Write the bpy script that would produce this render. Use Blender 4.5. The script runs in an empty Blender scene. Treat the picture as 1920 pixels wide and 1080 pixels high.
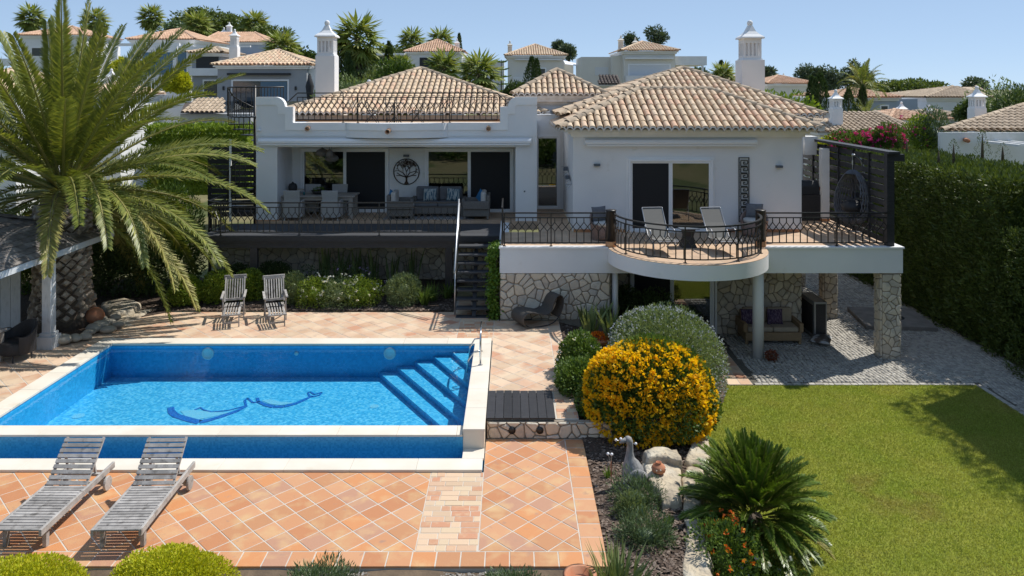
import bpy, math, random
import numpy as np
from mathutils import Vector, Matrix
random.seed(7); RNG = np.random.default_rng(11)
scene = bpy.context.scene
COL = scene.collection
# ------------------------------------------------------------------ camera, light, exposure
F, CX, HY, H = 1430.0, 958.0, 165.0, 6.67      # focal (px), vanishing point (px), camera height (m)
cd = bpy.data.cameras.new('camera'); cam = bpy.data.objects.new('camera', cd); COL.objects.link(cam)
cam.location = (0, 0, H); cam.rotation_euler = (math.radians(90), 0, 0)
cd.sensor_width = 36; cd.lens = 36*F/1920; cd.shift_x = (960-CX)/1920; cd.shift_y = -(540-HY)/1920
cd.clip_start = .1; cd.clip_end = 20000; scene.camera = cam
SUN = Vector((.62, .36, 1)).normalized()
world = bpy.data.worlds.new('World'); scene.world = world; world.use_nodes = True
wn = world.node_tree; wn.nodes.clear()
wo = wn.nodes.new('ShaderNodeOutputWorld'); wb = wn.nodes.new('ShaderNodeBackground'); ws = wn.nodes.new('ShaderNodeTexSky')
ws.sky_type = 'NISHITA'; ws.sun_disc = False; ws.sun_elevation = math.asin(SUN.z); ws.sun_rotation = math.atan2(SUN.x, SUN.y)
ws.altitude = 3000; ws.air_density = .6; ws.dust_density = .1; ws.ozone_density = 4.0
wb.inputs['Strength'].default_value = .15
gm = wn.nodes.new('ShaderNodeGamma'); gm.inputs[1].default_value = .3          # softer contrast over the whole sky
wt = wn.nodes.new('ShaderNodeMix'); wt.data_type = 'RGBA'; wt.blend_type = 'MULTIPLY'; wt.inputs[0].default_value = 1; wt.inputs[7].default_value = (1.36, 1.64, 1.97, 1)
wn.links.new(ws.outputs[0], gm.inputs[0]); wn.links.new(gm.outputs[0], wt.inputs[6]); wn.links.new(wt.outputs[2], wb.inputs[0]); wn.links.new(wb.outputs[0], wo.inputs[0])
ld = bpy.data.lights.new('sun', 'SUN'); ld.energy = 3.0; ld.angle = math.radians(.53); ld.color = (1, .95, .87)
lo = bpy.data.objects.new('sun', ld); COL.objects.link(lo); lo.location = (20, 12, 30); lo.rotation_euler = SUN.to_track_quat('Z', 'Y').to_euler()
vs = scene.view_settings; vs.view_transform = 'Standard'; vs.look = 'None'; vs.gamma = 1; vs.use_curve_mapping = False; vs.exposure = .72
scene.render.engine = 'CYCLES'
scene.cycles.max_bounces = 8; scene.cycles.transparent_max_bounces = 12; scene.cycles.caustics_reflective = False; scene.cycles.caustics_refractive = False

def G(x, y, z=0.0):            # photo pixel -> point on the level z
    Y = F*(H-z)/(y-HY); return Vector(((x-CX)/F*Y, Y, z))
def D(x, y, Y):                # photo pixel -> point at depth Y
    return Vector(((x-CX)/F*Y, Y, H-(y-HY)/F*Y))
def DX(x, Y): return (x-CX)/F*Y
def DZ(y, Y): return H-(y-HY)/F*Y
U = random.uniform
# ------------------------------------------------------------------ materials
MATS = {}
def mat(name, c1, c2=None, rough=.6, scale=4., detail=5, lo_=.35, hi_=.65, bump=0., bscale=30., spec=.4, metal=0., rnd=0.,
        ramp=None, transl=0., stretch=None, wear=None, bstretch=None, hard=False):
    if name in MATS: return MATS[name]
    m = bpy.data.materials.new(name); MATS[name] = m; m.use_nodes = True; t = m.node_tree; N = t.nodes; Lk = t.links; N.clear()
    out = N.new('ShaderNodeOutputMaterial'); b = N.new('ShaderNodeBsdfPrincipled')
    b.inputs['Roughness'].default_value = rough; b.inputs['Metallic'].default_value = metal
    b.inputs['Specular IOR Level'].default_value = spec
    geo = N.new('ShaderNodeNewGeometry'); pos = geo.outputs['Position']
    def mapped(st):
        if not st: return pos
        mp = N.new('ShaderNodeMapping'); mp.inputs['Scale'].default_value = st; Lk.new(pos, mp.inputs[0]); return mp.outputs[0]
    def rgb(c):
        r = N.new('ShaderNodeRGB'); r.outputs[0].default_value = (*c, 1); return r.outputs[0]
    def mix(f, a, bb, mode='MIX'):
        x = N.new('ShaderNodeMix'); x.data_type = 'RGBA'; x.blend_type = mode
        if isinstance(f, float): x.inputs[0].default_value = f
        else: Lk.new(f, x.inputs[0])
        Lk.new(a, x.inputs[6]); Lk.new(bb, x.inputs[7]); return x.outputs[2]
    R = None
    if rnd or ramp:
        oi = N.new('ShaderNodeObjectInfo'); at = N.new('ShaderNodeAttribute'); at.attribute_name = 'rnd'
        ad = N.new('ShaderNodeMath'); ad.operation = 'ADD'; Lk.new(oi.outputs['Random'], ad.inputs[0]); Lk.new(at.outputs['Fac'], ad.inputs[1])
        fr = N.new('ShaderNodeMath'); fr.operation = 'FRACT'; Lk.new(ad.outputs[0], fr.inputs[0]); R = fr.outputs[0]
    col = rgb(c1)
    if ramp:
        cr = N.new('ShaderNodeValToRGB'); e = cr.color_ramp.elements
        cr.color_ramp.interpolation = 'CONSTANT' if hard else 'LINEAR'; e.remove(e[1]); e[0].position = 0; e[0].color = (*ramp[0], 1)
        for i, c in enumerate(ramp[1:], 1):
            el = e.new(i/(len(ramp)-(0 if hard else 1))); el.color = (*c, 1)
        Lk.new(R, cr.inputs[0]); col = cr.outputs[0]
    if c2:
        n = N.new('ShaderNodeTexNoise'); n.inputs['Scale'].default_value = scale; n.inputs['Detail'].default_value = detail
        Lk.new(mapped(stretch), n.inputs['Vector'])
        mr = N.new('ShaderNodeMapRange'); mr.inputs[1].default_value = lo_; mr.inputs[2].default_value = hi_; Lk.new(n.outputs[0], mr.inputs[0])
        col = mix(mr.outputs[0], col, rgb(c2))
    if wear:                                     # (colour, scale, lo, hi): second, sparser stain
        n = N.new('ShaderNodeTexNoise'); n.inputs['Scale'].default_value = wear[1]; n.inputs['Detail'].default_value = 6; Lk.new(pos, n.inputs['Vector'])
        mr = N.new('ShaderNodeMapRange'); mr.inputs[1].default_value = wear[2]; mr.inputs[2].default_value = wear[3]; Lk.new(n.outputs[0], mr.inputs[0])
        col = mix(mr.outputs[0], col, rgb(wear[0]))
    if rnd:
        hs = N.new('ShaderNodeHueSaturation'); mr = N.new('ShaderNodeMapRange'); mr.inputs[3].default_value = 1-rnd; mr.inputs[4].default_value = 1+rnd
        Lk.new(R, mr.inputs[0]); Lk.new(mr.outputs[0], hs.inputs['Value']); Lk.new(col, hs.inputs['Color']); col = hs.outputs[0]
    Lk.new(col, b.inputs['Base Color'])
    if bump:
        n = N.new('ShaderNodeTexNoise'); n.inputs['Scale'].default_value = bscale; n.inputs['Detail'].default_value = 5; Lk.new(mapped(bstretch or stretch), n.inputs['Vector'])
        bp = N.new('ShaderNodeBump'); bp.inputs['Strength'].default_value = 1; bp.inputs['Distance'].default_value = bump
        Lk.new(n.outputs[0], bp.inputs['Height']); Lk.new(bp.outputs[0], b.inputs['Normal'])
    if transl:
        tr = N.new('ShaderNodeBsdfTranslucent'); Lk.new(mix(1.0, col, rgb((1.0, 1.0, .45)), 'MULTIPLY'), tr.inputs[0])
        ms = N.new('ShaderNodeMixShader'); ms.inputs[0].default_value = transl; Lk.new(b.outputs[0], ms.inputs[1]); Lk.new(tr.outputs[0], ms.inputs[2]); Lk.new(ms.outputs[0], out.inputs[0])
    else: Lk.new(b.outputs[0], out.inputs[0])
    return m
def glassy(name, tint, gl_rough, ior, ripple=0., rscale=6., tmix=None):
    m = bpy.data.materials.new(name); MATS[name] = m; m.use_nodes = True; t = m.node_tree; N = t.nodes; Lk = t.links; N.clear()
    out = N.new('ShaderNodeOutputMaterial'); tr = N.new('ShaderNodeBsdfTransparent'); tr.inputs[0].default_value = (*tint, 1)
    gl = N.new('ShaderNodeBsdfGlossy'); gl.inputs['Roughness'].default_value = gl_rough
    fr = N.new('ShaderNodeFresnel'); fr.inputs[0].default_value = ior; ms = N.new('ShaderNodeMixShader')
    if ripple:
        geo = N.new('ShaderNodeNewGeometry'); n = N.new('ShaderNodeTexNoise'); n.inputs['Scale'].default_value = rscale; n.inputs['Detail'].default_value = 3
        Lk.new(geo.outputs['Position'], n.inputs['Vector']); bp = N.new('ShaderNodeBump'); bp.inputs['Distance'].default_value = ripple
        Lk.new(n.outputs[0], bp.inputs['Height']); Lk.new(bp.outputs[0], gl.inputs['Normal']); Lk.new(bp.outputs[0], fr.inputs['Normal'])
    Lk.new(fr.outputs[0], ms.inputs[0]); Lk.new(tr.outputs[0], ms.inputs[1]); Lk.new(gl.outputs[0], ms.inputs[2]); Lk.new(ms.outputs[0], out.inputs[0]); return m

white = mat('white_render', (.79, .795, .80), (.735, .74, .75), scale=.7, rough=.85, bump=.004, bscale=60, spec=.2, wear=((.66, .65, .62), 2.2, .66, .8))
white_trim = mat('white_paint', (.86, .86, .86), (.80, .80, .80), scale=2, rough=.55, spec=.35)
frame_white = mat('white_aluminium', (.82, .83, .85), rough=.35, spec=.5)
grey_wall = mat('grey_render', (.36, .375, .39), (.33, .34, .36), scale=.6, rough=.9, spec=.2)
bluegrey_wall = mat('blue_grey_render', (.40, .45, .52), (.36, .41, .48), scale=.6, rough=.9, spec=.2)
cream_wall = mat('cream_render', (.74, .71, .63), (.69, .66, .6), scale=.6, rough=.9, spec=.2)
black_metal = mat('black_iron', (.012, .012, .014), (.022, .021, .02), scale=20, rough=.42, spec=.5)
dark_metal = mat('dark_shutter', (.025, .027, .032), rough=.5)
black_wood = mat('black_stained_wood', (.022, .022, .025), (.04, .04, .045), scale=6, stretch=(1, 12, 12), rough=.55, rnd=.25, bump=.002, bscale=20)
deck_wood = mat('dark_decking', (.05, .053, .06), (.075, .078, .085), scale=5, stretch=(.6, 14, 10), rough=.6, rnd=.2, bump=.002, bscale=14)
teak = mat('weathered_teak', (.29, .275, .26), (.41, .39, .37), scale=7, rough=.8, rnd=.22, bump=.004, bscale=60, wear=((.13, .12, .11), 9, .56, .75))
steel = mat('stainless_steel', (.62, .62, .62), rough=.22, metal=1.)
chrome_grey = mat('galvanised_steel', (.42, .44, .47), rough=.35, metal=.8)
terracotta = mat('terracotta_tile', (.56, .27, .13), (.60, .39, .20), scale=2.6, lo_=.50, hi_=.74, rough=.62, rnd=.07, bump=.003, bscale=45,
                 hard=True, ramp=[(.53, .235, .11), (.57, .28, .14), (.50, .245, .12), (.57, .30, .16), (.46, .25, .16), (.56, .25, .105)], wear=((.42, .24, .16), 6, .62, .75))
terracotta_old = mat('bleached_terracotta_tile', (.6, .4, .26), (.64, .49, .345), scale=2.3, lo_=.4, hi_=.62, rough=.75, rnd=.08, bump=.004, bscale=40,
                 ramp=[(.60, .44, .30), (.56, .32, .20), (.62, .46, .32), (.50, .235, .14), (.60, .43, .30), (.63, .46, .33)], wear=((.48, .35, .26), 5, .58, .72))
brick_mat = mat('terracotta_brick', (.6, .42, .28), (.60, .44, .28), scale=9, lo_=.5, hi_=.85, rough=.7, rnd=.08, bump=.004, bscale=60,
                 hard=True, ramp=[(.60, .43, .29), (.56, .30, .18), (.62, .46, .32), (.59, .39, .26), (.54, .27, .16), (.60, .46, .31), (.57, .36, .23), (.61, .44, .3)])
grout = mat('pale_grout', (.60, .55, .48), (.50, .46, .40), scale=5, rough=.95)
limestone = mat('limestone_coping', (.74, .69, .60), (.68, .62, .52), scale=1.6, rough=.7, rnd=.04, bump=.001, bscale=60, wear=((.58, .50, .38), 1.9, .62, .78))
stone = mat('honey_field_stone', (.5, .43, .33), (.42, .38, .33), scale=5, lo_=.5, hi_=.74, rough=.9, rnd=.16, bump=.012, bscale=22,
                 ramp=[(.62, .54, .43), (.55, .50, .43), (.66, .60, .49), (.56, .47, .35), (.63, .57, .48)])
mortar = mat('stone_mortar', (.34, .29, .23), (.26, .22, .175), scale=9, rough=1., bump=.01, bscale=40)
boulder_mat = mat('pale_boulder', (.52, .44, .32), (.32, .27, .21), scale=3.6, lo_=.42, hi_=.66, rough=.95, bump=.06, bscale=9, wear=((.58, .53, .43), 1.7, .5, .65))
pebble_mat = mat('river_stone', (.40, .37, .30), (.30, .28, .24), scale=5, rough=.7, rnd=.2, bump=.003)
cobble_mat = mat('limestone_setts', (.44, .42, .38), (.36, .34, .30), scale=8, rough=.85, rnd=.22, ramp=[(.46, .44, .40), (.40, .385, .36), (.49, .47, .42), (.36, .34, .31)])
sand_joint = mat('dark_joint_sand', (.13, .12, .10), (.09, .085, .07), scale=12, rough=1)
mulch_mat = mat('bark_mulch', (.09, .062, .045), (.05, .036, .028), scale=25, rough=1., bump=.03, bscale=35, wear=((.2, .155, .12), 30, .58, .7))
chip_mat = mat('bark_chips', (.12, .08, .06), rough=.95, ramp=[(.055, .038, .03), (.15, .105, .078), (.24, .19, .155), (.085, .06, .045)])
gravel_mat = mat('gravel_chips', (.22, .2, .18), rough=.95, ramp=[(.12, .11, .10), (.30, .28, .25), (.2, .175, .15), (.40, .38, .35)])
soil = mat('dry_soil', (.16, .115, .075), (.10, .072, .05), scale=3, rough=1., bump=.03, bscale=9)
grass_mat = mat('lawn_turf', (.20, .245, .032), (.25, .265, .045), scale=1.3, lo_=.35, hi_=.62, rough=.95, bump=.02, bscale=60, spec=.1, wear=((.20, .155, .055), .55, .60, .74))
blade_mat = mat('grass_blades', (.34, .40, .075), (.43, .43, .11), scale=1.1, lo_=.35, hi_=.65, rough=.7, spec=.25, rnd=.3, transl=.35, wear=((.40, .30, .11), .55, .60, .74))
dry_field = mat('dry_grass_field', (.20, .17, .09), (.12, .13, .05), scale=.12, rough=1., bump=.2, bscale=.8, wear=((.08, .10, .035), .3, .52, .6))
far_hill = mat('distant_hills', (.20, .27, .33), (.17, .24, .29), scale=.004, rough=1.)  # blue of the hazy air is put into the hill colour
roof_tile_mat = mat('clay_roof_tile', (.5, .36, .25), (.47, .36, .26), scale=3.4, lo_=.5, hi_=.76, rough=.85, rnd=.07, bump=.004, bscale=40,
                 ramp=[(.62, .47, .32), (.67, .52, .36), (.61, .45, .30), (.69, .55, .40), (.59, .37, .25), (.65, .50, .35), (.63, .48, .33)], wear=((.26, .215, .165), 5, .62, .76))
roof_under_mat = mat('clay_roof_channel', (.26, .195, .14), (.18, .14, .105), scale=4, rough=.9)
roof_far_mat = mat('orange_roof_tile', (.56, .30, .175), (.56, .37, .25), scale=.9, rough=.9, rnd=.1, ramp=[(.66, .38, .24), (.62, .42, .29), (.68, .45, .31)])
roof_brown_mat = mat('brown_roof_tile', (.36, .28, .20), (.42, .33, .24), scale=.9, rough=.9, rnd=.1, ramp=[(.52, .41, .29), (.46, .36, .26), (.56, .45, .33)])
roof_dark_mat = mat('dark_roof_tile', (.10, .08, .07), rough=.9, rnd=.2)
ridge_mat = mat('ridge_tile', (.50, .40, .29), (.34, .27, .20), scale=3, rough=.9, rnd=.12, wear=((.2, .165, .13), 4, .58, .7))
mortar_white = mat('white_eave_mortar', (.76, .72, .68), (.62, .57, .52), scale=5, rough=.9)
shingle_mat = mat('weathered_shingle', (.17, .15, .135), (.27, .245, .225), scale=8, rough=.9, rnd=.3, bump=.005, bscale=40)
whitewood = mat('whitewashed_wood', (.62, .64, .66), (.48, .50, .52), scale=9, stretch=(3, 3, .6), lo_=.5, hi_=.75, rough=.7, bump=.002, bscale=30)
rattan_dark = mat('dark_wicker', (.035, .035, .04), (.02, .02, .022), scale=60, rough=.6, bump=.006, bscale=90)
rattan_grey = mat('grey_wicker', (.20, .185, .17), (.13, .12, .11), scale=50, rough=.7, bump=.005, bscale=80)
rattan_light = mat('pale_wicker', (.46, .45, .44), (.38, .37, .36), scale=50, rough=.7, bump=.004, bscale=80)
rattan_tan = mat('tan_wicker', (.34, .235, .135), (.26, .175, .095), scale=50, rough=.7, bump=.005, bscale=80)
rattan_rose = mat('brown_wicker', (.28, .20, .17), (.2, .14, .12), scale=50, rough=.7, bump=.005, bscale=80)
cush_grey = mat('grey_cushion', (.16, .165, .18), (.13, .135, .15), scale=10, rough=.95)
cush_light = mat('pale_cushion', (.52, .50, .47), rough=.95)
cush_tan = mat('tan_cushion', (.40, .335, .255), (.35, .29, .22), scale=6, rough=.95)
cush_blue = mat('blue_cushion', (.035, .16, .33), rough=.95)
cush_pat = mat('streaked_blue_cushion', (.42, .46, .46), (.05, .12, .18), scale=9, stretch=(4, 1, .6), lo_=.45, hi_=.55, rough=.95)
cush_purple = mat('streaked_purple_cushion', (.06, .035, .075), (.22, .17, .24), scale=14, stretch=(5, 1, .8), lo_=.52, hi_=.6, rough=.95)
sling = mat('grey_sling_fabric', (.185, .18, .165), (.155, .15, .14), scale=80, rough=.85)
alu = mat('grey_aluminium', (.30, .31, .33), rough=.4, metal=.6)
rug_mat = mat('grey_rug', (.33, .33, .34), (.22, .22, .23), scale=7, stretch=(8, 1, 1), rough=1.)
clay_pot = mat('clay_pot', (.45, .17, .085), (.50, .25, .15), scale=6, rough=.8)
bird_mat = mat('carved_grey_wood', (.20, .20, .205), (.32, .32, .32), scale=9, stretch=(3, 3, .8), rough=.85, bump=.008, bscale=30)
lamp_mat = mat('slate_lamp', (.10, .12, .145), rough=.5)
room_mat = mat('room_plaster', (.42, .41, .39), rough=.9)
room_floor = mat('room_floor', (.30, .25, .2), rough=.5)
curtain_mat = mat('linen_curtain', (.40, .38, .36), (.32, .30, .28), scale=6, stretch=(6, 6, .2), rough=.95)
brick_wall_mat = mat('interior_brick', (.33, .22, .18), (.5, .46, .42), scale=7, rough=.9)
plastic_bag = mat('soil_bag', (.45, .46, .46), (.10, .08, .07), scale=3.2, lo_=.47, hi_=.53, rough=.4)
umbrella_mat = mat('canvas_dark', (.03, .032, .037), rough=.9)
umbrella_white = mat('canvas_white', (.72, .73, .76), rough=.9)
screen_mat = mat('insect_screen', (.016, .017, .02), rough=.6, spec=.3)
pane_mat = glassy('window_glass', (.55, .60, .62), .0, 2.3)
water_mat = glassy('pool_water', (.86, .975, 1.), .0, 1.33, ripple=.012, rscale=5)
soft_water = glassy('basin_water', (.72, .9, .97), .02, 1.33, ripple=.004, rscale=4)
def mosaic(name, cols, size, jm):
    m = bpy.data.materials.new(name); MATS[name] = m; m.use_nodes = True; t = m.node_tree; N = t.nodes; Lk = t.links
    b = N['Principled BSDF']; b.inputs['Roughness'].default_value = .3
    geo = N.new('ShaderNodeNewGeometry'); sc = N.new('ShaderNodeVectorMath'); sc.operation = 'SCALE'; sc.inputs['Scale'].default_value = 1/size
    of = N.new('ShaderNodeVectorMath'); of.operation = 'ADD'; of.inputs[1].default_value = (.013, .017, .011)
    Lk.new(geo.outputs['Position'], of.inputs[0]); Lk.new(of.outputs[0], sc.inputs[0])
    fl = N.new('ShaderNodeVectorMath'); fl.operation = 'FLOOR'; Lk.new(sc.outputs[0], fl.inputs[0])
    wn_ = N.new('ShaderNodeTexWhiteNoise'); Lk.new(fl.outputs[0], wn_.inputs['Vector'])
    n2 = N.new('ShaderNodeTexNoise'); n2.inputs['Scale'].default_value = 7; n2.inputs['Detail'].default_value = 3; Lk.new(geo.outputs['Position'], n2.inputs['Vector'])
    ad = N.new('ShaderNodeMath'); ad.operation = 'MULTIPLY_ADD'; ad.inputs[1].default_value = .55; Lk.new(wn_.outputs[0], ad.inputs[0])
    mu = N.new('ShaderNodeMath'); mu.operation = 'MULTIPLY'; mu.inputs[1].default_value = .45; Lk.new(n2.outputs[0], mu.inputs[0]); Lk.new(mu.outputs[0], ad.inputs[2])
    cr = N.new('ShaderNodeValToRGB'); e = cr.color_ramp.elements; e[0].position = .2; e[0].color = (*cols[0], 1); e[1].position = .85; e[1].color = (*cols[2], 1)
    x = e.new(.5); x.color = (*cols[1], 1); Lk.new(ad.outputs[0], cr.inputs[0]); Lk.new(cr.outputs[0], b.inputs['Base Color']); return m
pool_mosaic = mosaic('pool_mosaic', [(.035, .34, .64), (.06, .44, .76), (.17, .60, .86)], .05, .4)  # tile tone spread also puts the water's light sparkle into the colour
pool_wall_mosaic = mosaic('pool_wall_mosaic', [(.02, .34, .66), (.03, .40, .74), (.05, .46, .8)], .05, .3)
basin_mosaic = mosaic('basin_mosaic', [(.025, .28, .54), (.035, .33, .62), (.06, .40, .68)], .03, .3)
dolphin_dark = mat('dark_blue_mosaic', (.006, .09, .42), (.02, .2, .6), scale=40, rough=.3)
dolphin_light = mat('pale_blue_mosaic', (.22, .55, .72), (.12, .48, .74), scale=40, rough=.3)
def leafm(name, cols, transl=.35, rough=.5, spec=.35, rnd=.18):
    cols = [tuple(min(.9, v*(1.45 if max(c) < .35 else 1.)) for v in c) for c in cols]
    return mat(name, cols[0], None, rough=rough, spec=spec, rnd=rnd, ramp=cols, transl=transl)
L_palm = leafm('palm_frond', [(.13, .155, .03), (.165, .185, .034), (.10, .13, .03), (.215, .215, .045)], .3, .42, .5)
L_palm_dry = leafm('palm_frond_yellowing', [(.22, .215, .06), (.28, .25, .09), (.17, .19, .05)], .3, .5)
L_fan = leafm('fan_palm_leaf', [(.16, .21, .045), (.21, .25, .06), (.12, .16, .04), (.26, .25, .09)], .3)
L_hedge = leafm('cypress_hedge_spray', [(.046, .07, .016), (.064, .092, .02), (.10, .13, .028), (.038, .058, .014)], .25)
L_box = leafm('bright_box_leaf', [(.16, .22, .025), (.10, .16, .02), (.21, .26, .03)], .3)
L_lime = leafm('lime_leaf', [(.52, .54, .03), (.62, .60, .04), (.42, .47, .03)], .4)
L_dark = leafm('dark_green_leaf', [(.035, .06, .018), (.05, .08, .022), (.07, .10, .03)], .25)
L_mid = leafm('mid_green_leaf', [(.07, .12, .022), (.10, .15, .03), (.05, .09, .02)], .3)
L_grey = leafm('grey_green_leaf', [(.13, .17, .07), (.17, .21, .10), (.10, .14, .06)], .3)
L_juniper = leafm('juniper_needle', [(.06, .095, .045), (.085, .125, .06), (.10, .14, .065)], .2)
L_pine = leafm('pine_needle', [(.08, .11, .028), (.11, .145, .036), (.06, .085, .024)], .25)
L_euc = leafm('blue_green_tree_leaf', [(.07, .10, .06), (.09, .12, .07), (.055, .08, .05)], .2)
L_cyp = leafm('cypress_leaf', [(.035, .06, .018), (.05, .08, .022), (.028, .048, .015)], .2)
L_ivy = leafm('ivy_leaf', [(.08, .15, .02), (.13, .21, .03), (.05, .10, .018)], .3)
L_cycad = leafm('cycad_leaf', [(.08, .13, .018), (.115, .175, .024), (.055, .095, .016)], .25, .35, .5)
L_sword = leafm('sword_leaf', [(.10, .14, .05), (.16, .19, .07), (.075, .11, .04)], .2)
P_yellow = leafm('yellow_flower', [(.90, .56, .012), (.92, .64, .02), (.88, .47, .008)], .5, .7)
P_orange = leafm('orange_flower', [(.80, .22, .02), (.62, .10, .015), (.85, .42, .02)], .3, .7)
P_white = leafm('white_flower', [(.85, .85, .82), (.8, .8, .84), (.88, .86, .76)], .3, .7)
P_blue = leafm('pale_blue_flower', [(.46, .50, .62), (.55, .58, .68), (.40, .43, .58)], .3, .7)
P_magenta = leafm('magenta_flower', [(.62, .03, .26), (.72, .06, .36), (.5, .02, .2)], .3, .7)
P_purple = leafm('purple_flower', [(.4, .26, .6), (.5, .35, .66), (.6, .45, .7)], .3, .7)
P_red = leafm('red_leaf', [(.20, .04, .03), (.14, .06, .03), (.24, .07, .04)], .3, .7)
bark = mat('tree_bark', (.12, .09, .065), (.07, .055, .04), scale=8, rough=1., bump=.02, bscale=12)
palm_bark = mat('palm_trunk_fibre', (.13, .10, .075), (.08, .06, .045), scale=8, rough=1., bump=.03, bscale=14)
palm_boot = mat('palm_leaf_base', (.42, .37, .31), (.25, .20, .155), scale=7, lo_=.4, hi_=.65, rough=.9, rnd=.25, bump=.008, bscale=25)
# ------------------------------------------------------------------ builders
OFFS = {}
def attach(o, parent):
    COL.objects.link(o)
    if parent is not None:
        o.parent = parent
        if parent.name in OFFS: o.matrix_parent_inverse = OFFS[parent.name]
    return o
def tag(o, label=None, cat=None, group=None, kind=None):
    if label: o['label'] = label
    if cat: o['category'] = cat
    if group: o['group'] = group
    if kind: o['kind'] = kind
    return o
def thing(name, label, cat, loc=(0, 0, 0), rz=0, group=None, world=False):
    o = bpy.data.objects.new(name, None); o.empty_display_size = .2; o.location = loc; o.rotation_euler = (0, 0, rz); COL.objects.link(o)
    tag(o, label, cat, group)
    if world: OFFS[o.name] = Matrix.Translation(Vector(loc)).inverted()
    return o
def copy_tree(root, loc, rz, label=None):
    def rec(o, par):
        c = o.copy(); COL.objects.link(c); c.parent = par
        for ch in KIDS.get(o.name, []): rec(ch, c)
        return c
    r = rec(root, None); r.location = loc; r.rotation_euler = (0, 0, rz)
    if label: r['label'] = label
    return r
KIDS = {}
def add_obj(name, me, parent=None, loc=None, mtx=None, bevel=0):
    o = bpy.data.objects.new(name, me)
    if mtx is not None: o.matrix_basis = mtx
    elif loc is not None: o.location = loc
    attach(o, parent)
    if parent is not None: KIDS.setdefault(parent.name, []).append(o)
    if bevel:
        b = o.modifiers.new('bevel', 'BEVEL'); b.width = bevel; b.segments = 2; b.limit_method = 'ANGLE'; b.angle_limit = .6
    return o
class MB:
    def __init__(s): s.v = []; s.f = []; s.r = []
    def add(s, vs_, fs, r=None):
        n = len(s.v); s.v.extend([tuple(v) for v in vs_]); s.f.extend([tuple(i+n for i in f) for f in fs])
        if r is None: r = random.random()
        s.r.extend([r]*len(fs)); return s
    def box(s, x0, y0, z0, x1, y1, z1):
        x0, x1 = min(x0, x1), max(x0, x1); y0, y1 = min(y0, y1), max(y0, y1); z0, z1 = min(z0, z1), max(z0, z1)
        return s.add([(x0, y0, z0), (x1, y0, z0), (x1, y1, z0), (x0, y1, z0), (x0, y0, z1), (x1, y0, z1), (x1, y1, z1), (x0, y1, z1)],
              [(0, 3, 2, 1), (4, 5, 6, 7), (0, 1, 5, 4), (1, 2, 6, 5), (2, 3, 7, 6), (3, 0, 4, 7)])
    def bar(s, p, q, w, h=None, up=(0, 0, 1)):
        p = Vector(p); q = Vector(q); h = h or w; d = (q-p).normalized(); up = Vector(up)
        if abs(d.dot(up)) > .98: up = Vector((0, 1, 0)) if abs(d.y) < .9 else Vector((1, 0, 0))
        a = d.cross(up).normalized()*w/2; b = d.cross(a).normalized()*h/2
        vs_ = [p-a-b, p+a-b, p+a+b, p-a+b, q-a-b, q+a-b, q+a+b, q-a+b]
        return s.add(vs_, [(0, 1, 2, 3), (7, 6, 5, 4), (1, 0, 4, 5), (2, 1, 5, 6), (3, 2, 6, 7), (0, 3, 7, 4)])
    def tube(s, pts, rad, n=8, cap=True):
        pts = [Vector(p) for p in pts]; m = len(pts); rad = rad if isinstance(rad, (list, tuple)) else [rad]*m
        vs_ = []; ref = None
        for i, p in enumerate(pts):
            d = (pts[min(i+1, m-1)]-pts[max(i-1, 0)]).normalized()
            if ref is None: ref = Vector((0, 0, 1)) if abs(d.z) < .9 else Vector((1, 0, 0))
            a = d.cross(ref).normalized(); b = a.cross(d).normalized(); ref = b
            for k in range(n):
                t = 2*math.pi*k/n; vs_.append(p+(a*math.cos(t)+b*math.sin(t))*rad[i])
        fs = [(i*n+k, i*n+(k+1) % n, (i+1)*n+(k+1) % n, (i+1)*n+k) for i in range(m-1) for k in range(n)]
        if cap: fs += [tuple(range(n-1, -1, -1)), tuple((m-1)*n+k for k in range(n))]
        return s.add(vs_, fs)
    def lathe(s, prof, c=(0, 0), n=20):
        vs_ = []; m = len(prof)
        for r, z in prof:
            for k in range(n): t = 2*math.pi*k/n; vs_.append((c[0]+r*math.cos(t), c[1]+r*math.sin(t), z))
        fs = [(i*n+k, i*n+(k+1) % n, (i+1)*n+(k+1) % n, (i+1)*n+k) for i in range(m-1) for k in range(n)]
        fs += [tuple(range(n-1, -1, -1)), tuple((m-1)*n+k for k in range(n))]
        return s.add(vs_, fs)
    def prism(s, poly, z0, z1, cham=0., r=None, inset=0.):
        n = len(poly); cx = sum(p[0] for p in poly)/n; cy = sum(p[1] for p in poly)/n
        def sh(d):
            o = []
            for (x, y) in poly:
                l = math.hypot(x-cx, y-cy) or 1; k = max(0., 1-d/l); o.append((cx+(x-cx)*k, cy+(y-cy)*k))
            return o
        rings = [[(x, y, z0) for x, y in sh(inset)]]
        if cham: rings += [[(x, y, z1-cham) for x, y in sh(inset)], [(x, y, z1) for x, y in sh(inset+cham*1.4)]]
        else: rings.append([(x, y, z1) for x, y in sh(inset)])
        vs_ = [v for rg in rings for v in rg]; fs = []
        for i in range(len(rings)-1): fs += [(i*n+k, i*n+(k+1) % n, (i+1)*n+(k+1) % n, (i+1)*n+k) for k in range(n)]
        fs.append(tuple((len(rings)-1)*n+k for k in range(n))); fs.append(tuple(range(n-1, -1, -1)))
        return s.add(vs_, fs, r)
    def prismY(s, poly, y0, y1):          # poly in (x, z)
        n = len(poly); vs_ = [(x, y0, z) for x, z in poly]+[(x, y1, z) for x, z in poly]
        return s.add(vs_, [tuple(range(n)), tuple(range(2*n-1, n-1, -1))]+[((k+1) % n, k, n+k, n+(k+1) % n) for k in range(n)])
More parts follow.
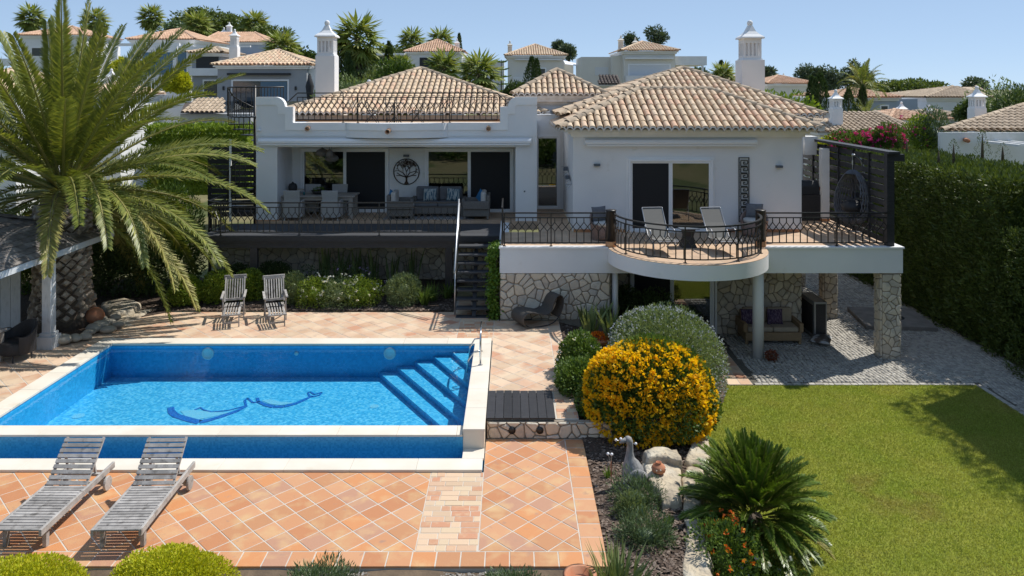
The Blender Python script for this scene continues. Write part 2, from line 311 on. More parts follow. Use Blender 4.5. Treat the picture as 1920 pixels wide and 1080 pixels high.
    def prismX(s, poly, x0, x1):          # poly in (y, z)
        n = len(poly); vs_ = [(x0, y, z) for y, z in poly]+[(x1, y, z) for y, z in poly]
        return s.add(vs_, [tuple(range(n-1, -1, -1)), tuple(range(n, 2*n))]+[(k, (k+1) % n, n+(k+1) % n, n+k) for k in range(n)])
    def strip(s, A, B):                   # ruled surface between two polylines
        n = len(A); return s.add(list(A)+list(B), [(k, k+1, n+k+1, n+k) for k in range(n-1)])
    def blob(s, c, r, nu=10, nv=7, jit=.0, seed=0, zmin=None):
        rg = random.Random(seed); vs_ = []
        ph = [rg.uniform(0, 6.28) for _ in range(6)]
        for j in range(nv+1):
            th = math.pi*j/nv
            for i in range(nu):
                a = 2*math.pi*i/nu; d = Vector((math.sin(th)*math.cos(a), math.sin(th)*math.sin(a), math.cos(th)))
                k = 1+jit*(math.sin(3*d.x+ph[0])+math.sin(4*d.y+ph[1])+math.sin(5*d.z+ph[2])+math.sin(7*d.x*d.y+ph[3]))*.5
                p = Vector((c[0]+r[0]*d.x*k, c[1]+r[1]*d.y*k, c[2]+r[2]*d.z*k))
                if zmin is not None: p.z = max(p.z, zmin)
                vs_.append(p)
        fs = [(j*nu+i, (j+1)*nu+i, (j+1)*nu+(i+1) % nu, j*nu+(i+1) % nu) for j in range(nv) for i in range(nu)]
        return s.add(vs_, fs)
    def mesh(s, name, m, smooth=False):
        me = bpy.data.meshes.new(name); me.from_pydata(s.v, [], s.f); me.materials.append(m)
        a = me.attributes.new('rnd', 'FLOAT', 'FACE'); a.data.foreach_set('value', np.array(s.r, 'f')) if len(s.r) == len(me.polygons) else None
        if smooth: me.polygons.foreach_set('use_smooth', [True]*len(me.polygons))
        return me
    def build(s, name, m, parent=None, smooth=False, bevel=0, loc=None, kind=None):
        o = add_obj(name, s.mesh(name, m, smooth), parent, loc, bevel=bevel)
        if kind: o['kind'] = kind
        return o
def struct(o): o['kind'] = 'structure'; return o
def npmesh(name, V, Q, m, rnd=None, smooth=False):
    k = Q.shape[1]; me = bpy.data.meshes.new(name); me.vertices.add(len(V)); me.vertices.foreach_set('co', V.astype('f').ravel())
    me.loops.add(Q.size); me.loops.foreach_set('vertex_index', Q.astype('i').ravel())
    me.polygons.add(len(Q)); me.polygons.foreach_set('loop_start', np.arange(0, Q.size, k, dtype='i'))
    a = me.attributes.new('rnd', 'FLOAT', 'FACE'); a.data.foreach_set('value', (RNG.random(len(Q)) if rnd is None else rnd).astype('f'))
    if smooth: me.polygons.foreach_set('use_smooth', np.ones(len(Q), bool))
    me.materials.append(m); me.update(calc_edges=True); return me
def unit(a): return a/np.maximum(np.linalg.norm(a, axis=1, keepdims=True), 1e-9)
def rdir(n): return unit(RNG.normal(size=(n, 3)))
def cards(P, Dr, L, W, side=None):
    n = len(P); L = np.broadcast_to(np.asarray(L, float), (n,))[:, None]; W = np.broadcast_to(np.asarray(W, float), (n,))[:, None]
    S = unit(np.cross(Dr, rdir(n) if side is None else side)); Nn = np.cross(Dr, S)
    V = np.stack([P, P+Dr*L*.45+S*W*.5+Nn*W*.12, P+Dr*L, P+Dr*L*.45-S*W*.5+Nn*W*.12], 1).reshape(-1, 3)
    return V, np.arange(4*n).reshape(-1, 4)
def leaf_obj(name, P, Dr, L, W, m, parent, side=None, kind=None):
    V, Q = cards(P, Dr, L, W, side); o = add_obj(name, npmesh(name, V, Q, m), parent)
    if kind: o['kind'] = kind
    return o
def lump(d, ph):    # smooth lumpy radius factor for directions d
    return (np.sin(3.1*d[:, 0]+ph[0])+np.sin(3.7*d[:, 1]+ph[1])+np.sin(4.3*d[:, 2]+ph[2])+.7*np.sin(7*d[:, 0]+5*d[:, 1]+ph[3])+.7*np.sin(8*d[:, 1]-6*d[:, 2]+ph[4]))
def bush_points(c, r, n, amp=.06, zmin=None, shell=.28):
    d = rdir(n); ph = RNG.uniform(0, 6.28, 5); k = 1+amp*lump(d, ph); k = k*(1-shell*RNG.random(n)**1.6)
    P = np.array(c)+d*np.array(r)*k[:, None]
    if zmin is not None: q = P[:, 2] > zmin; P = P[q]; d = d[q]
    return P, d, ph
def bush(name, label, loc, r, n, L, W, m, zc=None, amp=.06, cat='bush', up=.35, flowers=None, group=None, shell=.5, core=.42, parent=None):
    t = thing(name, label, cat, loc, group=group) if parent is None else parent
    zc = r[2]*.72 if zc is None else zc
    P, d, ph = bush_points((0, 0, zc), r, int(n*1.5), amp, 0.0, shell)
    Dr = unit(d*.8+rdir(len(P))*.75+np.array([0, 0, up])); leaf_obj('foliage', P, Dr, L*RNG.uniform(.7, 1.3, len(P)), W, m, t)
    mb = MB(); mb.blob((0, 0, zc), [q*core for q in r], 12, 8, .03, 3, zmin=0.0); mb.build('inner_branches', m, t, True)
    if flowers:
        fm, fn, fs = flowers[:3]; bias = flowers[3] if len(flowers) > 3 else -1
        P, d, _ = bush_points((0, 0, zc), [q*1.02 for q in r], fn, amp*.6, .05, .06); q = d[:, 2] > bias; P = P[q]; d = d[q]
        k = len(P); C = np.repeat(P, 6, 0)+rdir(6*k)*fs*.45; leaf_obj('flowers', C, unit(np.repeat(d, 6, 0)+rdir(6*k)*.9), fs*.8, fs*.7, fm, t, kind='stuff')
    return t
def clumps(c, r, nc, per, cr, flat=1.0, top=False):
    d = rdir(nc)
    if top: d[:, 2] = np.abs(d[:, 2])*1.0-.12
    C = np.array(c)+d*np.array(r)*(RNG.random(nc)**.4)[:, None]
    e = rdir(nc*per)*(RNG.random(nc*per)**.45)[:, None]*cr*RNG.uniform(.6, 1.2, (nc, 1)).repeat(per, 0).reshape(-1, 1); e[:, 2] *= flat
    return C, np.repeat(C, per, 0)+e, unit(e)
def tree(name, label, base, h, r, m, nc=26, per=130, cr=.9, L=.3, W=.16, flat=.7, trunk=.18, cz=None, top=False, group=None, cat='tree'):
    t = thing(name, label, cat, base, group=group); cz = h-r[2] if cz is None else cz
    C, P, e = clumps((0, 0, cz), r, nc, per, cr, flat, top)
    leaf_obj('crown', P, unit(e+rdir(len(P))*.6), L*RNG.uniform(.7, 1.3, len(P)), W, m, t)
    mb = MB(); mb.tube([(0, 0, 0), (U(-.1, .1), U(-.1, .1), cz*.5), (0, 0, cz)], [trunk, trunk*.8, trunk*.55], 8)
    for k in range(min(nc, 12)):
        q = Vector(C[k]); s0 = Vector((0, 0, cz*U(.55, .95))); mb.tube([s0, (s0+q)/2+Vector((0, 0, .15)), q], [trunk*.4, trunk*.25, trunk*.1], 5)
    mb.build('trunk', bark, t, True); return t
def cypress(name, label, base, h, r, m=None, group=None, n=2600):
    t = thing(name, label, 'tree', base, group=group); u = RNG.random(n)**.85; a = RNG.uniform(0, 6.28, n)
    prof = r*np.sin(np.pi*np.clip(u, .0, 1)**.6)**.65*(1-.35*u)+.02
    rr = prof*(.62+.4*RNG.random(n)+.10*np.sin(3*a+9*u)); P = np.stack([rr*np.cos(a), rr*np.sin(a), .1+u*h*.97], 1)
    Dr = unit(np.stack([np.cos(a)*.5, np.sin(a)*.5, np.ones(n)*1.3], 1)+rdir(n)*.35)
    leaf_obj('crown', P, Dr, h*.055*RNG.uniform(.6, 1.4, n), h*.018, m or L_cyp, t)
    mb = MB(); mb.tube([(0, 0, 0), (0, 0, h*.5), (0, 0, h*.93)], [min(.09, r*.2), min(.07, r*.15), .01], 8); mb.build('trunk', bark, t, True); return t
def fan_palm(name, label, base, h, r, nf=34, m=None, group=None, skirt=True):
    t = thing(name, label, 'palm', base, group=group); mb = MB(); tr = r*.11
    mb.tube([(0, 0, 0), (U(-.05, .05)*h, 0, h*.5), (0, 0, h)], [tr*1.2, tr, tr*.95], 8); mb.build('trunk', bark, t, True)
    Pp, Dd, Ss, Ll = [], [], [], []; st = MB(); SK = []
    for k in range(nf+(10 if skirt else 0)):
        a = k*2.39996; el = math.radians(72-125*k/(nf)) if k < nf else math.radians(-62-U(0, 18))
        d = np.array([math.cos(a)*math.cos(el), math.sin(a)*math.cos(el), math.sin(el)]); pl = r*.5*U(.85, 1.1); c = np.array([0, 0, h])+d*pl
        st.tube([(0, 0, h), tuple(c)], [.02*r, .012*r], 4)
        s_ = np.cross(d, [0, 0, 1]); s_ /= np.linalg.norm(s_)+1e-6
        for j in range(13):
            b = math.radians(-105+210*j/12); v = d*math.cos(b)+s_*math.sin(b)+np.array([0, 0, -.30-.25*abs(j-6)/6]); v /= np.linalg.norm(v)
            Pp.append(c); Dd.append(v); Ll.append(r*.62*U(.85, 1.1)*(1 if abs(j-6) < 5 else .8)); Ss.append(np.cross(v, np.cross(d, s_)))
    leaf_obj('fan_leaves', np.array(Pp), np.array(Dd), np.array(Ll), r*.12, m or L_fan, t, side=rdir(len(Pp))*.5+np.array([0, 0, 1]))
    st.build('leaf_stalks', L_fan, t); return t
def voronoi(w, h, cell, jit=1.05, seed=1):
    rg = random.Random(seed); nx = max(1, round(w/cell*1.08)); ny = max(1, round(h/cell*1.08)); pts = []
    for j in range(-1, ny+1):
        for i in range(-1, nx+1):
            if rg.random() < .2: continue
            pts.append(((i+.5+(.25 if j % 2 else -.25)+rg.uniform(-jit, jit)*.5)*w/nx, (j+.5+rg.uniform(-jit, jit)*.5)*h/ny))
    out = []
    for a, p in enumerate(pts):
        poly = [(0, 0), (w, 0), (w, h), (0, h)]
        for b, q in enumerate(pts):
            if a == b: continue
            dx, dy = q[0]-p[0], q[1]-p[1]
            if dx*dx+dy*dy > (4*cell)**2: continue
            poly = clip(poly, dx, dy, dx*(p[0]+q[0])/2+dy*(p[1]+q[1])/2)
            if len(poly) < 3: break
        if len(poly) >= 3:
            ar = abs(sum(poly[i][0]*poly[(i+1) % len(poly)][1]-poly[(i+1) % len(poly)][0]*poly[i][1] for i in range(len(poly))))/2
            if ar > .08*cell*cell: out.append(poly)
    return out
def clip(poly, nx, ny, d):          # keep nx*x+ny*y <= d
    out = []
    for i in range(len(poly)):
        p, q = poly[i], poly[(i+1) % len(poly)]; a = nx*p[0]+ny*p[1]-d; b = nx*q[0]+ny*q[1]-d
        if a <= 0: out.append(p)
        if (a < 0 < b) or (b < 0 < a): t = a/(a-b); out.append((p[0]+(q[0]-p[0])*t, p[1]+(q[1]-p[1])*t))
    return out
def rect_clip(poly, x0, y0, x1, y1):
    for n in ((-1, 0, -x0), (1, 0, x1), (0, -1, -y0), (0, 1, y1)):
        poly = clip(poly, *n)
        if len(poly) < 3: return []
    return poly
def inset(poly, d):                 # true inward offset of a convex ccw polygon
    n = len(poly); ar = sum(poly[i][0]*poly[(i+1) % n][1]-poly[(i+1) % n][0]*poly[i][1] for i in range(n))
    if ar < 0: poly = poly[::-1]
    out = list(poly)
    for i in range(n):
        p, q = poly[i], poly[(i+1) % n]; ex, ey = q[0]-p[0], q[1]-p[1]; l = math.hypot(ex, ey)
        if l < 1e-6: continue
        nx, ny = ey/l, -ex/l; out = clip(out, nx, ny, nx*p[0]+ny*p[1]-d)
        if len(out) < 3: return []
    return out
def stones(parent, o, u, v, w, h, cell, m, depth=.05, gap=.012, seed=1, joined=False, name='stone'):
    o, u, v = Vector(o), Vector(u), Vector(v); nrm = u.cross(v); M = Matrix((u, v, nrm)).transposed().to_4x4(); M.translation = o; big = MB()
    for poly in voronoi(w, h, cell, seed=seed):
        q = inset(poly, gap)
        if len(q) < 3: continue
        q2 = []                                     # round the corners a little
        for i in range(len(q)):
            p0, p1, p2 = Vector(q[i-1]), Vector(q[i]), Vector(q[(i+1) % len(q)]); q2 += [tuple(p1.lerp(p0, .16)), tuple(p1.lerp(p2, .16))]
        mb = big if joined else MB(); dz = depth*U(.65, 1.25)
        mb.prism(q2, 0, dz, cham=dz*.4)
        if not joined:
            me = mb.mesh(name, m); add_obj(name, me, parent, mtx=M)
    if joined:
        me = big.mesh(name, m); o_ = add_obj(name, me, parent, mtx=M); o_['kind'] = 'stuff'; return o_
# clay roof ---------------------------------------------------------------
def barrel_mesh(name, L, r0, r1, m, n=7, th=.016):
    mb = MB(); vs_ = []
    for (y, r, dz) in ((0, r0, .014), (L, r1, 0.)):
        for rr in (r, r-th):
            for k in range(n+1):
                a = math.pi*k/n; vs_.append((-rr*math.cos(a), y, rr*math.sin(a)*.92+dz))
    w = n+1; fs = [(k, 2*w+k, 2*w+k+1, k+1) for k in range(n)]+[(k, k+1, w+k+1, w+k) for k in range(n)]
    mb.add(vs_, fs); return mb.mesh(name, m, False)
def slope_iter(E0, E1, R0, R1, pitch, row):
    E0, E1, R0, R1 = map(Vector, (E0, E1, R0, R1)); u = (E1-E0); W = u.length; u.normalize()
    t = R0-E0; a = t.dot(u); vv = t-u*a; V = vv.length; vv.normalize(); b = (R1-E0).dot(u); n = u.cross(vv)
    nc = max(1, int(round(W/pitch))); p = W/nc
    for i in range(nc):
        x = (i+.5)*p; vm = V if a <= x <= b else (V*x/max(a, 1e-6) if x < a else V*(W-x)/max(W-b, 1e-6))
        k = 0
        while k*row < vm-.1:
            v0 = k*row; v1 = min(v0+row*1.12, vm); yield E0+u*x+vv*v0, u, vv, n, v1-v0, k, i; k += 1
def roof_obj(parent, quads, tile_m, under_m, pitch=.22, row=.4, objects=0, seg=7, name='roof', lift=.03, fascia=True, ridge=True, rows_obj=99):
    """quads: list of (E0,E1,R0,R1); first quads come out as single tile objects while the budget lasts"""
    base = MB()
    for (E0, E1, R0, R1) in quads:
        if (Vector(R0)-Vector(R1)).length < 1e-4: base.add([E0, E1, R0], [(0, 1, 2)])
        else: base.add([E0, E1, R1, R0], [(0, 1, 2, 3)])
    ro = base.build(name, under_m, parent)
    r0 = pitch*.43; r1 = pitch*.385; full = barrel_mesh('roof_tile', row*1.12, r0, r1, tile_m, seg)
    rest = MB(); cnt = 0; arc = seg
    for qi, Q in enumerate(quads):
        for (p, u, vv, n, L, k, i) in slope_iter(*Q, pitch, row):
            uj = u*U(-.006, .006)
            M = Matrix((u, vv, n)).transposed().to_4x4(); M.translation = p+n*(lift+U(-.004, .006))+uj
            if cnt < objects and k < rows_obj:
                if L < row*1.1: M = M @ Matrix.Diagonal((1, L/(row*1.12), 1, 1))
                add_obj('roof_tile', full, ro, mtx=M @ Matrix.Rotation(U(-.02, .02), 4, 'Z')); cnt += 1
            else:
                vs_ = []
                for (y, r, dz) in ((0, r0, .018), (L, r0+(r1-r0)*min(1, L/row), 0.)):
                    for q in range(arc+1): a = math.pi*q/arc; vs_.append(M @ Vector((-r*math.cos(a), y, r*math.sin(a)*.92+dz)))
                w = arc+1; rest.add(vs_, [(q, w+q, w+q+1, q+1) for q in range(arc)])
    if rest.v: rest.build('roof_tiles_rest', tile_m, ro, kind='stuff')
    return ro
def hip_caps(ro, p, q, m, rad=.13, step=.42, objects=True):
    p, q = Vector(p), Vector(q); d = (q-p); Lh = d.length; d.normalize(); s = d.cross(Vector((0, 0, 1))).normalized(); n = s.cross(d)
    k = max(1, int(round(Lh/step))); st = Lh/k; me = barrel_mesh('ridge_cap', st*1.1, rad, rad*.86, m, 7, .02) if objects else None; big = MB()
    for i in range(k):
        M = Matrix((s, d, n)).transposed().to_4x4(); M.translation = p+d*st*i+n*(.035+U(-.006, .006))
        if objects: add_obj('ridge_cap', me, ro, mtx=M)
        else:
            vs_ = []
            for (y, r) in ((0, rad), (st*1.08, rad*.86)):
                for z in range(6): a = math.pi*z/5; vs_.append(M @ Vector((-r*math.cos(a), y, r*math.sin(a))))
            big.add(vs_, [(z, 6+z, 7+z, z+1) for z in range(5)])
    if not objects: big.build('ridge_caps', m, ro, kind='stuff')
def eave_wave(ro, a, b, pitch, m, out=(0, -1, 0), rad=None, lift=.03):
    a, b = Vector(a), Vector(b); u = b-a; W = u.length; u.normalize(); nc = max(1, int(round(W/pitch))); p = W/nc; mb = MB(); o = Vector(out)
    N_ = 10; pts = []
    for i in range(nc*N_+1):
        x = i*p/N_; ph = (i % N_)/N_; z = math.sin(math.pi*((ph+0.0) % 1.0))**.7*p*.47-.03
        pts.append((a+u*x, z))
    A = [q+Vector((0, 0, z+lift+.012))+o*.035 for q, z in pts]; B = [q+Vector((0, 0, z+lift-.055))+o*.035 for q, z in pts]; C2 = [q+Vector((0, 0, z+lift-.055))-o*.10 for q, z in pts]
    mb.strip(A, B); mb.strip(B, C2); mb.build('eave_mortar', m, ro)
def hip_quads(x0, x1, y0, y1, ze, zr, rx0, rx1, ry0, ry1):
    """hip roof: eave rectangle, ridge from (rx0,ry0) to (rx1,ry1) -> front, right, left, back"""
    A, B, C_, D_ = (x0, y0, ze), (x1, y0, ze), (x1, y1, ze), (x0, y1, ze); R, S = (rx0, ry0, zr), (rx1, ry1, zr)
    if abs(rx1-rx0) >= abs(ry1-ry0): return [(A, B, R, S), (B, C_, S, S), (D_, A, R, R), (C_, D_, S, R)], [(A, R), (B, S), (C_, S), (D_, R)], (R, S)
    return [(A, B, R, R), (B, C_, R, S), (D_, A, S, R), (C_, D_, S, S)], [(A, R), (B, R), (C_, S), (D_, S)], (R, S)
def chimney(parent, x, y, z0, zs, zb, w, wb, m=white, tall=1., name='chimney', slots=4):
    """shaft to zs, slotted lantern to zb, flared cap and ball"""
    mb = MB(); mb.box(x-w/2, y-w/2, z0, x+w/2, y+w/2, zs); s = mb.build(name, m, parent, bevel=.012)
    mb = MB(); mb.box(x-wb/2-.03, y-wb/2-.03, zs, x+wb/2+.03, y+wb/2+.03, zs+.05); k = wb/2; hh = zb-zs
    nb = slots; pil = wb/(2*nb+1); zz0, zz1 = zs+.05+hh*.13, zb-hh*.22
    mb.box(x-k, y-k, zs+.05, x+k, y+k, zz0); mb.box(x-k, y-k, zz1, x+k, y+k, zb)
    for i in range(nb+1):
        a = x-k+i*2*pil; wpl = pil if 0 < i < nb else pil
        mb.box(a, y-k, zz0, a+wpl, y-k+.05, zz1); mb.box(a, y+k-.05, zz0, a+wpl, y+k, zz1)
        a = y-k+i*2*pil
        if 0 < i < nb: mb.box(x-k, a, zz0, x-k+.05, a+pil, zz1); mb.box(x+k-.05, a, zz0, x+k, a+pil, zz1)
    mb.build('lantern', m, s); c = MB(); c.box(x-k+.07, y-k+.07, zz0, x+k-.07, y+k-.07, zz1); c.build('flue', m, s)
    kk = k*1.28; ch = wb*.42; prof = [(kk, 0), (kk, .07*wb), (kk*.92, .13*wb), (kk*.66, .25*wb), (kk*.42, .42*wb), (kk*.28, .62*wb), (kk*.17, .78*wb)]
    cap = MB(); vs_ = []
    for r, dz in prof: vs_ += [(x-r, y-r, zb+dz), (x+r, y-r, zb+dz), (x+r, y+r, zb+dz), (x-r, y+r, zb+dz)]
    fs = [(i*4+q, i*4+(q+1) % 4, i*4+4+(q+1) % 4, i*4+4+q) for i in range(len(prof)-1) for q in range(4)]+[(3, 2, 1, 0), tuple(4*(len(prof)-1)+q for q in range(4))]
    cap.add(vs_, fs); cap.build('cap', m, s)
    f = MB(); f.blob((x, y, zb+.9*wb), (wb*.17, wb*.17, wb*.18), 10, 7); f.build('finial', m, s, True)
    return s
# iron railing --------------------------------------------------------------
def railing(parent, path, z0, h, name='railing', step=.19, post_every=0, rail_w=.045, closed=False, m=None, postpts=()):
    m = m or black_metal; pts = [Vector((p[0], p[1], 0)) for p in path]; seg = [(pts[i+1]-pts[i]).length for i in range(len(pts)-1)]; T = sum(seg)
    def at(s):
        for i, l in enumerate(seg):
            if s <= l or i == len(seg)-1: return pts[i].lerp(pts[i+1], s/l if l else 0)
            s -= l
    root = MB(); zt = z0+h
    poly = [at(T*i/ (len(pts)-1 if len(pts) > 2 else 1)) for i in range(len(pts) if len(pts) > 2 else 2)] if False else pts
    def rail(z, w, hh):
        for i in range(len(pts)-1): root.bar(pts[i]+Vector((0, 0, z)), pts[i+1]+Vector((0, 0, z)), w, hh)
    rail(zt-.02, rail_w, .035); r = root.build(name, m, parent)
    root = MB(); rail(z0+h*.84, .028, .028); root.build('upper_rail', m, r); root = MB(); rail(z0+h*.10, .028, .028); root.build('bottom_rail', m, r)
    n = max(1, int(round(T/step))); st = T/n
    for i in range(n+1):
        a = at(i*st); mb = MB(); Z = lambda f: Vector((0, 0, z0+h*f))
        mb.bar(a+Z(.10), a+Z(.44), .023); mb.bar(a+Z(.70), a+Z(.84), .023)
        if i < n:
            b = at((i+1)*st); mb.bar(a+Z(.44), b+Z(.70), .02); mb.bar(a+Z(.70), b+Z(.44), .0197)
        mb.build('baluster', m, r)
    for s in postpts:
        a = at(min(s, T)); mb = MB(); mb.bar(a+Vector((0, 0, z0)), a+Vector((0, 0, zt-.03)), .03); mb.box(a.x-.04, a.y-.04, z0, a.x+.04, a.y+.04, z0+.012); mb.build('post', m, r)
    return r
def sliding_door(parent, x0, x1, y, z0, z1, screens=(True, False), fw=.07, depth=.09, name='sliding_door'):
    mb = MB(); mb.box(x0, y-depth, z0, x0+fw, y+.02, z1); mb.box(x1-fw, y-depth, z0, x1, y+.02, z1)
    mb.box(x0+fw, y-depth, z1-fw, x1-fw, y+.02, z1); mb.box(x0+fw, y-depth, z0, x1-fw, y+.02, z0+fw*.9)
    d = mb.build(name, frame_white, parent, bevel=.006); n = len(screens); w = (x1-x0-2*fw)/n
    for i, sc in enumerate(screens):
        a, b = x0+fw+i*w, x0+fw+(i+1)*w; yy = y-depth*(.72 if i % 2 else .45); k = .055; zz0, zz1 = z0+fw*.9, z1-fw
        f = MB(); f.box(a, yy, zz0, a+k, yy+.035, zz1); f.box(b-k, yy, zz0, b, yy+.035, zz1); f.box(a+k, yy, zz1-k, b-k, yy+.035, zz1); f.box(a+k, yy, zz0, b-k, yy+.035, zz0+k)
        f.build('leaf_frame', frame_white, d)
        g = MB(); g.box(a+k-.004, yy+.012, zz0+k-.004, b-k+.004, yy+.02, zz1-k+.004); g.build('insect_screen' if sc else 'pane', screen_mat if sc else pane_mat, d)
    return d
# ------------------------------------------------------------------ ground and terraces
def sm(a): a = np.clip(a, 0, 1); return a*a*(3-2*a)
def terrain(x, y):
    left = sm((14-x)/70); base = 1.6+6.2*left*sm((y-42)/70)
    base = base*(1-sm((y-200)/500))-6*sm((y-300)/900)
    z = -.95+sm((y-36)/24)*(base+.95)
    return z+sm((-y-6)/70)*17+sm((-y-70)/200)*25
gx = np.concatenate([-np.geomspace(60, 9000, 22)[::-1], np.linspace(-56, 56, 57), np.geomspace(60, 9000, 22)])
gy = np.concatenate([-np.geomspace(30, 600, 14)[::-1], np.linspace(-26, 160, 94), np.geomspace(165, 12000, 26)])
XX, YY = np.meshgrid(gx, gy); ZZ = terrain(XX, YY); nx_, ny_ = len(gx), len(gy)
ii = (np.arange(ny_-1)[:, None]*nx_+np.arange(nx_-1)[None, :]).ravel()
struct(add_obj('ground', npmesh('ground', np.stack([XX, YY, ZZ], -1).reshape(-1, 3), np.stack([ii, ii+1, ii+nx_+1, ii+nx_], 1), dry_field, smooth=True)))
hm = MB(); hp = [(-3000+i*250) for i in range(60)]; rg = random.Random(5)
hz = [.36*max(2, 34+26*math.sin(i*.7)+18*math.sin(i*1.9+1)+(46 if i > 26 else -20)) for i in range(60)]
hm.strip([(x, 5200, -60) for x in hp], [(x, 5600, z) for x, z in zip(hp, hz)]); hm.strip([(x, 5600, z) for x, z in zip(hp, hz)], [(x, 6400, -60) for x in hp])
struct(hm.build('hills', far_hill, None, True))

ZU, ZG, ZB = .337, -.75, 2.335        # pool terrace, lawn and paving, balcony floor
def slab(name, boxes, m):
    mb = MB()
    for b in boxes: mb.box(*b)
    return struct(mb.build(name, m))
PIT = .3536
def lattice(rects, origin, exclude=None, gap=.008, brick=None, straight=None):
    out = []
    for (x0, y0, x1, y1) in rects:
        if brick:
            bw, bh = brick; j = 0
            while y0+j*bh < y1-.02:
                x = x0-U(0, bw)
                while x < x1-.01:
                    w = bw*random.choice((1, 1, .5, 1)); q = rect_clip([(x, y0+j*bh), (x+w, y0+j*bh), (x+w, y0+(j+1)*bh), (x, y0+(j+1)*bh)], x0, y0, x1, y1); x += w
                    if q and abs(q[0][0]-q[1][0]) > .03: out.append((inset(q, gap), None))
                j += 1
            continue
        if straight:
            tw, th = straight; nx = max(1, round((x1-x0)/tw)); ny = max(1, round((y1-y0)/th)); tw, th = (x1-x0)/nx, (y1-y0)/ny
            for j in range(ny):
                for i in range(nx):
                    q = [(x0+i*tw, y0+j*th), (x0+(i+1)*tw, y0+j*th), (x0+(i+1)*tw, y0+(j+1)*th), (x0+i*tw, y0+(j+1)*th)]; out.append((inset(q, gap), None))
            continue
        h = .25
        i0, i1 = int((x0-origin[0])/h)-2, int((x1-origin[0])/h)+2; j0, j1 = int((y0-origin[1])/h)-2, int((y1-origin[1])/h)+2
        for j in range(j0, j1+1):
            for i in range(i0, i1+1):
                if (i+j) % 2 == 0: continue
                cx, cy = origin[0]+i*h, origin[1]+j*h
                if exclude and exclude(cx, cy): continue
                sq = [(cx, cy-h), (cx+h, cy), (cx, cy+h), (cx-h, cy)]; q = rect_clip(sq, x0, y0, x1, y1)
                if len(q) < 3: continue
                ar = abs(sum(q[k][0]*q[(k+1) % len(q)][1]-q[(k+1) % len(q)][0]*q[k][1] for k in range(len(q))))/2
                if ar < .004: continue
                if ar > .1249: out.append((None, (cx, cy)))
                else:
                    q = inset(q, gap)
                    if len(q) >= 3: out.append((q, None))
    return out
fm_cache = {}
def lay(parent, pieces, z, m, th=.03, budget=300, name='tile', gap=.008):
    key = (m.name, name)
    if key not in fm_cache:
        h = .25-gap*1.414; fm_cache[key] = MB().prism([(0, -h), (h, 0), (0, h), (-h, 0)], -th, 0, cham=.004).mesh(name, m)
    def cen(p): return p[1] if p[1] else (sum(a for a, b in p[0])/len(p[0]), sum(b for a, b in p[0])/len(p[0]))
    pieces = [p for p in pieces if p[1] or len(p[0]) >= 3]; pieces.sort(key=lambda p: cen(p)[1]); rest = MB()
    for k, p in enumerate(pieces):
        c = cen(p); dz = U(-.002, .0025)
        if k < budget:
            if p[1]: add_obj(name, fm_cache[key], parent, loc=(c[0], c[1], z+dz))
            else: MB().prism([(a-c[0], b-c[1]) for a, b in p[0]], -th, 0, cham=.004).build(name, m, parent, loc=(c[0], c[1], z+dz))
        else:
            if p[1]: h = .25-gap*1.414; rest.prism([(c[0], c[1]-h), (c[0]+h, c[1]), (c[0], c[1]+h), (c[0]-h, c[1])], z+dz-th, z+dz, cham=.004)
            else: rest.prism(p[0], z+dz-th, z+dz, cham=.004)
    if rest.v: rest.build(name+'s_rest', m, parent, kind='stuff')
lower = slab('lower_terrace', [(-12, 10.64, -.7, 1.36, 13.24, -.004), (-.472, 13.24, -.7, 1.36, 14.5, -.004)], grout)
lay(lower, lattice([(-9.4, 10.98, -1.38, 13.24)], (-1.38, 10.98)), 0, terracotta, budget=175)
lay(lower, lattice([(-.475, 10.98, 1.02, 14.49)], (-.475, 10.98)), 0, terracotta, budget=100)
lay(lower, lattice([(-9.4, 10.63, 1.37, 10.98)], None, straight=(.353, .35))+lattice([(1.02, 10.98, 1.37, 14.49)], None, straight=(.35, .35)), 0, terracotta, name='border_tile')
lay(lower, lattice([(-1.38, 10.98, -.475, 13.24)], None, brick=(.30, .15), gap=.005), 0, brick_mat, name='brick', gap=.005)
upper = slab('pool_terrace', [(-.46, 14.6, -.7, 1.3, 19.12, ZU-.004), (-16, 19.13, -.7, -.46, 21.56, ZU-.004), (-.46, 19.12, -.7, 1.3, 20.78, ZU-.004),
              (-1.62, 21.56, -.7, -.33, 22.9, ZU-.004), (-.46, 20.78, -.7, -.33, 21.56, ZU-.004), (-16, 9, -.7, -10.23, 19.13, ZU-.004)], grout)
palm_bed = lambda x, y: (x < -10.35 and y > 19.0 and y > 19.0+(x+11.0)*2.2)
pcs = lattice([(-.46, 15.9, 1.0, 20.78)], (-.46, 15.9))+lattice([(-14, 19.14, -1.38, 21.56)], (-1.38, 19.14), exclude=palm_bed)+lattice([(-14, 14.2, -10.23, 19.13)], (-10.23, 14.2), exclude=palm_bed)
lay(upper, pcs, ZU, terracotta_old, budget=260)
lay(upper, lattice([(1.0, 15.9, 1.3, 20.78)], None, straight=(.3, .5)), ZU, terracotta_old, name='border_tile')
lay(upper, lattice([(-1.38, 19.14, -.46, 21.5), (.88, 14.62, 1.3, 15.9)], None, brick=(.3, .15), gap=.005), ZU, brick_mat, name='brick', gap=.005)
lay(upper, lattice([(-1.55, 21.5, -.36, 22.8)], None, straight=(.35, .35)), ZU, terracotta_old, name='border_tile')
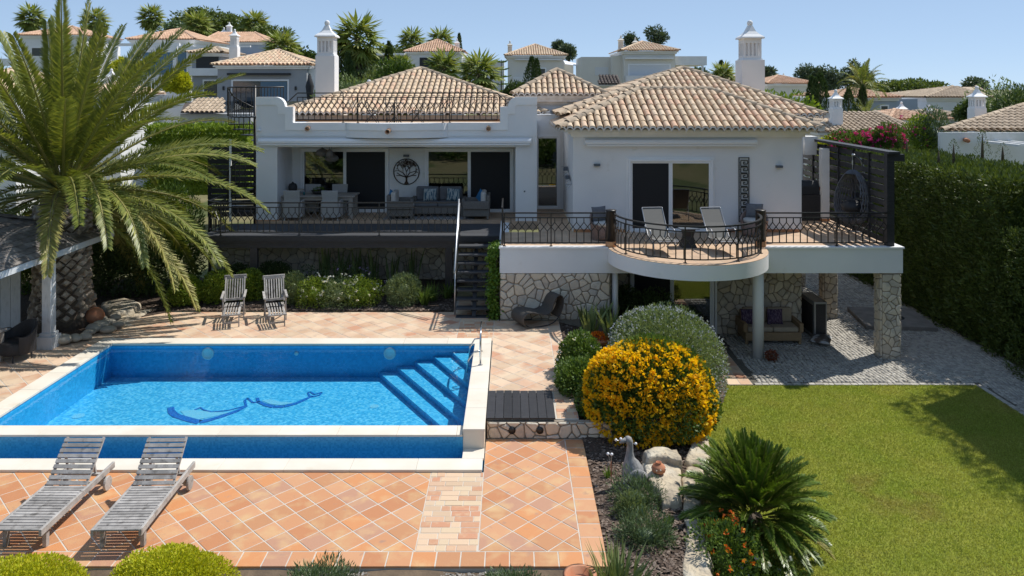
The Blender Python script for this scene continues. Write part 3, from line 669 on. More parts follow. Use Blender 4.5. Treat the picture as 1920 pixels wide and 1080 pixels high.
# low stone retaining step between the terraces
rw = thing('retaining_wall', 'low field stone retaining wall below the black plank step', 'wall', (.5, 14.55, 0), world=True)
MB().box(-.46, 14.52, -.3, 2.0, 14.6, ZU-.02).build('mortar', mortar, rw)
stones(rw, (-.46, 14.52, 0.0), (1, 0, 0), (0, 0, 1), 2.4, ZU-.02, .17, stone, .035, .01, seed=4)
for x in (.02, .55):
    o = MB().tube([(x, 14.47, .17), (x, 14.56, .17)], .07, 12).build('drain_pipe', black_metal, rw, True)
ps = thing('plank_step', 'black wooden plank step beside the pool corner', 'step', (.17, 15.2, ZU), world=True)
for i in range(8):
    MB().box(-.47+i*.166, 14.53+U(0, .015), ZU+.012, -.47+i*.166+.158, 15.86+U(-.02, .01), ZU+.045).build('plank', black_wood, ps, bevel=.004)
MB().box(-.44, 14.64, ZU+.001, .83, 14.70, ZU+.012).build('bearer', black_wood, ps); MB().box(-.44, 15.6, ZU+.001, .83, 15.66, ZU+.012).build('bearer', black_wood, ps)
# planting beds
def bedmesh(name, pts_l, pts_r, nv, m, amp=.03):
    V = []; n = len(pts_l)
    for a, b in zip(pts_l, pts_r):
        for k in range(nv+1):
            t = k/nv; x, y, z = [a[q]+(b[q]-a[q])*t for q in range(3)]; V.append((x, y, z+amp*(math.sin(x*9+y*4)*.5+math.sin(y*11-x*3)*.5)*(1 if 0 < k < nv else 0)))
    V = np.array(V); q = np.array([(i*(nv+1)+k, i*(nv+1)+k+1, (i+1)*(nv+1)+k+1, (i+1)*(nv+1)+k) for i in range(n-1) for k in range(nv)])
    return struct(add_obj(name, npmesh(name, V, q, m, smooth=True)))
bz = lambda y: -.06+.36*float(sm((y-14.1)/1.2))
ys_ = [6, 9, 10.5, 11.5, 12.6, 13.6, 14.3, 14.9, 15.5, 16.5, 17.5, 18.5, 19.3, 20.2, 20.79]
wallx = lambda y: float(np.interp(y, [6, 10, 11.6, 13.6, 14.4, 15.5, 17, 19, 23], [2.75, 2.75, 2.82, 3.2, 3.45, 3.95, 4.7, 5.42, 5.42]))
wallz = lambda y: float(np.interp(y, [6, 14, 15.5, 17, 19, 23], [-.14, -.10, -.2, -.42, -.72, -.74]))
bed = bedmesh('flower_bed', [(1.372 if y < 14.5 else 1.302, y, bz(y)) for y in ys_], [(wallx(y), y, wallz(y)) for y in ys_], 14, mulch_mat)
bed2 = bedmesh('flower_bed', [(2.6, 20.79, .22), (2.76, 21.5, 0.0), (2.76, 22.9, -.2)], [(5.42, 20.79, -.735), (5.42, 21.5, -.74), (5.42, 22.9, -.74)], 8, mulch_mat)
bed3 = bedmesh('flower_bed', [(-14, 7, -.10), (-14, 9, -.08), (-14, 10.62, -.06)], [(1.38, 7, -.14), (1.38, 9, -.1), (1.38, 10.62, -.06)], 30, soil)
bed4 = bedmesh('flower_bed', [(-13, 18.98, ZU+.03), (-13, 19.9, ZU+.05), (-16, 20.8, ZU+.06), (-16, 21.58, ZU+.06), (-16, 24.9, ZU+.12)],
               [(-11.0, 19.02, ZU+.02), (-10.72, 19.9, ZU+.02), (-10.5, 20.8, ZU+.02), (-9.6, 21.58, ZU+.02), (-1.63, 24.9, ZU+.1)], 20, mulch_mat)
bed5 = bedmesh('flower_bed', [(-9.9, 21.57, ZU+.02), (-9.9, 22.6, ZU+.07), (-9.9, 24.9, ZU+.11)], [(-1.63, 21.57, ZU+.02), (-1.63, 22.6, ZU+.06), (-1.63, 24.9, ZU+.1)], 24, mulch_mat)
def chips(name, n, xy, zf, s, m, flat=.35):
    P = xy(n); x, y = P[:, 0], P[:, 1]; z = zf(x, y); a = RNG.uniform(0, 6.28, n); L = s*RNG.uniform(.5, 1.5, n); W = L*RNG.uniform(.35, .8, n); tl = RNG.uniform(-flat, flat, (n, 2))
    ca, sa = np.cos(a), np.sin(a); cor = [(-1, -1), (1, -1), (1, 1), (-1, 1)]; V = []
    for (p, q) in cor: V.append(np.stack([x+ca*L*p*.5-sa*W*q*.5, y+sa*L*p*.5+ca*W*q*.5, z+.012+tl[:, 0]*L*p*.5+tl[:, 1]*W*q*.5], 1))
    V = np.stack(V, 1).reshape(-1, 3); return tag(add_obj(name, npmesh(name, V, np.arange(4*n).reshape(-1, 4), m)), kind='stuff')
def bedz(x, y):
    L_ = np.where(y < 14.5, 1.372, 1.302); b0 = -.06+.36*sm((y-14.1)/1.2); wx = np.interp(y, [6, 10, 11.6, 13.6, 14.4, 15.5, 17, 19, 23], [2.75, 2.75, 2.82, 3.2, 3.45, 3.95, 4.7, 5.42, 5.42]); wz = np.interp(y, [6, 14, 15.5, 17, 19, 23], [-.14, -.10, -.2, -.42, -.72, -.74])
    t = np.clip((x-L_)/(wx-L_), 0, 1); return b0+(wz-b0)*t+.012
def xy_r(n):
    y = RNG.uniform(9.8, 20.7, n); L_ = np.where(y < 14.5, 1.39, 1.33); wx = np.interp(y, [10, 11.6, 13.6, 14.4, 15.5, 17, 19, 23], [2.75, 2.82, 3.2, 3.45, 3.95, 4.7, 5.42, 5.42]); return np.stack([L_+RNG.random(n)*(wx-L_), y], 1)
tag(chips('bark_chips', 9000, xy_r, bedz, .05, chip_mat), 'dark bark chips mulching the bed between terrace and lawn', 'bark chips')
tag(chips('bark_chips', 6000, lambda n: np.stack([RNG.uniform(-10.3, -1.7, n), 21.6+RNG.random(n)**1.6*3, ], 1), lambda x, y: ZU+.03+.03*sm((y-21.6)/1.)+0*x, .055, chip_mat), 'bark chips mulching the bed under the dark deck', 'bark chips')
tag(chips('gravel', 9000, lambda n: np.stack([RNG.uniform(-7.6, 1.6, n), RNG.uniform(9.7, 10.6, n)], 1), lambda x, y: -.075+0*x, .03, gravel_mat), 'loose gravel and chips along the front edge of the tiled terrace', 'gravel')
# lawn
lw = MB(); lw.add([(2.3, 4, ZG), (11.6, 4, ZG), (11.6, 19.02, ZG), (5.3, 19.02, ZG), (4.0, 16.4, ZG), (2.9, 13.6, ZG), (2.3, 11, ZG)], [tuple(range(7))]); lawn = struct(lw.build('lawn', grass_mat))
n = 260000; P = np.stack([RNG.uniform(2.8, 11.6, n), 9.2+RNG.random(n)*9.8, np.full(n, ZG)], 1)
q = P[:, 0] > np.interp(P[:, 1], [9, 10, 11.6, 13.6, 14.4, 15.5, 17, 19.05], [2.75, 2.75, 2.8, 2.95, 3.2, 3.6, 4.3, 5.2]); q &= P[:, 0] < 1.0*(P[:, 1])*.70+.6
P = P[q]; k = len(P)
tag(leaf_obj('grass', P, unit(rdir(k)*.75+np.array([0, 0, .8])), .045*RNG.uniform(.5, 1.3, k), .011, blade_mat, None, kind='stuff'), 'short mown green lawn grass with dry patches', 'grass')
# cobbled paving
slab('paving_bed', [(6.06, 19.06, -.95, 13.6, 36, ZG-.012), (11.62, 6, -.95, 13.6, 19.05, ZG-.012), (2.7, 22.9, -.95, 6.05, 22.98, ZG-.012)], sand_joint)
def setts(x0, x1, y0, y1, s, wob=.05):
    xs = np.arange(x0+s/2, x1, s); ys2 = np.arange(y0+s/2, y1, s*1.05); X, Y = np.meshgrid(xs, ys2); n = X.size
    X = X.ravel(); Y = Y.ravel(); X = X+RNG.normal(0, .007, n); Y = Y+RNG.normal(0, .006, n)+wob*np.sin(X*2.2)+.03*np.sin(X*5+Y); X = X+.04*np.sin(Y*3)
    q = (X > x0+s*.5) & (X < x1-s*.5) & (Y > y0+s*.5); X, Y = X[q], Y[q]; n = len(X); h = s*.44; V = []
    zt = ZG+.012+RNG.normal(0, .004, n)
    for (p, w, dz) in [(-1, -1, 0), (1, -1, 0), (1, 1, 0), (-1, 1, 0)]: V.append(np.stack([X+p*h, Y+w*h, np.full(n, ZG-.02)], 1))
    for (p, w) in [(-1, -1), (1, -1), (1, 1), (-1, 1)]: V.append(np.stack([X+p*h*RNG.uniform(.72, 1., n), Y+w*h*RNG.uniform(.72, 1., n), zt+RNG.normal(0, .003, n)], 1))
    V = np.stack(V, 1).reshape(-1, 3); b = (np.arange(n)*8)[:, None]; Fq = np.concatenate([b+np.array([[4, 5, 6, 7]]), b+np.array([[0, 1, 5, 4]]), b+np.array([[1, 2, 6, 5]]), b+np.array([[2, 3, 7, 6]]), b+np.array([[3, 0, 4, 7]])])
    return npmesh('setts', V, Fq, cobble_mat, np.tile(RNG.random(n), 5))
for (a, b, c_, d_, s) in ((6.2, 13.6, 19.18, 26.5, .105), (6.2, 13.6, 26.5, 34, .14), (11.75, 13.6, 12, 19.18, .105)):
    tag(add_obj('cobbles', setts(a, b, c_, d_, s)), 'pale limestone setts paving the drive under the balcony', 'paving', kind='stuff')
ke = thing('cobble_kerb', 'row of pale limestone blocks edging the lawn', 'kerb', (8.8, 19.1, ZG), world=True)
x = 6.1
while x < 11.6:
    w = U(.13, .22); MB().box(x, 19.03, ZG-.1, min(x+w-.012, 11.62), 19.16, ZG+.018+U(-.004, .006)).build('kerb_block', cobble_mat, ke, bevel=.008); x += w
y = 13.0
while y < 19.0:
    w = U(.13, .22); MB().box(11.61, y, ZG-.1, 11.73, y+w-.012, ZG+.016+U(-.004, .006)).build('kerb_block', cobble_mat, ke, bevel=.008); y += w
pth = slab('path', [(5.43, 19.06, -.95, 6.05, 22.88, ZG+.006)], grout)
lay(pth, lattice([(5.44, 19.06, 6.05, 22.88)], None, straight=(.3, .42)), ZG+.01, terracotta_old, name='tile')
mc = thing('manhole_slab', 'low concrete slab with a dark round cover beside the hedge', 'slab', (12.1, 24.1, ZG), world=True)
mcm = mat('grey_concrete', (.24, .22, .2), (.18, .165, .15), scale=4, rough=.95, bump=.005)
MB().prism([(10.9, 23.4), (13.0, 23.2), (13.2, 25.2), (11.2, 25.4)], ZG-.05, ZG+.14, cham=.02).build('slab_top', mcm, mc)
MB().lathe([(.26, ZG+.14), (.26, ZG+.155), (.24, ZG+.16)], (12.2, 24.2), 20).build('cover', dark_metal, mc)
for (px, py) in ((1365+218, 597), (1705, 676)):
    p = G(px, py, ZG); MB().prism([(p.x+.33*math.cos(a)*U(.9, 1.1), p.y+.24*math.sin(a)) for a in np.linspace(0, 5.9, 14)], ZG-.02, ZG+.022, cham=.01).build('drain_patch', gravel_mat, None)
    o = bpy.data.objects[-1] if False else None
for i, o in enumerate([o for o in COL.objects if o.name.startswith('drain_patch')]):
    tag(o, ['dark round gravel patch at the foot of the rear stone pillar', 'dark round gravel patch at the foot of the front stone pillar'][i], 'gravel patch')
# boulders of the bank above the lawn
def boulder(name, label, px, z, zb, seed):
    rg = random.Random(seed); pts = [G(x, y, z) for x, y in px]; n = len(pts); poly = []
    for i in range(n):
        a, b = pts[i], pts[(i+1) % n]
        for t in (0, .33, .66): q = a.lerp(b, t); poly.append((q.x+rg.uniform(-.03, .03), q.y+rg.uniform(-.04, .04)))
    cx = sum(p[0] for p in poly)/len(poly); cy = sum(p[1] for p in poly)/len(poly); m = len(poly); vs_ = []
    for (zz, k) in ((zb, 1.04), (zb*.5+z*.5, 1.07), (z-.10, 1.05), (z-.03, 1.0), (z, .9), (z+.012, .6), (z+.006, .25)):
        for p in poly: vs_.append((cx+(p[0]-cx)*k+rg.uniform(-.012, .012), cy+(p[1]-cy)*k+rg.uniform(-.012, .012), zz+rg.uniform(-.018, .018)))
    fs = [(i*m+k, i*m+(k+1) % m, (i+1)*m+(k+1) % m, (i+1)*m+k) for i in range(6) for k in range(m)]+[tuple(6*m+k for k in range(m))]
    o = MB().add(vs_, fs).build(name, boulder_mat, None, True); return tag(o, label, 'boulder', 'boulders along the edge of the lawn')
boulder('boulder', 'long pale limestone slab beside the orange flowers, nearest the camera', [(1284, 972), (1312, 948), (1322, 1000), (1331, 1044), (1334, 1100), (1292, 1100), (1276, 1058), (1286, 1010)], -.06, -.85, 1)
boulder('boulder', 'narrow pale slab left of the big cycad, behind the longest slab', [(1277, 905), (1288, 872), (1318, 872), (1320, 930), (1311, 946), (1284, 970)], -.04, -.85, 2)
boulder('boulder', 'flat pale rock carrying the round clay pot', [(1206, 866), (1240, 858), (1274, 870), (1277, 930), (1244, 934), (1222, 908)], .08, -.6, 3)
boulder('boulder', 'half shaded rock under the front of the yellow flowered bush', [(1207, 842), (1240, 836), (1272, 842), (1276, 862), (1240, 856), (1212, 856)], .2, -.6, 4)
boulder('boulder', 'pale wall rock between the yellow bush and the lawn', [(1284, 862), (1299, 824), (1325, 806), (1334, 838), (1322, 866)], .02, -.85, 5)
boulder('boulder', 'flat slab lying in the bed beside the thick palm trunk', [(190, 566), (232, 556), (262, 566), (250, 580), (205, 584)], ZU+.22, ZU-.1, 6)
boulder('boulder', 'grey slab leading from the palm bed to the pool terrace', [(200, 590), (246, 582), (288, 578), (262, 592), (226, 600)], ZU+.06, ZU-.1, 7)
sp = [(62, 644, .2), (80, 646, .15), (118, 644, .2), (141, 640, .16), (160, 637, .15), (168, 628, .13), (176, 622, .18), (190, 618, .2), (186, 606, .19), (203, 624, .17), (206, 610, .15), (222, 614, .15), (216, 600, .14), (180, 598, .15)]
for i, (x, y, r) in enumerate(sp):
    p = G(x, y, ZU+.02); o = MB().blob((0, 0, r*.55), (r*1.25, r*.85, r*.62), 12, 8, .06, i).build('border_stone', pebble_mat, None, True, loc=p); o.rotation_euler.z = U(-.5, .5)
    tag(o, 'rounded beige river stone edging the bed of the thick palm', 'stone', 'rounded stones edging the palm bed')
p = G(178, 606, ZU+.05); tag(MB().blob((0, 0, .2), (.25, .23, .22), 14, 9, .04, 3).build('clay_ball', clay_pot, None, True, loc=p), 'round weathered clay ball leaning at the thick palm trunk', 'clay ball')
# ------------------------------------------------------------------ swimming pool
pool = thing('swimming_pool', 'rectangular blue mosaic swimming pool with pale stone coping', 'pool', (-5.3, 16.5, .3), world=True)
WX0, WX1, WY0, WY1, FZ, WZ = -9.8, -.86, 14.39, 18.70, -.42, .30
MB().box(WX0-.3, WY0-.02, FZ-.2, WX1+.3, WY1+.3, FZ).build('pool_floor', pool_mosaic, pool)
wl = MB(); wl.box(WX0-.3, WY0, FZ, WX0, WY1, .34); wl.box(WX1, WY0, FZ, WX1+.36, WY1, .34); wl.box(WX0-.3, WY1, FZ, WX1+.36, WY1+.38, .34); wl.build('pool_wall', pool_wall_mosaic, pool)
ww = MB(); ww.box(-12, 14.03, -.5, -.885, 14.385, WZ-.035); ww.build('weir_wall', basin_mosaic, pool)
x = -12.0
while x < -.9:
    w = min(1.1, -.885-x); MB().box(x, 14.0, WZ-.033, x+w-.004, 14.392, WZ+.004).build('coping_slab', limestone, pool, bevel=.004); x += 1.1
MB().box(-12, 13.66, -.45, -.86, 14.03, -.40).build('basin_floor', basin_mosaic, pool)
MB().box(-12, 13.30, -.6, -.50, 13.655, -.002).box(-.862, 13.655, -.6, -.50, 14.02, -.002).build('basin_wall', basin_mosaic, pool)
MB().add([(-12, 13.64, -.16), (-.87, 13.64, -.16), (-.87, 14.03, -.16), (-12, 14.03, -.16)], [(0, 1, 2, 3)]).build('basin_water', soft_water, pool)
x = -12.0
while x < -.5:
    w = min(1.15, -.485-x); MB().box(x, 13.235, .0, x+w-.004, 13.645, .045).build('coping_slab', limestone, pool, bevel=.005); x += 1.15
MB().box(-.875, 13.648, .0, -.485, 14.02, .045).build('coping_slab', limestone, pool, bevel=.005)
MB().box(-.88, 14.022, -.02, -.488, 14.36, .352).build('end_block', limestone, pool, bevel=.006)
y = 14.015
while y < 18.7:
    w = min(.94, 18.70-y); MB().box(-.885, y, .352, -.48, y+w-.004, .402).build('coping_slab', limestone, pool, bevel=.005); y += .94
x = -10.2
while x < -.5:
    w = min(1.08, -.48-x); MB().box(x, 18.702, .352, x+w-.004, 19.12, .402).build('coping_slab', limestone, pool, bevel=.005); x += 1.08
y = 13.0
while y < 18.7:
    w = min(.95, 18.70-y); MB().box(-10.2, y, .352, -9.78, y+w-.004, .402).build('coping_slab', limestone, pool, bevel=.005); y += .95
MB().box(-10.2, 13.0, -.5, -9.80, 14.39, .35).build('pool_wall', limestone, pool)
MB().box(-.60, 14.36, -.02, -.488, 14.6, .352).build('side_facing', limestone, pool)
for i, (xf, yr, z) in enumerate(((-3.25, 14.75, -.29), (-2.80, 15.4, -.16), (-2.36, 16.05, -.03), (-1.9, 16.75, .09), (-1.45, 17.5, .19))):
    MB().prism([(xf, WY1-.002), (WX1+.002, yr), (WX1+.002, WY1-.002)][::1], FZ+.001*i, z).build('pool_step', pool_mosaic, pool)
for px in (390, 731):
    o = MB().lathe([(.15, 0), (.15, .02), (.12, .035), (.11, .02), (.03, .02)], (0, 0), 20).build('pool_light', frame_white, pool, True); o.rotation_euler = (math.pi/2, 0, 0); o.location = (DX(px, 18.7), 18.699, .16)
o = MB().lathe([(.05, 0), (.05, .02), (.02, .03)], (0, 0), 12).build('water_inlet', frame_white, pool, True); o.rotation_euler = (math.pi/2, 0, 0); o.location = (DX(556, 18.7), 18.699, .16)
for (px, py, r) in ((147, 780, .13), (702, 762, .1)):
    p = G(px, py, FZ); MB().lathe([(r, FZ+.001), (r, FZ+.006)], (p.x, p.y), 14).build('floor_drain', dolphin_light, pool)
def flat_shape(name, pts, m, z, closed=True, w=None):
    q = [G(300+a/3.097, 640+b/3.097, FZ) for a, b in pts]; mb = MB()
    if w is None: mb.prism([(p.x, p.y) for p in q], FZ+z, FZ+z+.004)
    else:
        for i in range(len(q)-1): mb.bar(Vector((q[i].x, q[i].y, FZ+z)), Vector((q[i+1].x, q[i+1].y, FZ+z)), w[i] if isinstance(w, list) else w, .006)
    return mb.build(name, m, pool)
flat_shape('dolphin_belly', [(118, 405), (150, 440), (220, 455), (300, 440), (400, 415), (300, 412), (200, 400)], dolphin_light, .003)
flat_shape('dolphin_outline', [(62, 385), (66, 410), (90, 432), (140, 448), (190, 462), (230, 470), (300, 455), (380, 430), (450, 405), (500, 375)], dolphin_dark, .008, w=[.14, .16, .17, .18, .18, .15, .12, .11, .09])
flat_shape('dolphin_outline', [(500, 375), (492, 345), (510, 332), (540, 358), (580, 352)], dolphin_dark, .008, w=.05)
flat_shape('dolphin_outline', [(200, 400), (235, 385), (250, 398), (300, 412), (400, 402), (480, 380)], dolphin_dark, .008, w=.035)
flat_shape('dolphin_belly', [(590, 345), (640, 365), (700, 372), (780, 358), (700, 352), (640, 338)], dolphin_light, .003)
flat_shape('dolphin_outline', [(565, 330), (572, 352), (610, 370), (660, 382), (720, 380), (790, 362), (850, 335), (885, 318)], dolphin_dark, .008, w=[.07, .10, .12, .12, .11, .09, .07])
flat_shape('dolphin_outline', [(870, 322), (858, 300), (875, 295), (895, 310), (940, 298), (925, 315), (880, 324)], dolphin_dark, .008, w=.045)
wat = MB(); nx, ny = 2, 2; wat.add([(WX0-.02, WY0, WZ), (WX1+.02, WY0, WZ), (WX1+.02, WY1, WZ), (WX0-.02, WY1, WZ)], [(0, 1, 2, 3)]); wat.build('water', water_mat, pool)
hr = thing('pool_handrail', 'stainless steel handrail hoop at the pool steps', 'handrail', (-.69, 17.3, .402), world=True)
MB().tube([(-.69, 17.25, .40), (-.69, 17.25, .95), (-.69, 17.32, 1.08), (-.69, 17.5, 1.14), (-.69, 17.95, 1.16), (-.70, 18.1, 1.08), (-.72, 18.15, .95), (-.72, 18.15, .40)], .022, 10).build('hoop', steel, hr, True)
MB().tube([(-.69, 17.27, .72), (-.83, 17.27, .70), (-.97, 17.27, .50), (-1.0, 17.27, .22)], .018, 8).build('lower_arm', steel, hr, True); MB().tube([(-.72, 18.13, .72), (-.86, 18.13, .70), (-.98, 18.13, .50), (-1.0, 18.13, .21)], .018, 8).build('lower_arm', steel, hr, True)
for y in (17.25, 18.15): MB().lathe([(.05, .402), (.05, .412), (.03, .42)], (-.69 if y < 18 else -.72, y), 14).build('base_flange', steel, hr)
# ------------------------------------------------------------------ the villa
villa = thing('villa', 'white rendered villa with clay tile roofs, balcony and roof terrace', 'house', (1, 25, -.75), world=True)
def vb(name, boxes, m=white, bevel=0, parent=None):
    mb = MB()
    for b in boxes: mb.box(*b)
    return mb.build(name, m, parent or villa, bevel=bevel)
# ---- lower floor
vb('lower_wall', [(-.30, 20.84, -.7, 2.72, 21.1, 1.615), (-.30, 21.1, -.7, -.05, 27, 1.615), (2.45, 21.1, -.9, 2.72, 22.98, 1.615),
                  (2.72, 22.98, -.9, 3.56, 23.25, 2.15), (6.12, 22.98, -.9, 8.75, 23.25, 2.15), (3.56, 22.98, 1.52, 6.12, 23.25, 2.15), (8.5, 23.25, -.9, 8.75, 33, 2.15)], mortar)
stones(villa, (-.30, 20.84, ZU), (1, 0, 0), (0, 0, 1), 3.0, 1.615-ZU, .215, stone, .045, .011, seed=2)
stones(villa, (6.18, 22.98, ZG), (1, 0, 0), (0, 0, 1), 2.58, 2.9, .225, stone, .045, .011, seed=3)
stones(villa, (2.74, 22.98, ZG), (1, 0, 0), (0, 0, 1), .80, 2.3, .22, stone, .045, .011, seed=8, joined=True, name='stones_rest')
sliding_door(villa, 3.58, 6.10, 22.96, ZG+.06, 1.52, (True, False))
vb('shutter_guide', [(6.12, 22.86, ZG+.01, 6.18, 22.975, 1.5)], frame_white)
vb('threshold', [(3.5, 22.72, ZG-.02, 6.16, 22.96, ZG+.055)], limestone)
for i, (x, y, r, zz) in enumerate(((2.86, 20.98, .09, -.2), (6.80, 20.98, .15, ZG-.02))):
    MB().lathe([(r, zz), (r, 1.96)], (x, y), 24).build('column', white, villa, True)
def pillar(x0, x1, y0, y1, seed, joined):
    vb('pillar_core', [(x0+.03, y0+.03, ZG-.1, x1-.03, y1-.03, 1.618)], mortar)
    for (o, u, w) in (((x0+.03, y0+.03, ZG-.02), (1, 0, 0), x1-x0-.06), ((x0+.03, y1-.03, ZG-.02), (0, -1, 0), y1-y0-.06), ((x1-.03, y0+.03, ZG-.02), (0, 1, 0), y1-y0-.06)):
        stones(villa, o, u, (0, 0, 1), w, 1.60-ZG, .19, stone, .035, .01, seed=seed, joined=joined, name='stones_rest' if joined else 'stone'); seed += 1
pillar(10.12, 10.68, 20.83, 21.32, 21, False); pillar(10.05, 10.52, 24.5, 24.95, 31, True); pillar(10.6, 11.0, 28.4, 28.8, 41, True)
# ---- balcony
vb('balcony_beam', [(-.305, 20.80, 1.62, 10.69, 20.835, 2.29), (-.305, 20.835, 1.62, 10.69, 21.05, 2.29), (10.44, 21.05, 1.62, 10.69, 28.9, 2.29), (-.305, 21.05, 1.62, -.06, 24.9, 2.29)])
bf = mat('balcony_floor_tile', (.56, .40, .27), (.50, .34, .225), scale=1.3, rough=.7)
def tile_floor_mat():
    m = bpy.data.materials.new('terracotta_paving_grid'); m.use_nodes = True; t = m.node_tree; N = t.nodes; Lk = t.links; b = N['Principled BSDF']; b.inputs['Roughness'].default_value = .65
    geo = N.new('ShaderNodeNewGeometry'); bt = N.new('ShaderNodeTexBrick'); bt.offset = 0; bt.inputs['Scale'].default_value = 1; bt.inputs['Brick Width'].default_value = .33; bt.inputs['Row Height'].default_value = .33
    bt.inputs['Mortar Size'].default_value = .006; bt.inputs['Color1'].default_value = (.56, .38, .25, 1); bt.inputs['Color2'].default_value = (.60, .43, .29, 1); bt.inputs['Mortar'].default_value = (.40, .32, .25, 1)
    n = N.new('ShaderNodeTexNoise'); n.inputs['Scale'].default_value = 2.; Lk.new(geo.outputs['Position'], n.inputs['Vector']); mx = N.new('ShaderNodeMix'); mx.data_type = 'RGBA'; mx.blend_type = 'MULTIPLY'; mx.inputs[0].default_value = .5
    Lk.new(geo.outputs['Position'], bt.inputs['Vector']); Lk.new(bt.outputs[0], mx.inputs[6]); Lk.new(n.outputs[0], mx.inputs[7]); hs = N.new('ShaderNodeHueSaturation'); hs.inputs['Value'].default_value = 1.25; Lk.new(mx.outputs[2], hs.inputs['Color']); Lk.new(hs.outputs[0], b.inputs['Base Color']); return m
tile_grid = tile_floor_mat()
CXB, RB = 4.775, 2.13
arc = [(CXB-RB*math.cos(math.pi*k/40), 20.79-RB*math.sin(math.pi*k/40)) for k in range(41)]
def ring(r, n=40): return [(CXB-r*math.cos(math.pi*k/n), 20.79-r*math.sin(math.pi*k/n)) for k in range(n+1)]
vb('balcony_floor', [(-.28, 20.99, 2.20, 10.50, 22.955, 2.33), (.86, 22.955, 2.2, 1.865, 27.3, 2.33), (8.76, 22.955, 2.2, 10.5, 28.9, 2.33)], tile_grid)
vb('balcony_coping', [(-.33, 20.765, 2.29, 2.645, 20.985, 2.336), (6.905, 20.765, 2.29, 10.72, 20.985, 2.336), (10.505, 20.985, 2.29, 10.72, 28.9, 2.336), (-.33, 20.985, 2.29, -.285, 24.9, 2.336)], white_trim)
mb = MB(); A = ring(RB); n = len(A); mb.add([(x, y, 1.94) for x, y in A]+[(x, y, 2.318) for x, y in A], [(k, k+1, n+k+1, n+k) for k in range(n-1)]); mb.add([(x, y, 1.94) for x, y in A], [tuple(range(n))[::-1]]); mb.build('bow_fascia', white, villa, True)
mb = MB(); mb.prism(A+[(CXB+RB, 21.0), (CXB-RB, 21.0)], 2.318, 2.331); mb.build('bow_floor', tile_grid, villa)
# ---- right wing walls
vb('right_wing_wall', [(1.87, 22.96, 2.331, 3.53, 23.2, 5.32), (6.07, 22.96, 2.331, 8.75, 23.2, 5.32), (3.53, 22.96, 4.53, 6.07, 23.2, 5.32),
                       (1.87, 23.2, 2.331, 2.11, 33, 5.32), (8.51, 23.2, 2.15, 8.75, 33, 5.32)])
vb('right_wing_skirting', [(1.88, 22.945, 2.332, 3.5, 22.962, 2.42), (6.1, 22.945, 2.332, 8.74, 22.962, 2.42)], terracotta)
sliding_door(villa, 3.53, 6.07, 22.97, 2.335, 4.53, (True, False))
vb('door_surround', [(3.47, 22.94, 2.34, 3.53, 22.965, 4.59), (6.07, 22.94, 2.34, 6.13, 22.965, 4.59), (3.53, 22.94, 4.53, 6.07, 22.965, 4.59)], white_trim)
vb('bedroom', [(2.12, 26.6, 2.34, 8.5, 26.7, 5.3), (2.12, 23.21, 5.2, 8.5, 26.6, 5.3)], room_mat); vb('bedroom_floor', [(2.12, 22.97, 2.25, 8.5, 26.6, 2.336)], room_floor)
vb('lower_room', [(2.72, 26.6, -.7, 8.5, 26.7, 2.2), (2.72, 23.26, 2.16, 8.5, 26.6, 2.24)], room_mat); vb('lower_room_floor', [(2.72, 22.99, -.78, 8.5, 26.6, -.69)], room_floor)
# cornice + roofs of the right wing
vb('cornice', [(1.80, 22.86, 5.20, 8.82, 24.0, 5.285), (1.70, 22.74, 5.285, 8.92, 24.0, 5.37), (1.56, 22.58, 5.37, 9.06, 24.0, 5.44)], white_trim)
vb('cornice', [(1.80, 24.0, 5.2, 1.9, 33, 5.285), (1.70, 24., 5.285, 2.0, 33, 5.37), (1.56, 24., 5.37, 2.1, 33, 5.44), (8.7, 24., 5.2, 9.06, 33, 5.44)], white_trim)
f1, hp1, rd1 = hip_quads(1.40, 9.15, 22.42, 33.0, 5.45, 6.58, 4.22, 6.55, 25.15, 25.15)
A, B, R, S = Vector((1.40, 22.42, 5.45)), Vector((9.15, 22.42, 5.45)), Vector((4.22, 25.15, 6.58)), Vector((6.55, 25.15, 6.58))
rf = roof_obj(villa, [(A, B, R, S), (Vector((1.40, 26.5, 5.45)), A, R, R), (B, Vector((9.15, 27.6, 5.45)), S, S)], roof_tile_mat, roof_under_mat, objects=215)
hip_caps(rf, A, R, ridge_mat); hip_caps(rf, B, S, ridge_mat); hip_caps(rf, R, S, ridge_mat); eave_wave(rf, A, B, .22, mortar_white); eave_wave(rf, (1.40, 30, 5.45), A, .22, mortar_white, out=(-1, 0, 0)); eave_wave(rf, B, (9.15, 30, 5.45), .22, mortar_white, out=(1, 0, 0))
vb('rear_wing_wall', [(2.11, 25.6, 5.3, 9.8, 25.8, 5.66), (9.6, 25.8, 2.3, 9.8, 33, 5.66), (8.8, 25.6, 2.35, 9.8, 25.8, 5.3)])
vb('rear_cornice', [(8.0, 25.35, 5.52, 10.05, 25.9, 5.66), (9.8, 25.9, 5.52, 10.05, 33, 5.66)], white_trim)
A2, B2, C2, D2, T2 = Vector((1.55, 25.0, 5.74)), Vector((10.35, 25.0, 5.74)), Vector((10.35, 33.6, 5.74)), Vector((1.55, 33.6, 5.74)), Vector((6.6, 29.3, 7.39))
rf2 = roof_obj(villa, [(A2, B2, T2, T2), (B2, C2, T2, T2), (D2, A2, T2, T2)], roof_tile_mat, roof_under_mat)
hip_caps(rf2, A2, T2, ridge_mat); hip_caps(rf2, B2, T2, ridge_mat); hip_caps(rf2, D2, T2, ridge_mat, objects=False); eave_wave(rf2, (7.8, 25, 5.74), B2, .22, mortar_white)
vb('eave_end_block', [(9.02, 22.36, 5.40, 9.2, 22.5, 5.56), (10.24, 24.93, 5.69, 10.42, 25.06, 5.85)], mortar_white)
chimney(villa, DX(1412, 30.0), 30.4, 5.0, DZ(112, 30), DZ(72, 30), .90, .70)
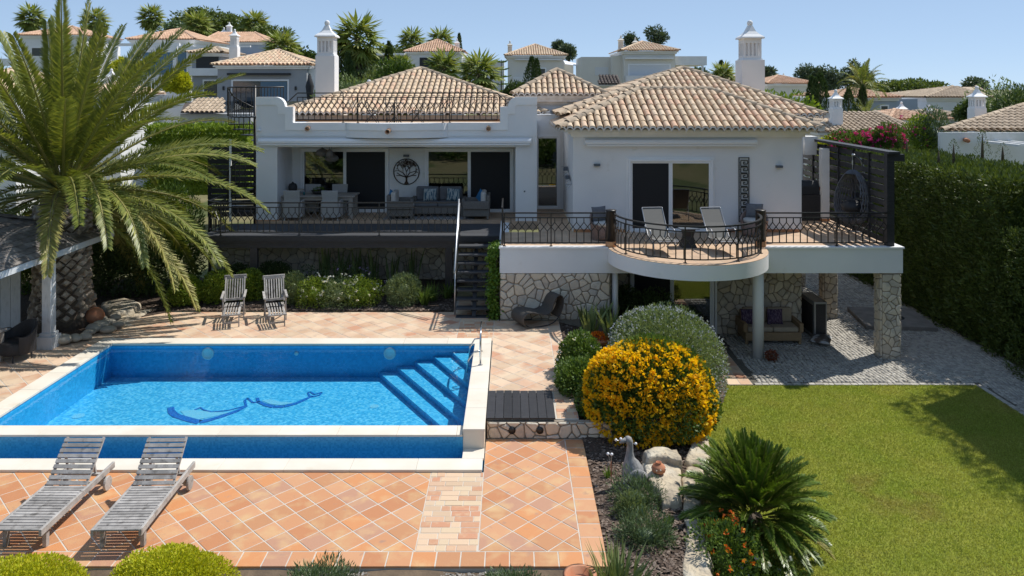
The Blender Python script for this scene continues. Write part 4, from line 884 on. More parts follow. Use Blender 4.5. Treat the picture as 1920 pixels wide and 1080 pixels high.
vb('fence_end_block', [(9.98, 25.9, 4.4, 10.4, 26.4, 5.02)], white_trim)
# ---- passage between the wings
vb('passage_wall', [(.85, 27.3, 4.99, 1.87, 27.5, 5.70), (1.77, 27.3, 2.33, 1.87, 27.5, 4.99)]); vb('passage_coping', [(.84, 27.24, 5.70, 1.875, 27.6, 5.73)], white_trim)
sliding_door(villa, .86, 1.77, 27.36, 2.335, 4.99, (False,), name='passage_door')
vb('hall', [(.86, 30, 2.3, 1.86, 30.1, 5.2), (.86, 27.5, 5.1, 1.86, 30, 5.2)], room_mat); vb('hall_floor', [(.86, 27.3, 2.2, 1.86, 30, 2.334)], room_floor)
# central lantern roof
q3, h3, r3 = hip_quads(.06, 3.56, 28.2, 31.8, 6.40, 7.34, 1.81, 1.81, 30.0, 30.0)
rf3 = roof_obj(villa, q3[:3], roof_tile_mat, roof_under_mat); hip_caps(rf3, *map(Vector, h3[0]), ridge_mat); hip_caps(rf3, *map(Vector, h3[1]), ridge_mat); eave_wave(rf3, (.06, 28.2, 6.40), (3.56, 28.2, 6.40), .22, mortar_white)
vb('central_wall', [(.5, 28.5, 5.0, 3.2, 31.5, 6.05)]); vb('central_cornice', [(.42, 28.42, 6.05, 3.28, 31.6, 6.16), (.3, 28.3, 6.16, 3.4, 31.7, 6.28), (.16, 28.24, 6.28, 3.5, 31.75, 6.39)], mortar_white)
# ---- left wing: covered terrace and roof terrace
vb('left_column', [(-8.32, 24.90, 2.2, -7.63, 25.32, 4.74)]); vb('right_column', [(.15, 24.90, 2.2, .85, 26.62, 4.74)])
vb('left_side_wall', [(-7.9, 25.32, 2.2, -7.63, 32, 4.80), (.6, 26.62, 2.2, .85, 32, 5.45)])
vb('terrace_roof_slab', [(-8.32, 24.92, 4.74, .85, 25.32, 5.44), (-7.9, 25.32, 4.80, .85, 28.15, 5.44)])
vb('terrace_floor', [(-7.9, 25.12, 2.05, .15, 26.9, 2.33), (-8.3, 24.86, 2.05, .86, 25.12, 2.325)], tile_grid); vb('column_base', [(-8.335, 24.885, 2.252, -7.615, 25.335, 2.36)], terracotta)
vb('roof_terrace_floor', [(-7.3, 25.1, 5.44, -.1, 28.1, 5.452)], tile_grid)
def qarc(cx, cz, r, a0, a1, n=6): return [(cx+r*math.cos(math.radians(a0+(a1-a0)*k/n)), cz+r*math.sin(math.radians(a0+(a1-a0)*k/n))) for k in range(n+1)]
OUT = [(-8.32, 6.37), (-7.68, 6.37)]+qarc(-7.68, 6.07, .30, 90, 0)[1:]+[(-7.38, 6.05), (-7.12, 6.05), (-7.12, 5.53)]
mir = lambda L, s: [(s-x, z) for x, z in L]
OUTR = mir(OUT, -7.47)[::-1]
prof = [(-8.32, 5.1)]+OUT+OUTR+[(.85, 5.1)]
mb = MB(); mb.prismY(prof[::1], 24.905, 25.10); mb.build('parapet', white, villa)
INN = [(-8.32, 6.12), (-7.70, 6.12)]+qarc(-7.70, 6.0, .10, 90, 0, 3)[1:]+[(-7.60, 5.82), (-7.37, 5.82), (-7.37, 5.30)]
band = OUT+OUTR+mir(INN, -7.47)+INN[::-1]
mb = MB(); L1 = [(x, z+.012) for x, z in OUT+OUTR]; 
def resamp(L, n):
    d = [0]; 
    for i in range(len(L)-1): d.append(d[-1]+math.dist(L[i], L[i+1]))
    return d
def bandpiece(Lo, Li):
    m = MB(); n = len(Lo)
    m.add([(x, 24.875, z) for x, z in Lo]+[(x, 24.875, z) for x, z in Li], [(k, n+k, n+k+1, k+1) for k in range(n-1)])
    m.add([(x, 24.875, z) for x, z in Lo]+[(x, 25.14, z) for x, z in Lo], [(k, k+1, n+k+1, n+k) for k in range(n-1)])
    m.add([(x, 24.875, z) for x, z in Li]+[(x, 24.91, z) for x, z in Li], [(k, n+k, n+k+1, k+1) for k in range(n-1)]); return m
Lo = [(-8.325, 6.375), (-7.68, 6.375)]+qarc(-7.68, 6.07, .305, 90, 0, 6)[1:]+[(-7.375, 6.055), (-7.115, 6.055), (-7.115, 5.535), (-5.4, 5.535)]
Li = [(-8.325, 6.12), (-7.70, 6.12)]+qarc(-7.70, 6.02, .10, 90, 0, 6)[1:]+[(-7.60, 5.82), (-7.37, 5.82), (-7.37, 5.30), (-5.4, 5.30)]
bandpiece(Lo, Li).build('parapet_band', white_trim, villa)
m2 = bandpiece(mir(Lo, -7.47)[::-1], mir(Li, -7.47)[::-1]); m2.build('parapet_band', white_trim, villa)
bow = [(-5.38+3.32*k/24, 24.90-.52*math.sin(math.pi*k/24)**.75) for k in range(25)]
mb = MB(); n = 25; bo = [(x, y-.035 if 0 < i < 24 else y) for i, (x, y) in enumerate(bow)]
mb.prism(bow+[(-2.06, 25.0), (-5.38, 25.0)], 5.06, 5.31); mb.build('bow_base', white, villa)
mb = MB(); mb.prism(bo+[(-2.06, 25.0), (-5.38, 25.0)], 5.311, 5.535); mb.build('bow_rim', white_trim, villa)
# back wall of the covered terrace with doors
vb('left_back_wall', [(-7.63, 26.62, 2.33, -7.33, 26.85, 4.8), (-4.26, 26.62, 2.33, -3.0, 26.85, 4.8), (.09, 26.62, 2.33, .15, 26.85, 4.8), (-7.33, 26.62, 4.57, .09, 26.85, 4.8)])
sliding_door(villa, -7.33, -4.26, 26.64, 2.335, 4.57, (False, True)); sliding_door(villa, -3.0, .09, 26.64, 2.335, 4.57, (False, True))
vb('living_room', [(-7.6, 31.4, 2.33, .6, 31.5, 5.2), (-7.62, 26.86, 4.9, .59, 31.4, 5.0)], room_mat); vb('living_room_floor', [(-7.62, 26.86, 2.2, .59, 31.4, 2.334)], room_floor)
cu = MB()
for k in range(9):
    x = -7.2+k*.055; cu.tube([(x, 26.98+.02*(k % 2), 4.5), (x-.01*k, 26.98+.03*(k % 2), 3.4), (x, 26.98+.02*(k % 2), 2.36)], .04, 6)
cu.build('curtain', curtain_mat, villa, True); vb('brick_pier', [(-6.62, 27.0, 2.34, -6.3, 27.3, 4.7)], brick_wall_mat)
vb('left_wing_wall', [(-8.1, 28.15, 5.3, .9, 28.35, 5.66), (-8.1, 28.35, 4.8, -7.9, 37, 5.66), (.7, 28.35, 4.8, .9, 37, 5.66)], mat('bounce_tinted_render', (.80, .70, .62), rough=.9, spec=.2)); vb('roof_terrace_skirting', [(-8.09, 28.13, 5.453, .89, 28.152, 5.52)], terracotta)  # warm sun bounce off the roof terrace is put into this wall colour
A4, B4, T4 = Vector((-8.6, 27.85, 5.72)), Vector((1.33, 27.85, 5.72)), Vector((-3.86, 32.6, 7.46))
rf4 = roof_obj(villa, [(A4, B4, T4, T4), (B4, (1.33, 37.4, 5.72), T4, T4), ((-8.6, 37.4, 5.72), A4, T4, T4)], roof_tile_mat, roof_under_mat, objects=85, rows_obj=2)
hip_caps(rf4, A4, T4, ridge_mat); hip_caps(rf4, B4, T4, ridge_mat); eave_wave(rf4, A4, B4, .22, mortar_white); vb('eave_end_block', [(1.24, 27.79, 5.68, 1.42, 27.95, 5.84)], mortar_white)
chimney(villa, DX(609, 31.0), 31.4, 5.0, DZ(104, 31), DZ(69, 31), .78, .66)
# awnings
def awning(x0, x1, y, z0, z1):
    mb = MB(); c = (z0+z1)/2; r = (z1-z0)/2; mb.prismX([(y-.03, z0), (y-.16, z0+.02), (y-.185, c), (y-.15, z1-.02), (y-.05, z1), (y-.01, z1-.03), (y-.01, z0+.02)], x0, x1); a = mb.build('awning', frame_white, villa, bevel=.008)
    MB().box(x0-.012, y-.17, z0+.005, x0-.001, y-.02, z1-.005).box(x1+.001, y-.17, z0+.005, x1+.012, y-.02, z1-.005).build('end_cap', frame_white, a)
    MB().box(x0+.05, y-.19, z0-.03, x1-.05, y-.165, z0+.005).build('front_bar', frame_white, a); return a
awning(-8.2, .66, 24.9, 4.85, 5.03); awning(2.22, 7.36, 22.95, 4.96, 5.13)
for px in (578, 729, 916):
    big = px == 729; yy = 24.87 if not big else 24.34; z = DZ(239, 24.9) if not big else DZ(244, 24.36); x = DX(px, yy)
    mb = MB(); ln = .16 if not big else .3; A = []; 
    for (y, r) in ((yy+.05, .075), (yy-ln, .082)):
        for rr in (r, r-.02):
            for k in range(12): t = 2*math.pi*k/12; A.append((x+rr*math.cos(t), y, z+rr*math.sin(t)-(.04 if y < yy else 0)))
    mb.add(A, [(k, (k+1) % 12, 24+(k+1) % 12, 24+k) for k in range(12)]+[(12+(k+1) % 12, 12+k, 36+k, 36+(k+1) % 12) for k in range(12)]+[(24+k, 24+(k+1) % 12, 36+(k+1) % 12, 36+k) for k in range(12)])
    mb.build('rain_spout', mat('pale_clay_spout', (.56, .36, .24), rough=.8), villa, True)
# railings
railing(villa, [(-.20, 20.90), (2.60, 20.90)], 2.336, .93, name='balcony_railing', step=.195, postpts=(0.02, 1.3))
railing(villa, [(6.98, 20.90), (10.40, 20.90)], 2.336, .93, name='balcony_railing', step=.195, postpts=(1.95, 3.4))
railing(villa, ring(1.95, 30), 2.331, .93, name='bow_railing', step=.2, rail_w=.06, postpts=(.85, 2.6, 4.0, 5.3, 6.1))
for x in (2.74, 6.84): MB().lathe([(.15, 2.34), (.15, 2.48)], (x, 20.9), 24).build('post_base', terracotta, villa); MB().lathe([(.135, 2.48), (.135, 3.30), (.15, 3.31), (.15, 3.33)], (x, 20.9), 24).build('railing_post', black_metal, villa, True)
railing(villa, [(-.24, 21.0), (-.24, 22.75)], 2.336, 1.05, name='side_railing', step=.195, postpts=(0.02, 1.74))
railing(villa, [(-7.0, 24.99), (-5.4, 24.99)]+[(x, y+.10) for x, y in bow[1:-1]]+[(-2.05, 24.99), (-.45, 24.99)], 5.535, .99, name='roof_railing', step=.19, rail_w=.035, postpts=(1.5, 2.1, 4.95, 5.2))
MB().bar((-7.0, 24.99, 6.50), (-7.30, 24.99, 6.22), .03).bar((-.45, 24.99, 6.50), (-.15, 24.99, 6.22), .03).build('railing_return', black_metal, villa)
# wall fittings
for i, (px, py, Y) in enumerate(((1119, 309, 22.95), (1460, 312, 22.95), (762, 292, 26.6))):
    p = D(px, py, Y); mb = MB(); mb.box(p.x-.095, Y-.11, p.z-.035, p.x+.095, Y-.002, p.z+.035); mb.build('wall_lamp', lamp_mat, villa, bevel=.006)
MB().box(.42, 24.885, 3.27, .47, 24.899, 3.32).build('wall_switch', lamp_mat, villa)
for (px, py, Y) in ((487, 243, 24.9),):
    p = D(px, py, Y); MB().lathe([(.05, p.z+.03), (.06, p.z), (.045, p.z-.05)], (p.x, Y-.07), 12).tube([(p.x, Y-.005, p.z+.05), (p.x, Y-.07, p.z+.05)], .02, 8).build('security_camera', frame_white, villa, True)
# Greek key panel
gk = thing('greek_key_panel', 'tall black iron Greek key panel on the white wall', 'wall art', (DX(1395, 22.9), 22.93, DZ(355, 22.9)), world=True)
p0, p1 = D(1385, 295, 22.93), D(1405, 416, 22.93); mb = MB(); X0, X1, Z1, Z0 = p0.x, p1.x, p0.z, p1.z
mb.box(X0, 22.92, Z0, X0+.022, 22.945, Z1); mb.box(X1-.022, 22.92, Z0, X1, 22.945, Z1); mb.box(X0+.022, 22.92, Z1-.02, X1-.022, 22.945, Z1); mb.box(X0+.022, 22.92, Z0, X1-.022, 22.945, Z0+.02); mb.build('frame', black_metal, gk)
nk = 9; hk = (Z1-Z0-.12)/nk; a, b = X0+.065, X1-.055; w = b-a
for k in range(nk):
    z = Z1-.06-k*hk; mb = MB(); t = .024
    pts = [(a, z-hk), (a, z-.03), (b, z-.03), (b, z-hk*.70), (a+w*.38, z-hk*.70), (a+w*.38, z-hk*.42), (a+w*.68, z-hk*.42)]
    if k < nk-1: pts = [(b, z-hk), (a, z-hk)]+pts[1:]
    for i in range(len(pts)-1): mb.bar((pts[i][0], 22.932, pts[i][1]), (pts[i+1][0], 22.932, pts[i+1][1]), .018, t+.0004*i)
    mb.bar((X0+.02, 22.933, z-hk*.5), (a, 22.933, z-hk*.5), .008); mb.bar((b, 22.933, z-hk*.5), (X1-.02, 22.933, z-hk*.5), .008); mb.build('key_motif', black_metal, gk)
# tree of life disc
tl = thing('tree_wall_art', 'round metal tree of life disc on the terrace wall', 'wall art', (DX(762, 26.58), 26.6, DZ(322, 26.58)), world=True)
c = D(762, 322, 26.58); Rr = .445; mb = MB(); cir = [(c.x+Rr*math.cos(t), 26.585, c.z+Rr*math.sin(t)) for t in np.linspace(0, 2*math.pi, 41)]; mb.tube(cir, .018, 6, cap=False); mb.build('ring', black_metal, tl, True)
br = MB(); lv = MB(); rg = random.Random(3)
tm = mat('rusty_tree_metal', (.05, .028, .018), rough=.6)
def branch(p, ang, L, w, d):
    q = (p[0]+L*math.cos(ang), p[1]+L*math.sin(ang))
    if math.hypot(q[0]-c.x, q[1]-c.z) > Rr-.03: return
    br.bar((p[0], 26.59+.0006*d, p[1]), (q[0], 26.59+.0006*d, q[1]), .010, w)
    if d >= 2:
        for _ in range(2): a = rg.uniform(0, 6.28); t = rg.uniform(.3, 1); x, z = p[0]+(q[0]-p[0])*t, p[1]+(q[1]-p[1])*t; lv.add([(x, 26.583, z), (x+.035*math.cos(a)+.012, 26.58, z+.035*math.sin(a)), (x+.055*math.cos(a), 26.583, z+.055*math.sin(a)), (x+.03*math.cos(a)-.012, 26.584, z+.03*math.sin(a)+.012)], [(0, 1, 2, 3)])
    if d < 5:
        for s in (-1, 1): branch(q, ang+s*rg.uniform(.25, .75), L*rg.uniform(.66, .86), w*.68, d+1)
br.prismY([(c.x-.09, c.z-.43), (c.x+.09, c.z-.43), (c.x+.035, c.z-.33), (c.x+.03, c.z-.2), (c.x-.03, c.z-.2), (c.x-.03, c.z-.33)], 26.586, 26.598)
for a in (.35, .95, 1.57, 2.2, 2.8): branch((c.x, c.z-.2), a, .2, .035, 0)
br.build('branches', tm, tl); lv.build('leaves', tm, tl, kind='stuff')
# wall ornament by the passage
wo_ = thing('wall_ornament', 'wiry metal ornament of small cups on the passage wall', 'wall art', (1.85, 24.8, 3.9), world=True)
mb = MB(); rg = random.Random(9); pp = [Vector((1.855, 23.35+.42*i, 3.72+.09*i)) for i in range(5)]
mb.tube(pp, .008, 5)
for q in pp:
    for k in range(3): e = q+Vector((-rg.uniform(.1, .22), rg.uniform(-.15, .15), rg.uniform(-.22, .2))); mb.tube([q, e], .006, 4)
mb.build('wires', chrome_grey, wo_)
for q in pp[1::2]: MB().box(q.x-.16, q.y-.07, q.z+.02, q.x-.02, q.y+.07, q.z+.14).build('cup', lamp_mat, wo_)
# ------------------------------------------------------------------ dark deck and stairs
deck = thing('deck', 'dark stained wooden deck on posts in front of the covered terrace', 'deck', (-5, 23.8, ZU), world=True)
y = 22.80
while y < 24.84:
    MB().box(-9.25, y, 2.21, -.345, min(y+.138, 24.855), 2.25).build('deck_board', deck_wood, deck, bevel=.004); y += .144
MB().box(-9.25, 22.78, 2.08, -.345, 22.796, 2.235).build('fascia', black_wood, deck)
MB().box(-9.2, 22.92, 1.86, -.4, 23.08, 2.07).build('main_beam', black_wood, deck, bevel=.006)
x = -9.1
while x < -.5: MB().box(x, 22.82, 2.072, x+.07, 24.8, 2.208).build('joist', black_wood, deck); x += .54
for x in (-7.85, -1.98): MB().box(x, 22.93, ZU, x+.22, 23.07, 1.86).build('post', black_wood, deck, bevel=.006)
vb('undercroft_wall', [(-9.6, 24.92, .2, -.31, 25.1, 2.04)], mortar)
stones(villa, (-9.6, 24.92, .3), (1, 0, 0), (0, 0, 1), 9.25, 1.72, .24, stone, .045, .011, seed=12, joined=True, name='stones_rest')
railing(deck, [(-8.75, 22.86), (-1.52, 22.86)], 2.25, 1.0, name='deck_railing', step=.19, postpts=(.05, 2.4, 4.8, 7.2))
railing(deck, [(-8.75, 22.86), (-9.2, 23.2), (-9.2, 24.6)], 2.25, 1.0, name='deck_railing', step=.19)
st = thing('garden_stairs', 'open black wooden stairs from the deck down to the pool terrace', 'stairs', (-1, 22, ZU), world=True)
for k in range(9):
    z = 2.25-.212*(k+1)+.0; yy = 22.62-.17*k
    MB().box(-1.53, yy-.27, z-.045, -.52, yy+.03, z).build('tread', deck_wood, st, bevel=.006)
    MB().box(-1.12, yy-.17, z-.10, -.93, yy-.03, z-.046).build('tread_bracket', black_wood, st)
MB().bar((-1.025, 22.72, 2.0), (-1.025, 21.12, .30), .11, .16).build('stringer', black_wood, st)
hs_ = MB()
hs_.tube([(-1.55, 22.82, 2.3), (-1.55, 22.82, 3.34), (-1.55, 22.70, 3.36), (-1.57, 21.30, 1.62), (-1.57, 21.22, 1.52)], .025, 8); hs_.build('handrail', chrome_grey, st, True)
MB().tube([(-1.53, 22.70, 3.24), (-1.55, 21.32, 1.5)], .018, 8).tube([(-1.56, 21.27, 1.55), (-1.56, 21.27, ZU)], .02, 8).build('rail_post', chrome_grey, st, True)
# spiral stairs
sc_ = thing('spiral_staircase', 'black iron spiral staircase climbing to the roof terrace', 'stairs', (-8.78, 26.15, 2.25), world=True)
cx, cy = -8.78, 26.15; MB().tube([(cx, cy, .4), (cx, cy, 6.75)], .05, 12).build('centre_pole', black_metal, sc_, True)
ns = 16; rr = .88; tot = math.radians(400); a_end = math.radians(190)
outer = []
for k in range(ns):
    z = 2.25+.2+k*.2; a = a_end-tot*(1-k/ns); b = a+tot/ns*1.05; mb = MB(); P_ = [(cx+.05*math.cos(a), cy+.05*math.sin(a))]+[(cx+rr*math.cos(a+(b-a)*t/3), cy+rr*math.sin(a+(b-a)*t/3)) for t in range(4)]+[(cx+.05*math.cos(b), cy+.05*math.sin(b))]
    mb.prism(P_, z-.035, z); mb.build('tread', black_metal, sc_)
    for t in (.2, .7): q = (cx+rr*math.cos(a+(b-a)*t), cy+rr*math.sin(a+(b-a)*t)); MB().bar((q[0], q[1], z-.03), (q[0], q[1], z+.95+.2*t), .024).build('baluster', black_metal, sc_)
    outer.append((cx+rr*math.cos(a), cy+rr*math.sin(a), z+.96))
outer += [(cx+rr*math.cos(a_end+.3*t), cy+rr*math.sin(a_end+.3*t), 6.70) for t in range(1, 6)]+[(-8.35, 25.36, 6.70), (-7.55, 25.36, 6.70)]
MB().tube(outer, .024, 8).build('handrail', black_metal, sc_, True)
MB().prism([(cx+rr*math.cos(a), cy+rr*math.sin(a)) for a in np.linspace(a_end, a_end+2.6, 10)]+[(cx+.1, cy)], 5.68, 5.72).build('landing', black_metal, sc_)
for t in range(9): a = a_end+.2*t; MB().bar((cx+rr*math.cos(a), cy+rr*math.sin(a), 5.72), (cx+rr*math.cos(a), cy+rr*math.sin(a), 6.70), .02).build('baluster', black_metal, sc_)
for t in range(9): x = -8.4+t*.105; MB().bar((x, 25.36, 5.46), (x, 25.36, 6.70), .02).build('baluster', black_metal, sc_)
sw = thing('slat_screen', 'dark slatted screen with a white post behind the palm', 'screen', (-9.6, 25.6, 2.2), world=True)
for k in range(12): MB().box(-10.3, 25.9, 2.3+k*.2, -8.5, 25.93, 2.46+k*.2).build('slat', black_wood, sw)
MB().box(-9.42, 25.5, 2.2, -9.36, 25.56, 4.95).build('post', white_trim, sw); MB().box(-10.3, 25.94, .4, -10.2, 26.0, 4.75).box(-8.5, 25.94, .4, -8.4, 26.0, 4.75).build('support', black_wood, sw)
# ------------------------------------------------------------------ black wooden privacy fence on the balcony
fe = thing('privacy_fence', 'black basket weave board fence along the end of the balcony', 'fence', (10.42, 24, 2.34), world=True)
for k in range(12):
    z0 = 2.36+k*.205
    for j in range(6):
        ya = 21.15+j*1.03; off = .03 if (j+k) % 2 else -.03
        MB().add([(10.40+s+off*(0), y, z) for s in (0, .018) for y in (ya, ya+1.03) for z in (z0, z0+.15)], []) if False else None
        mb = MB(); n = 6; A = []; B = []; A2_ = []; B2_ = []
        for i in range(n+1):
            t = i/n; yy = ya+1.03*t; xo = 10.41+off*math.sin(math.pi*t)+ (0.0)
            A.append((xo, yy, z0)); B.append((xo, yy, z0+.155)); A2_.append((xo+.016, yy, z0)); B2_.append((xo+.016, yy, z0+.155))
        mb.strip(B, A); mb.strip(A2_, B2_); mb.strip(B2_, B); mb.strip(A, A2_); mb.build('slat', black_wood, fe)
for j in range(7): y = 21.13+j*1.03; MB().box(10.375, y-.03, 2.34, 10.46, y+.03, 4.80).build('batten', black_wood, fe)
MB().box(10.30, 20.88, 2.34, 10.50, 21.06, 4.86).build('post', black_wood, fe); MB().box(10.30, 20.80, 4.86, 10.62, 27.4, 4.93).build('top_rail', black_wood, fe); MB().box(10.50, 20.88, 4.66, 10.78, 21.0, 4.855).build('rail_end', black_wood, fe)
MB().box(10.12, 24.80, 2.42, 10.36, 25.05, 4.70).build('white_pillar', white_trim, fe); MB().box(10.10, 24.78, 2.34, 10.365, 25.07, 2.42).build('pillar_base', terracotta, fe)
# ------------------------------------------------------------------ furniture (local coordinates: x right, -y towards the camera)
def rbox(name, b, m, parent, bevel=.01): return MB().box(*b).build(name, m, parent, bevel=bevel)
def pillow(name, c, w, h, t, m, parent, rot=(0, 0, 0)):
    mb = MB(); n = 8; vs_ = []
    for s in (1, -1):
        for j in range(n+1):
            for i in range(n+1):
                u, v = i/n*2-1, j/n*2-1; k = (1-u*u)**.5*(1-v*v)**.5 if abs(u) < 1 and abs(v) < 1 else 0
                e = 1-.06*(1-abs(v)**2)*abs(u)-.0; f_ = 1-.06*(1-abs(u)**2)*abs(v)
                vs_.append((u*w/2*e, s*t/2*k**.8-0, v*h/2*f_))
    N1 = (n+1)**2; fs = []
    for j in range(n):
        for i in range(n): a = j*(n+1)+i; fs += [(a, a+n+1, a+n+2, a+1), (N1+a, N1+a+1, N1+a+n+2, N1+a+n+1)]
    mb.add(vs_, fs); o = mb.build(name, m, parent, True); o.location = c; o.rotation_euler = rot; return o
# sun loungers
def lounger(label, loc, rz):
    t = thing('sun_lounger', label, 'sun lounger', loc, rz, 'teak loungers on the lower terrace')
    w = .68; 
    for s in (-1, 1):
        MB().box(s*w/2-.022, -1.0, .26, s*w/2+.022, 1.0, .36).build('side_rail', teak, t, bevel=.008)
        MB().box(s*(w/2-.05)-.03, -.82, 0, s*(w/2-.05)+.03, -.74, .27).build('leg', teak, t, bevel=.005)
        MB().box(s*(w/2-.05)-.025, .72, .08, s*(w/2-.05)+.025, .80, .27).build('leg', teak, t, bevel=.005)
        o = MB().lathe([(.11, -.02), (.115, -.012), (.115, .012), (.11, .02)], (0, 0), 20).build('wheel', teak, t); o.rotation_euler = (0, math.pi/2, 0); o.location = (s*(w/2+.02), .76, .115)
    MB().box(-w/2+.023, .74, .10, w/2-.023, .78, .14).build('axle', teak, t)
    y = -.97; MB().box(-w/2+.024, -1.0, .335, w/2-.024, -.90, .362).build('end_board', teak, t, bevel=.006)
    for k in range(15): yy = -.885+k*.074; MB().box(-w/2+.024, yy, .338, w/2-.024, yy+.058, .36).build('slat', teak, t, bevel=.004)
    a = math.radians(44); o0 = Vector((0, .24, .355)); d = Vector((0, math.cos(a), math.sin(a))); nn = Vector((0, -math.sin(a), math.cos(a)))
    for s in (-1, 1): MB().bar(o0+Vector((s*.30, 0, 0)), o0+Vector((s*.30, 0, 0))+d*.74, .03, .04).build('back_rail', teak, t)
    for k in range(9): q = o0+d*(.02+k*.083)+nn*.03; MB().bar(q+Vector((-.325, 0, 0)), q+Vector((.325, 0, 0)), .06, .018, up=nn).build('back_slat', teak, t, bevel=.003)
    MB().bar((.22, .66, .34), tuple(o0+Vector((.22, 0, 0))+d*.45), .03).build('back_prop', teak, t); MB().bar((-.22, .66, .34), tuple(o0+Vector((-.22, 0, 0))+d*.45), .03).build('back_prop', teak, t)
    MB().box(-w/2+.023, .62, .30, w/2-.023, .68, .335).build('cross_bar', teak, t)
    return t
def place_l(fx, fy, bx, by):       # foot-end and head-end centre on the ground (photo pixels)
    a, b = G(fx, fy, 0), G(bx, by, 0); d = b-a; return ((a+b)/2, math.atan2(-d.x, d.y))
c1, r1 = place_l(228, 1027, 318, 915); lounger('weathered teak lounger with raised back, right one of the pair', (c1.x, c1.y, .002), r1)
c1, r1 = place_l(45, 1027, 165, 915); lounger('weathered teak lounger with raised back, left one of the pair, cut by the frame', (c1.x, c1.y, .002), r1)
# steamer deck chairs
def deck_chair(label, loc, rz):
    t = thing('deck_chair', label, 'deck chair', loc, rz, 'slatted deck chairs by the pool'); w = .52
    for s in (-1, 1):
        MB().bar((s*.25, .42, .42), (s*.25, .84, 1.0), .035, .03).build('back_rail', teak, t)
        MB().bar((s*.27, .62, 0), (s*.27, .0, .62), .03, .035).build('rear_leg', teak, t)
        MB().bar((s*.27, .02, 0), (s*.27, .12, .64), .03, .035).build('front_leg', teak, t)
        MB().bar((s*.29, -.08, .645), (s*.29, .62, .665), .06, .03).build('armrest', teak, t)
        MB().bar((s*.22, -.06, .40), (s*.22, .48, .36), .03, .035).build('seat_rail', teak, t); MB().bar((s*.2, -.08, .385), (s*.2, -.62, .33), .03, .03).build('footrest_rail', teak, t)
        MB().bar((s*.19, -.58, 0), (s*.19, -.55, .33), .03, .03).build('footrest_leg', teak, t)
    for k in range(7):
        x = -.20+k*.0667; MB().bar((x, .47, .48), (x, .82, .95), .032, .014).build('back_slat', teak, t)
    for k in range(6): x = -.18+k*.072; MB().bar((x, -.05, .415), (x, .46, .375), .036, .014).build('seat_slat', teak, t); MB().bar((x*.95, -.1, .40), (x*.95, -.64, .345), .032, .014).build('footrest_slat', teak, t)
    MB().bar((-.30, .85, 1.0), (.30, .85, 1.0), .035, .12, up=(0, 0, 1)).build('head_board', teak, t, bevel=.012)
    MB().bar((-.25, .47, .47), (.25, .47, .47), .03, .06).build('back_lower_rail', teak, t); MB().bar((-.24, -.66, .345), (.24, -.66, .345), .05, .03).build('front_rail', teak, t); MB().bar((-.18, -.57, .12), (.18, -.57, .12), .025, .045).build('footrest_stretcher', teak, t); MB().bar((-.26, .04, .17), (.26, .04, .17), .025, .05).build('stretcher', teak, t)
    return t
p = G(437, 602, ZU); deck_chair('weathered slatted deck chair with footrest, the left of two', (p.x, p.y, ZU+.003), .27)
p = G(517, 602, ZU); deck_chair('weathered slatted deck chair with footrest, the right of two', (p.x, p.y, ZU+.003), .36)
# dark looping rocking lounge chair
lc = thing('loop_chair', 'dark woven looping lounge chair beside the stone wall', 'lounge chair', (0, 0, 0))
pl = G(1005, 607, ZU); lc.location = (pl.x, pl.y, ZU+.003); lc.rotation_euler = (0, 0, math.radians(-62))
pr = [(-.30, .03), (-.46, .06), (-.56, .18), (-.55, .32), (-.44, .40), (-.28, .40), (-.05, .33), (.12, .29), (.24, .31), (.32, .42), (.38, .60), (.44, .72), (.54, .77), (.63, .72), (.66, .60), (.62, .40), (.52, .20), (.38, .07), (.2, .02), (-.05, .012), (-.30, .03)]
def chaikin(P_, n=2):
    for _ in range(n):
        Q = []
        for a, b in zip(P_[:-1], P_[1:]): Q += [(a[0]*.75+b[0]*.25, a[1]*.75+b[1]*.25), (a[0]*.25+b[0]*.75, a[1]*.25+b[1]*.75)]
        P_ = Q+[Q[0]]
    return P_
def offs(P_, d):
    o = []
    for i in range(len(P_)-1):
        a, b = Vector(P_[i-1 if i else -2]), Vector(P_[i+1]); t = (b-a).normalized(); o.append((P_[i][0]-t.y*d, P_[i][1]+t.x*d))
    return o+[o[0]]
sm_ = chaikin(pr); mb = MB(); k0 = 0; Wd = .34
Aq = [(-Wd, y, z) for y, z in sm_]; Bq = [(Wd, y, z) for y, z in sm_]; io = offs(sm_, .022); Ai = [(-Wd, y, z) for y, z in io]; Bi = [(Wd, y, z) for y, z in io]
cut = int(len(sm_)*.80)
mb.strip(Aq[:cut], Bq[:cut]); mb.strip(Bi[:cut], Ai[:cut]); mb.strip(Ai[:cut], Aq[:cut]); mb.strip(Bq[:cut], Bi[:cut]); mb.build('woven_band', mat('grey_brown_weave', (.10, .09, .08), (.065, .058, .052), scale=70, rough=.7, bump=.005, bscale=90), lc, True)
for s in (-1, 1): MB().tube([(s*Wd, y, z+.01) for y, z in sm_[cut-2:]]+[(s*Wd, sm_[0][0], sm_[0][1]+.01)], .014, 6).build('runner', rattan_dark, lc, True)
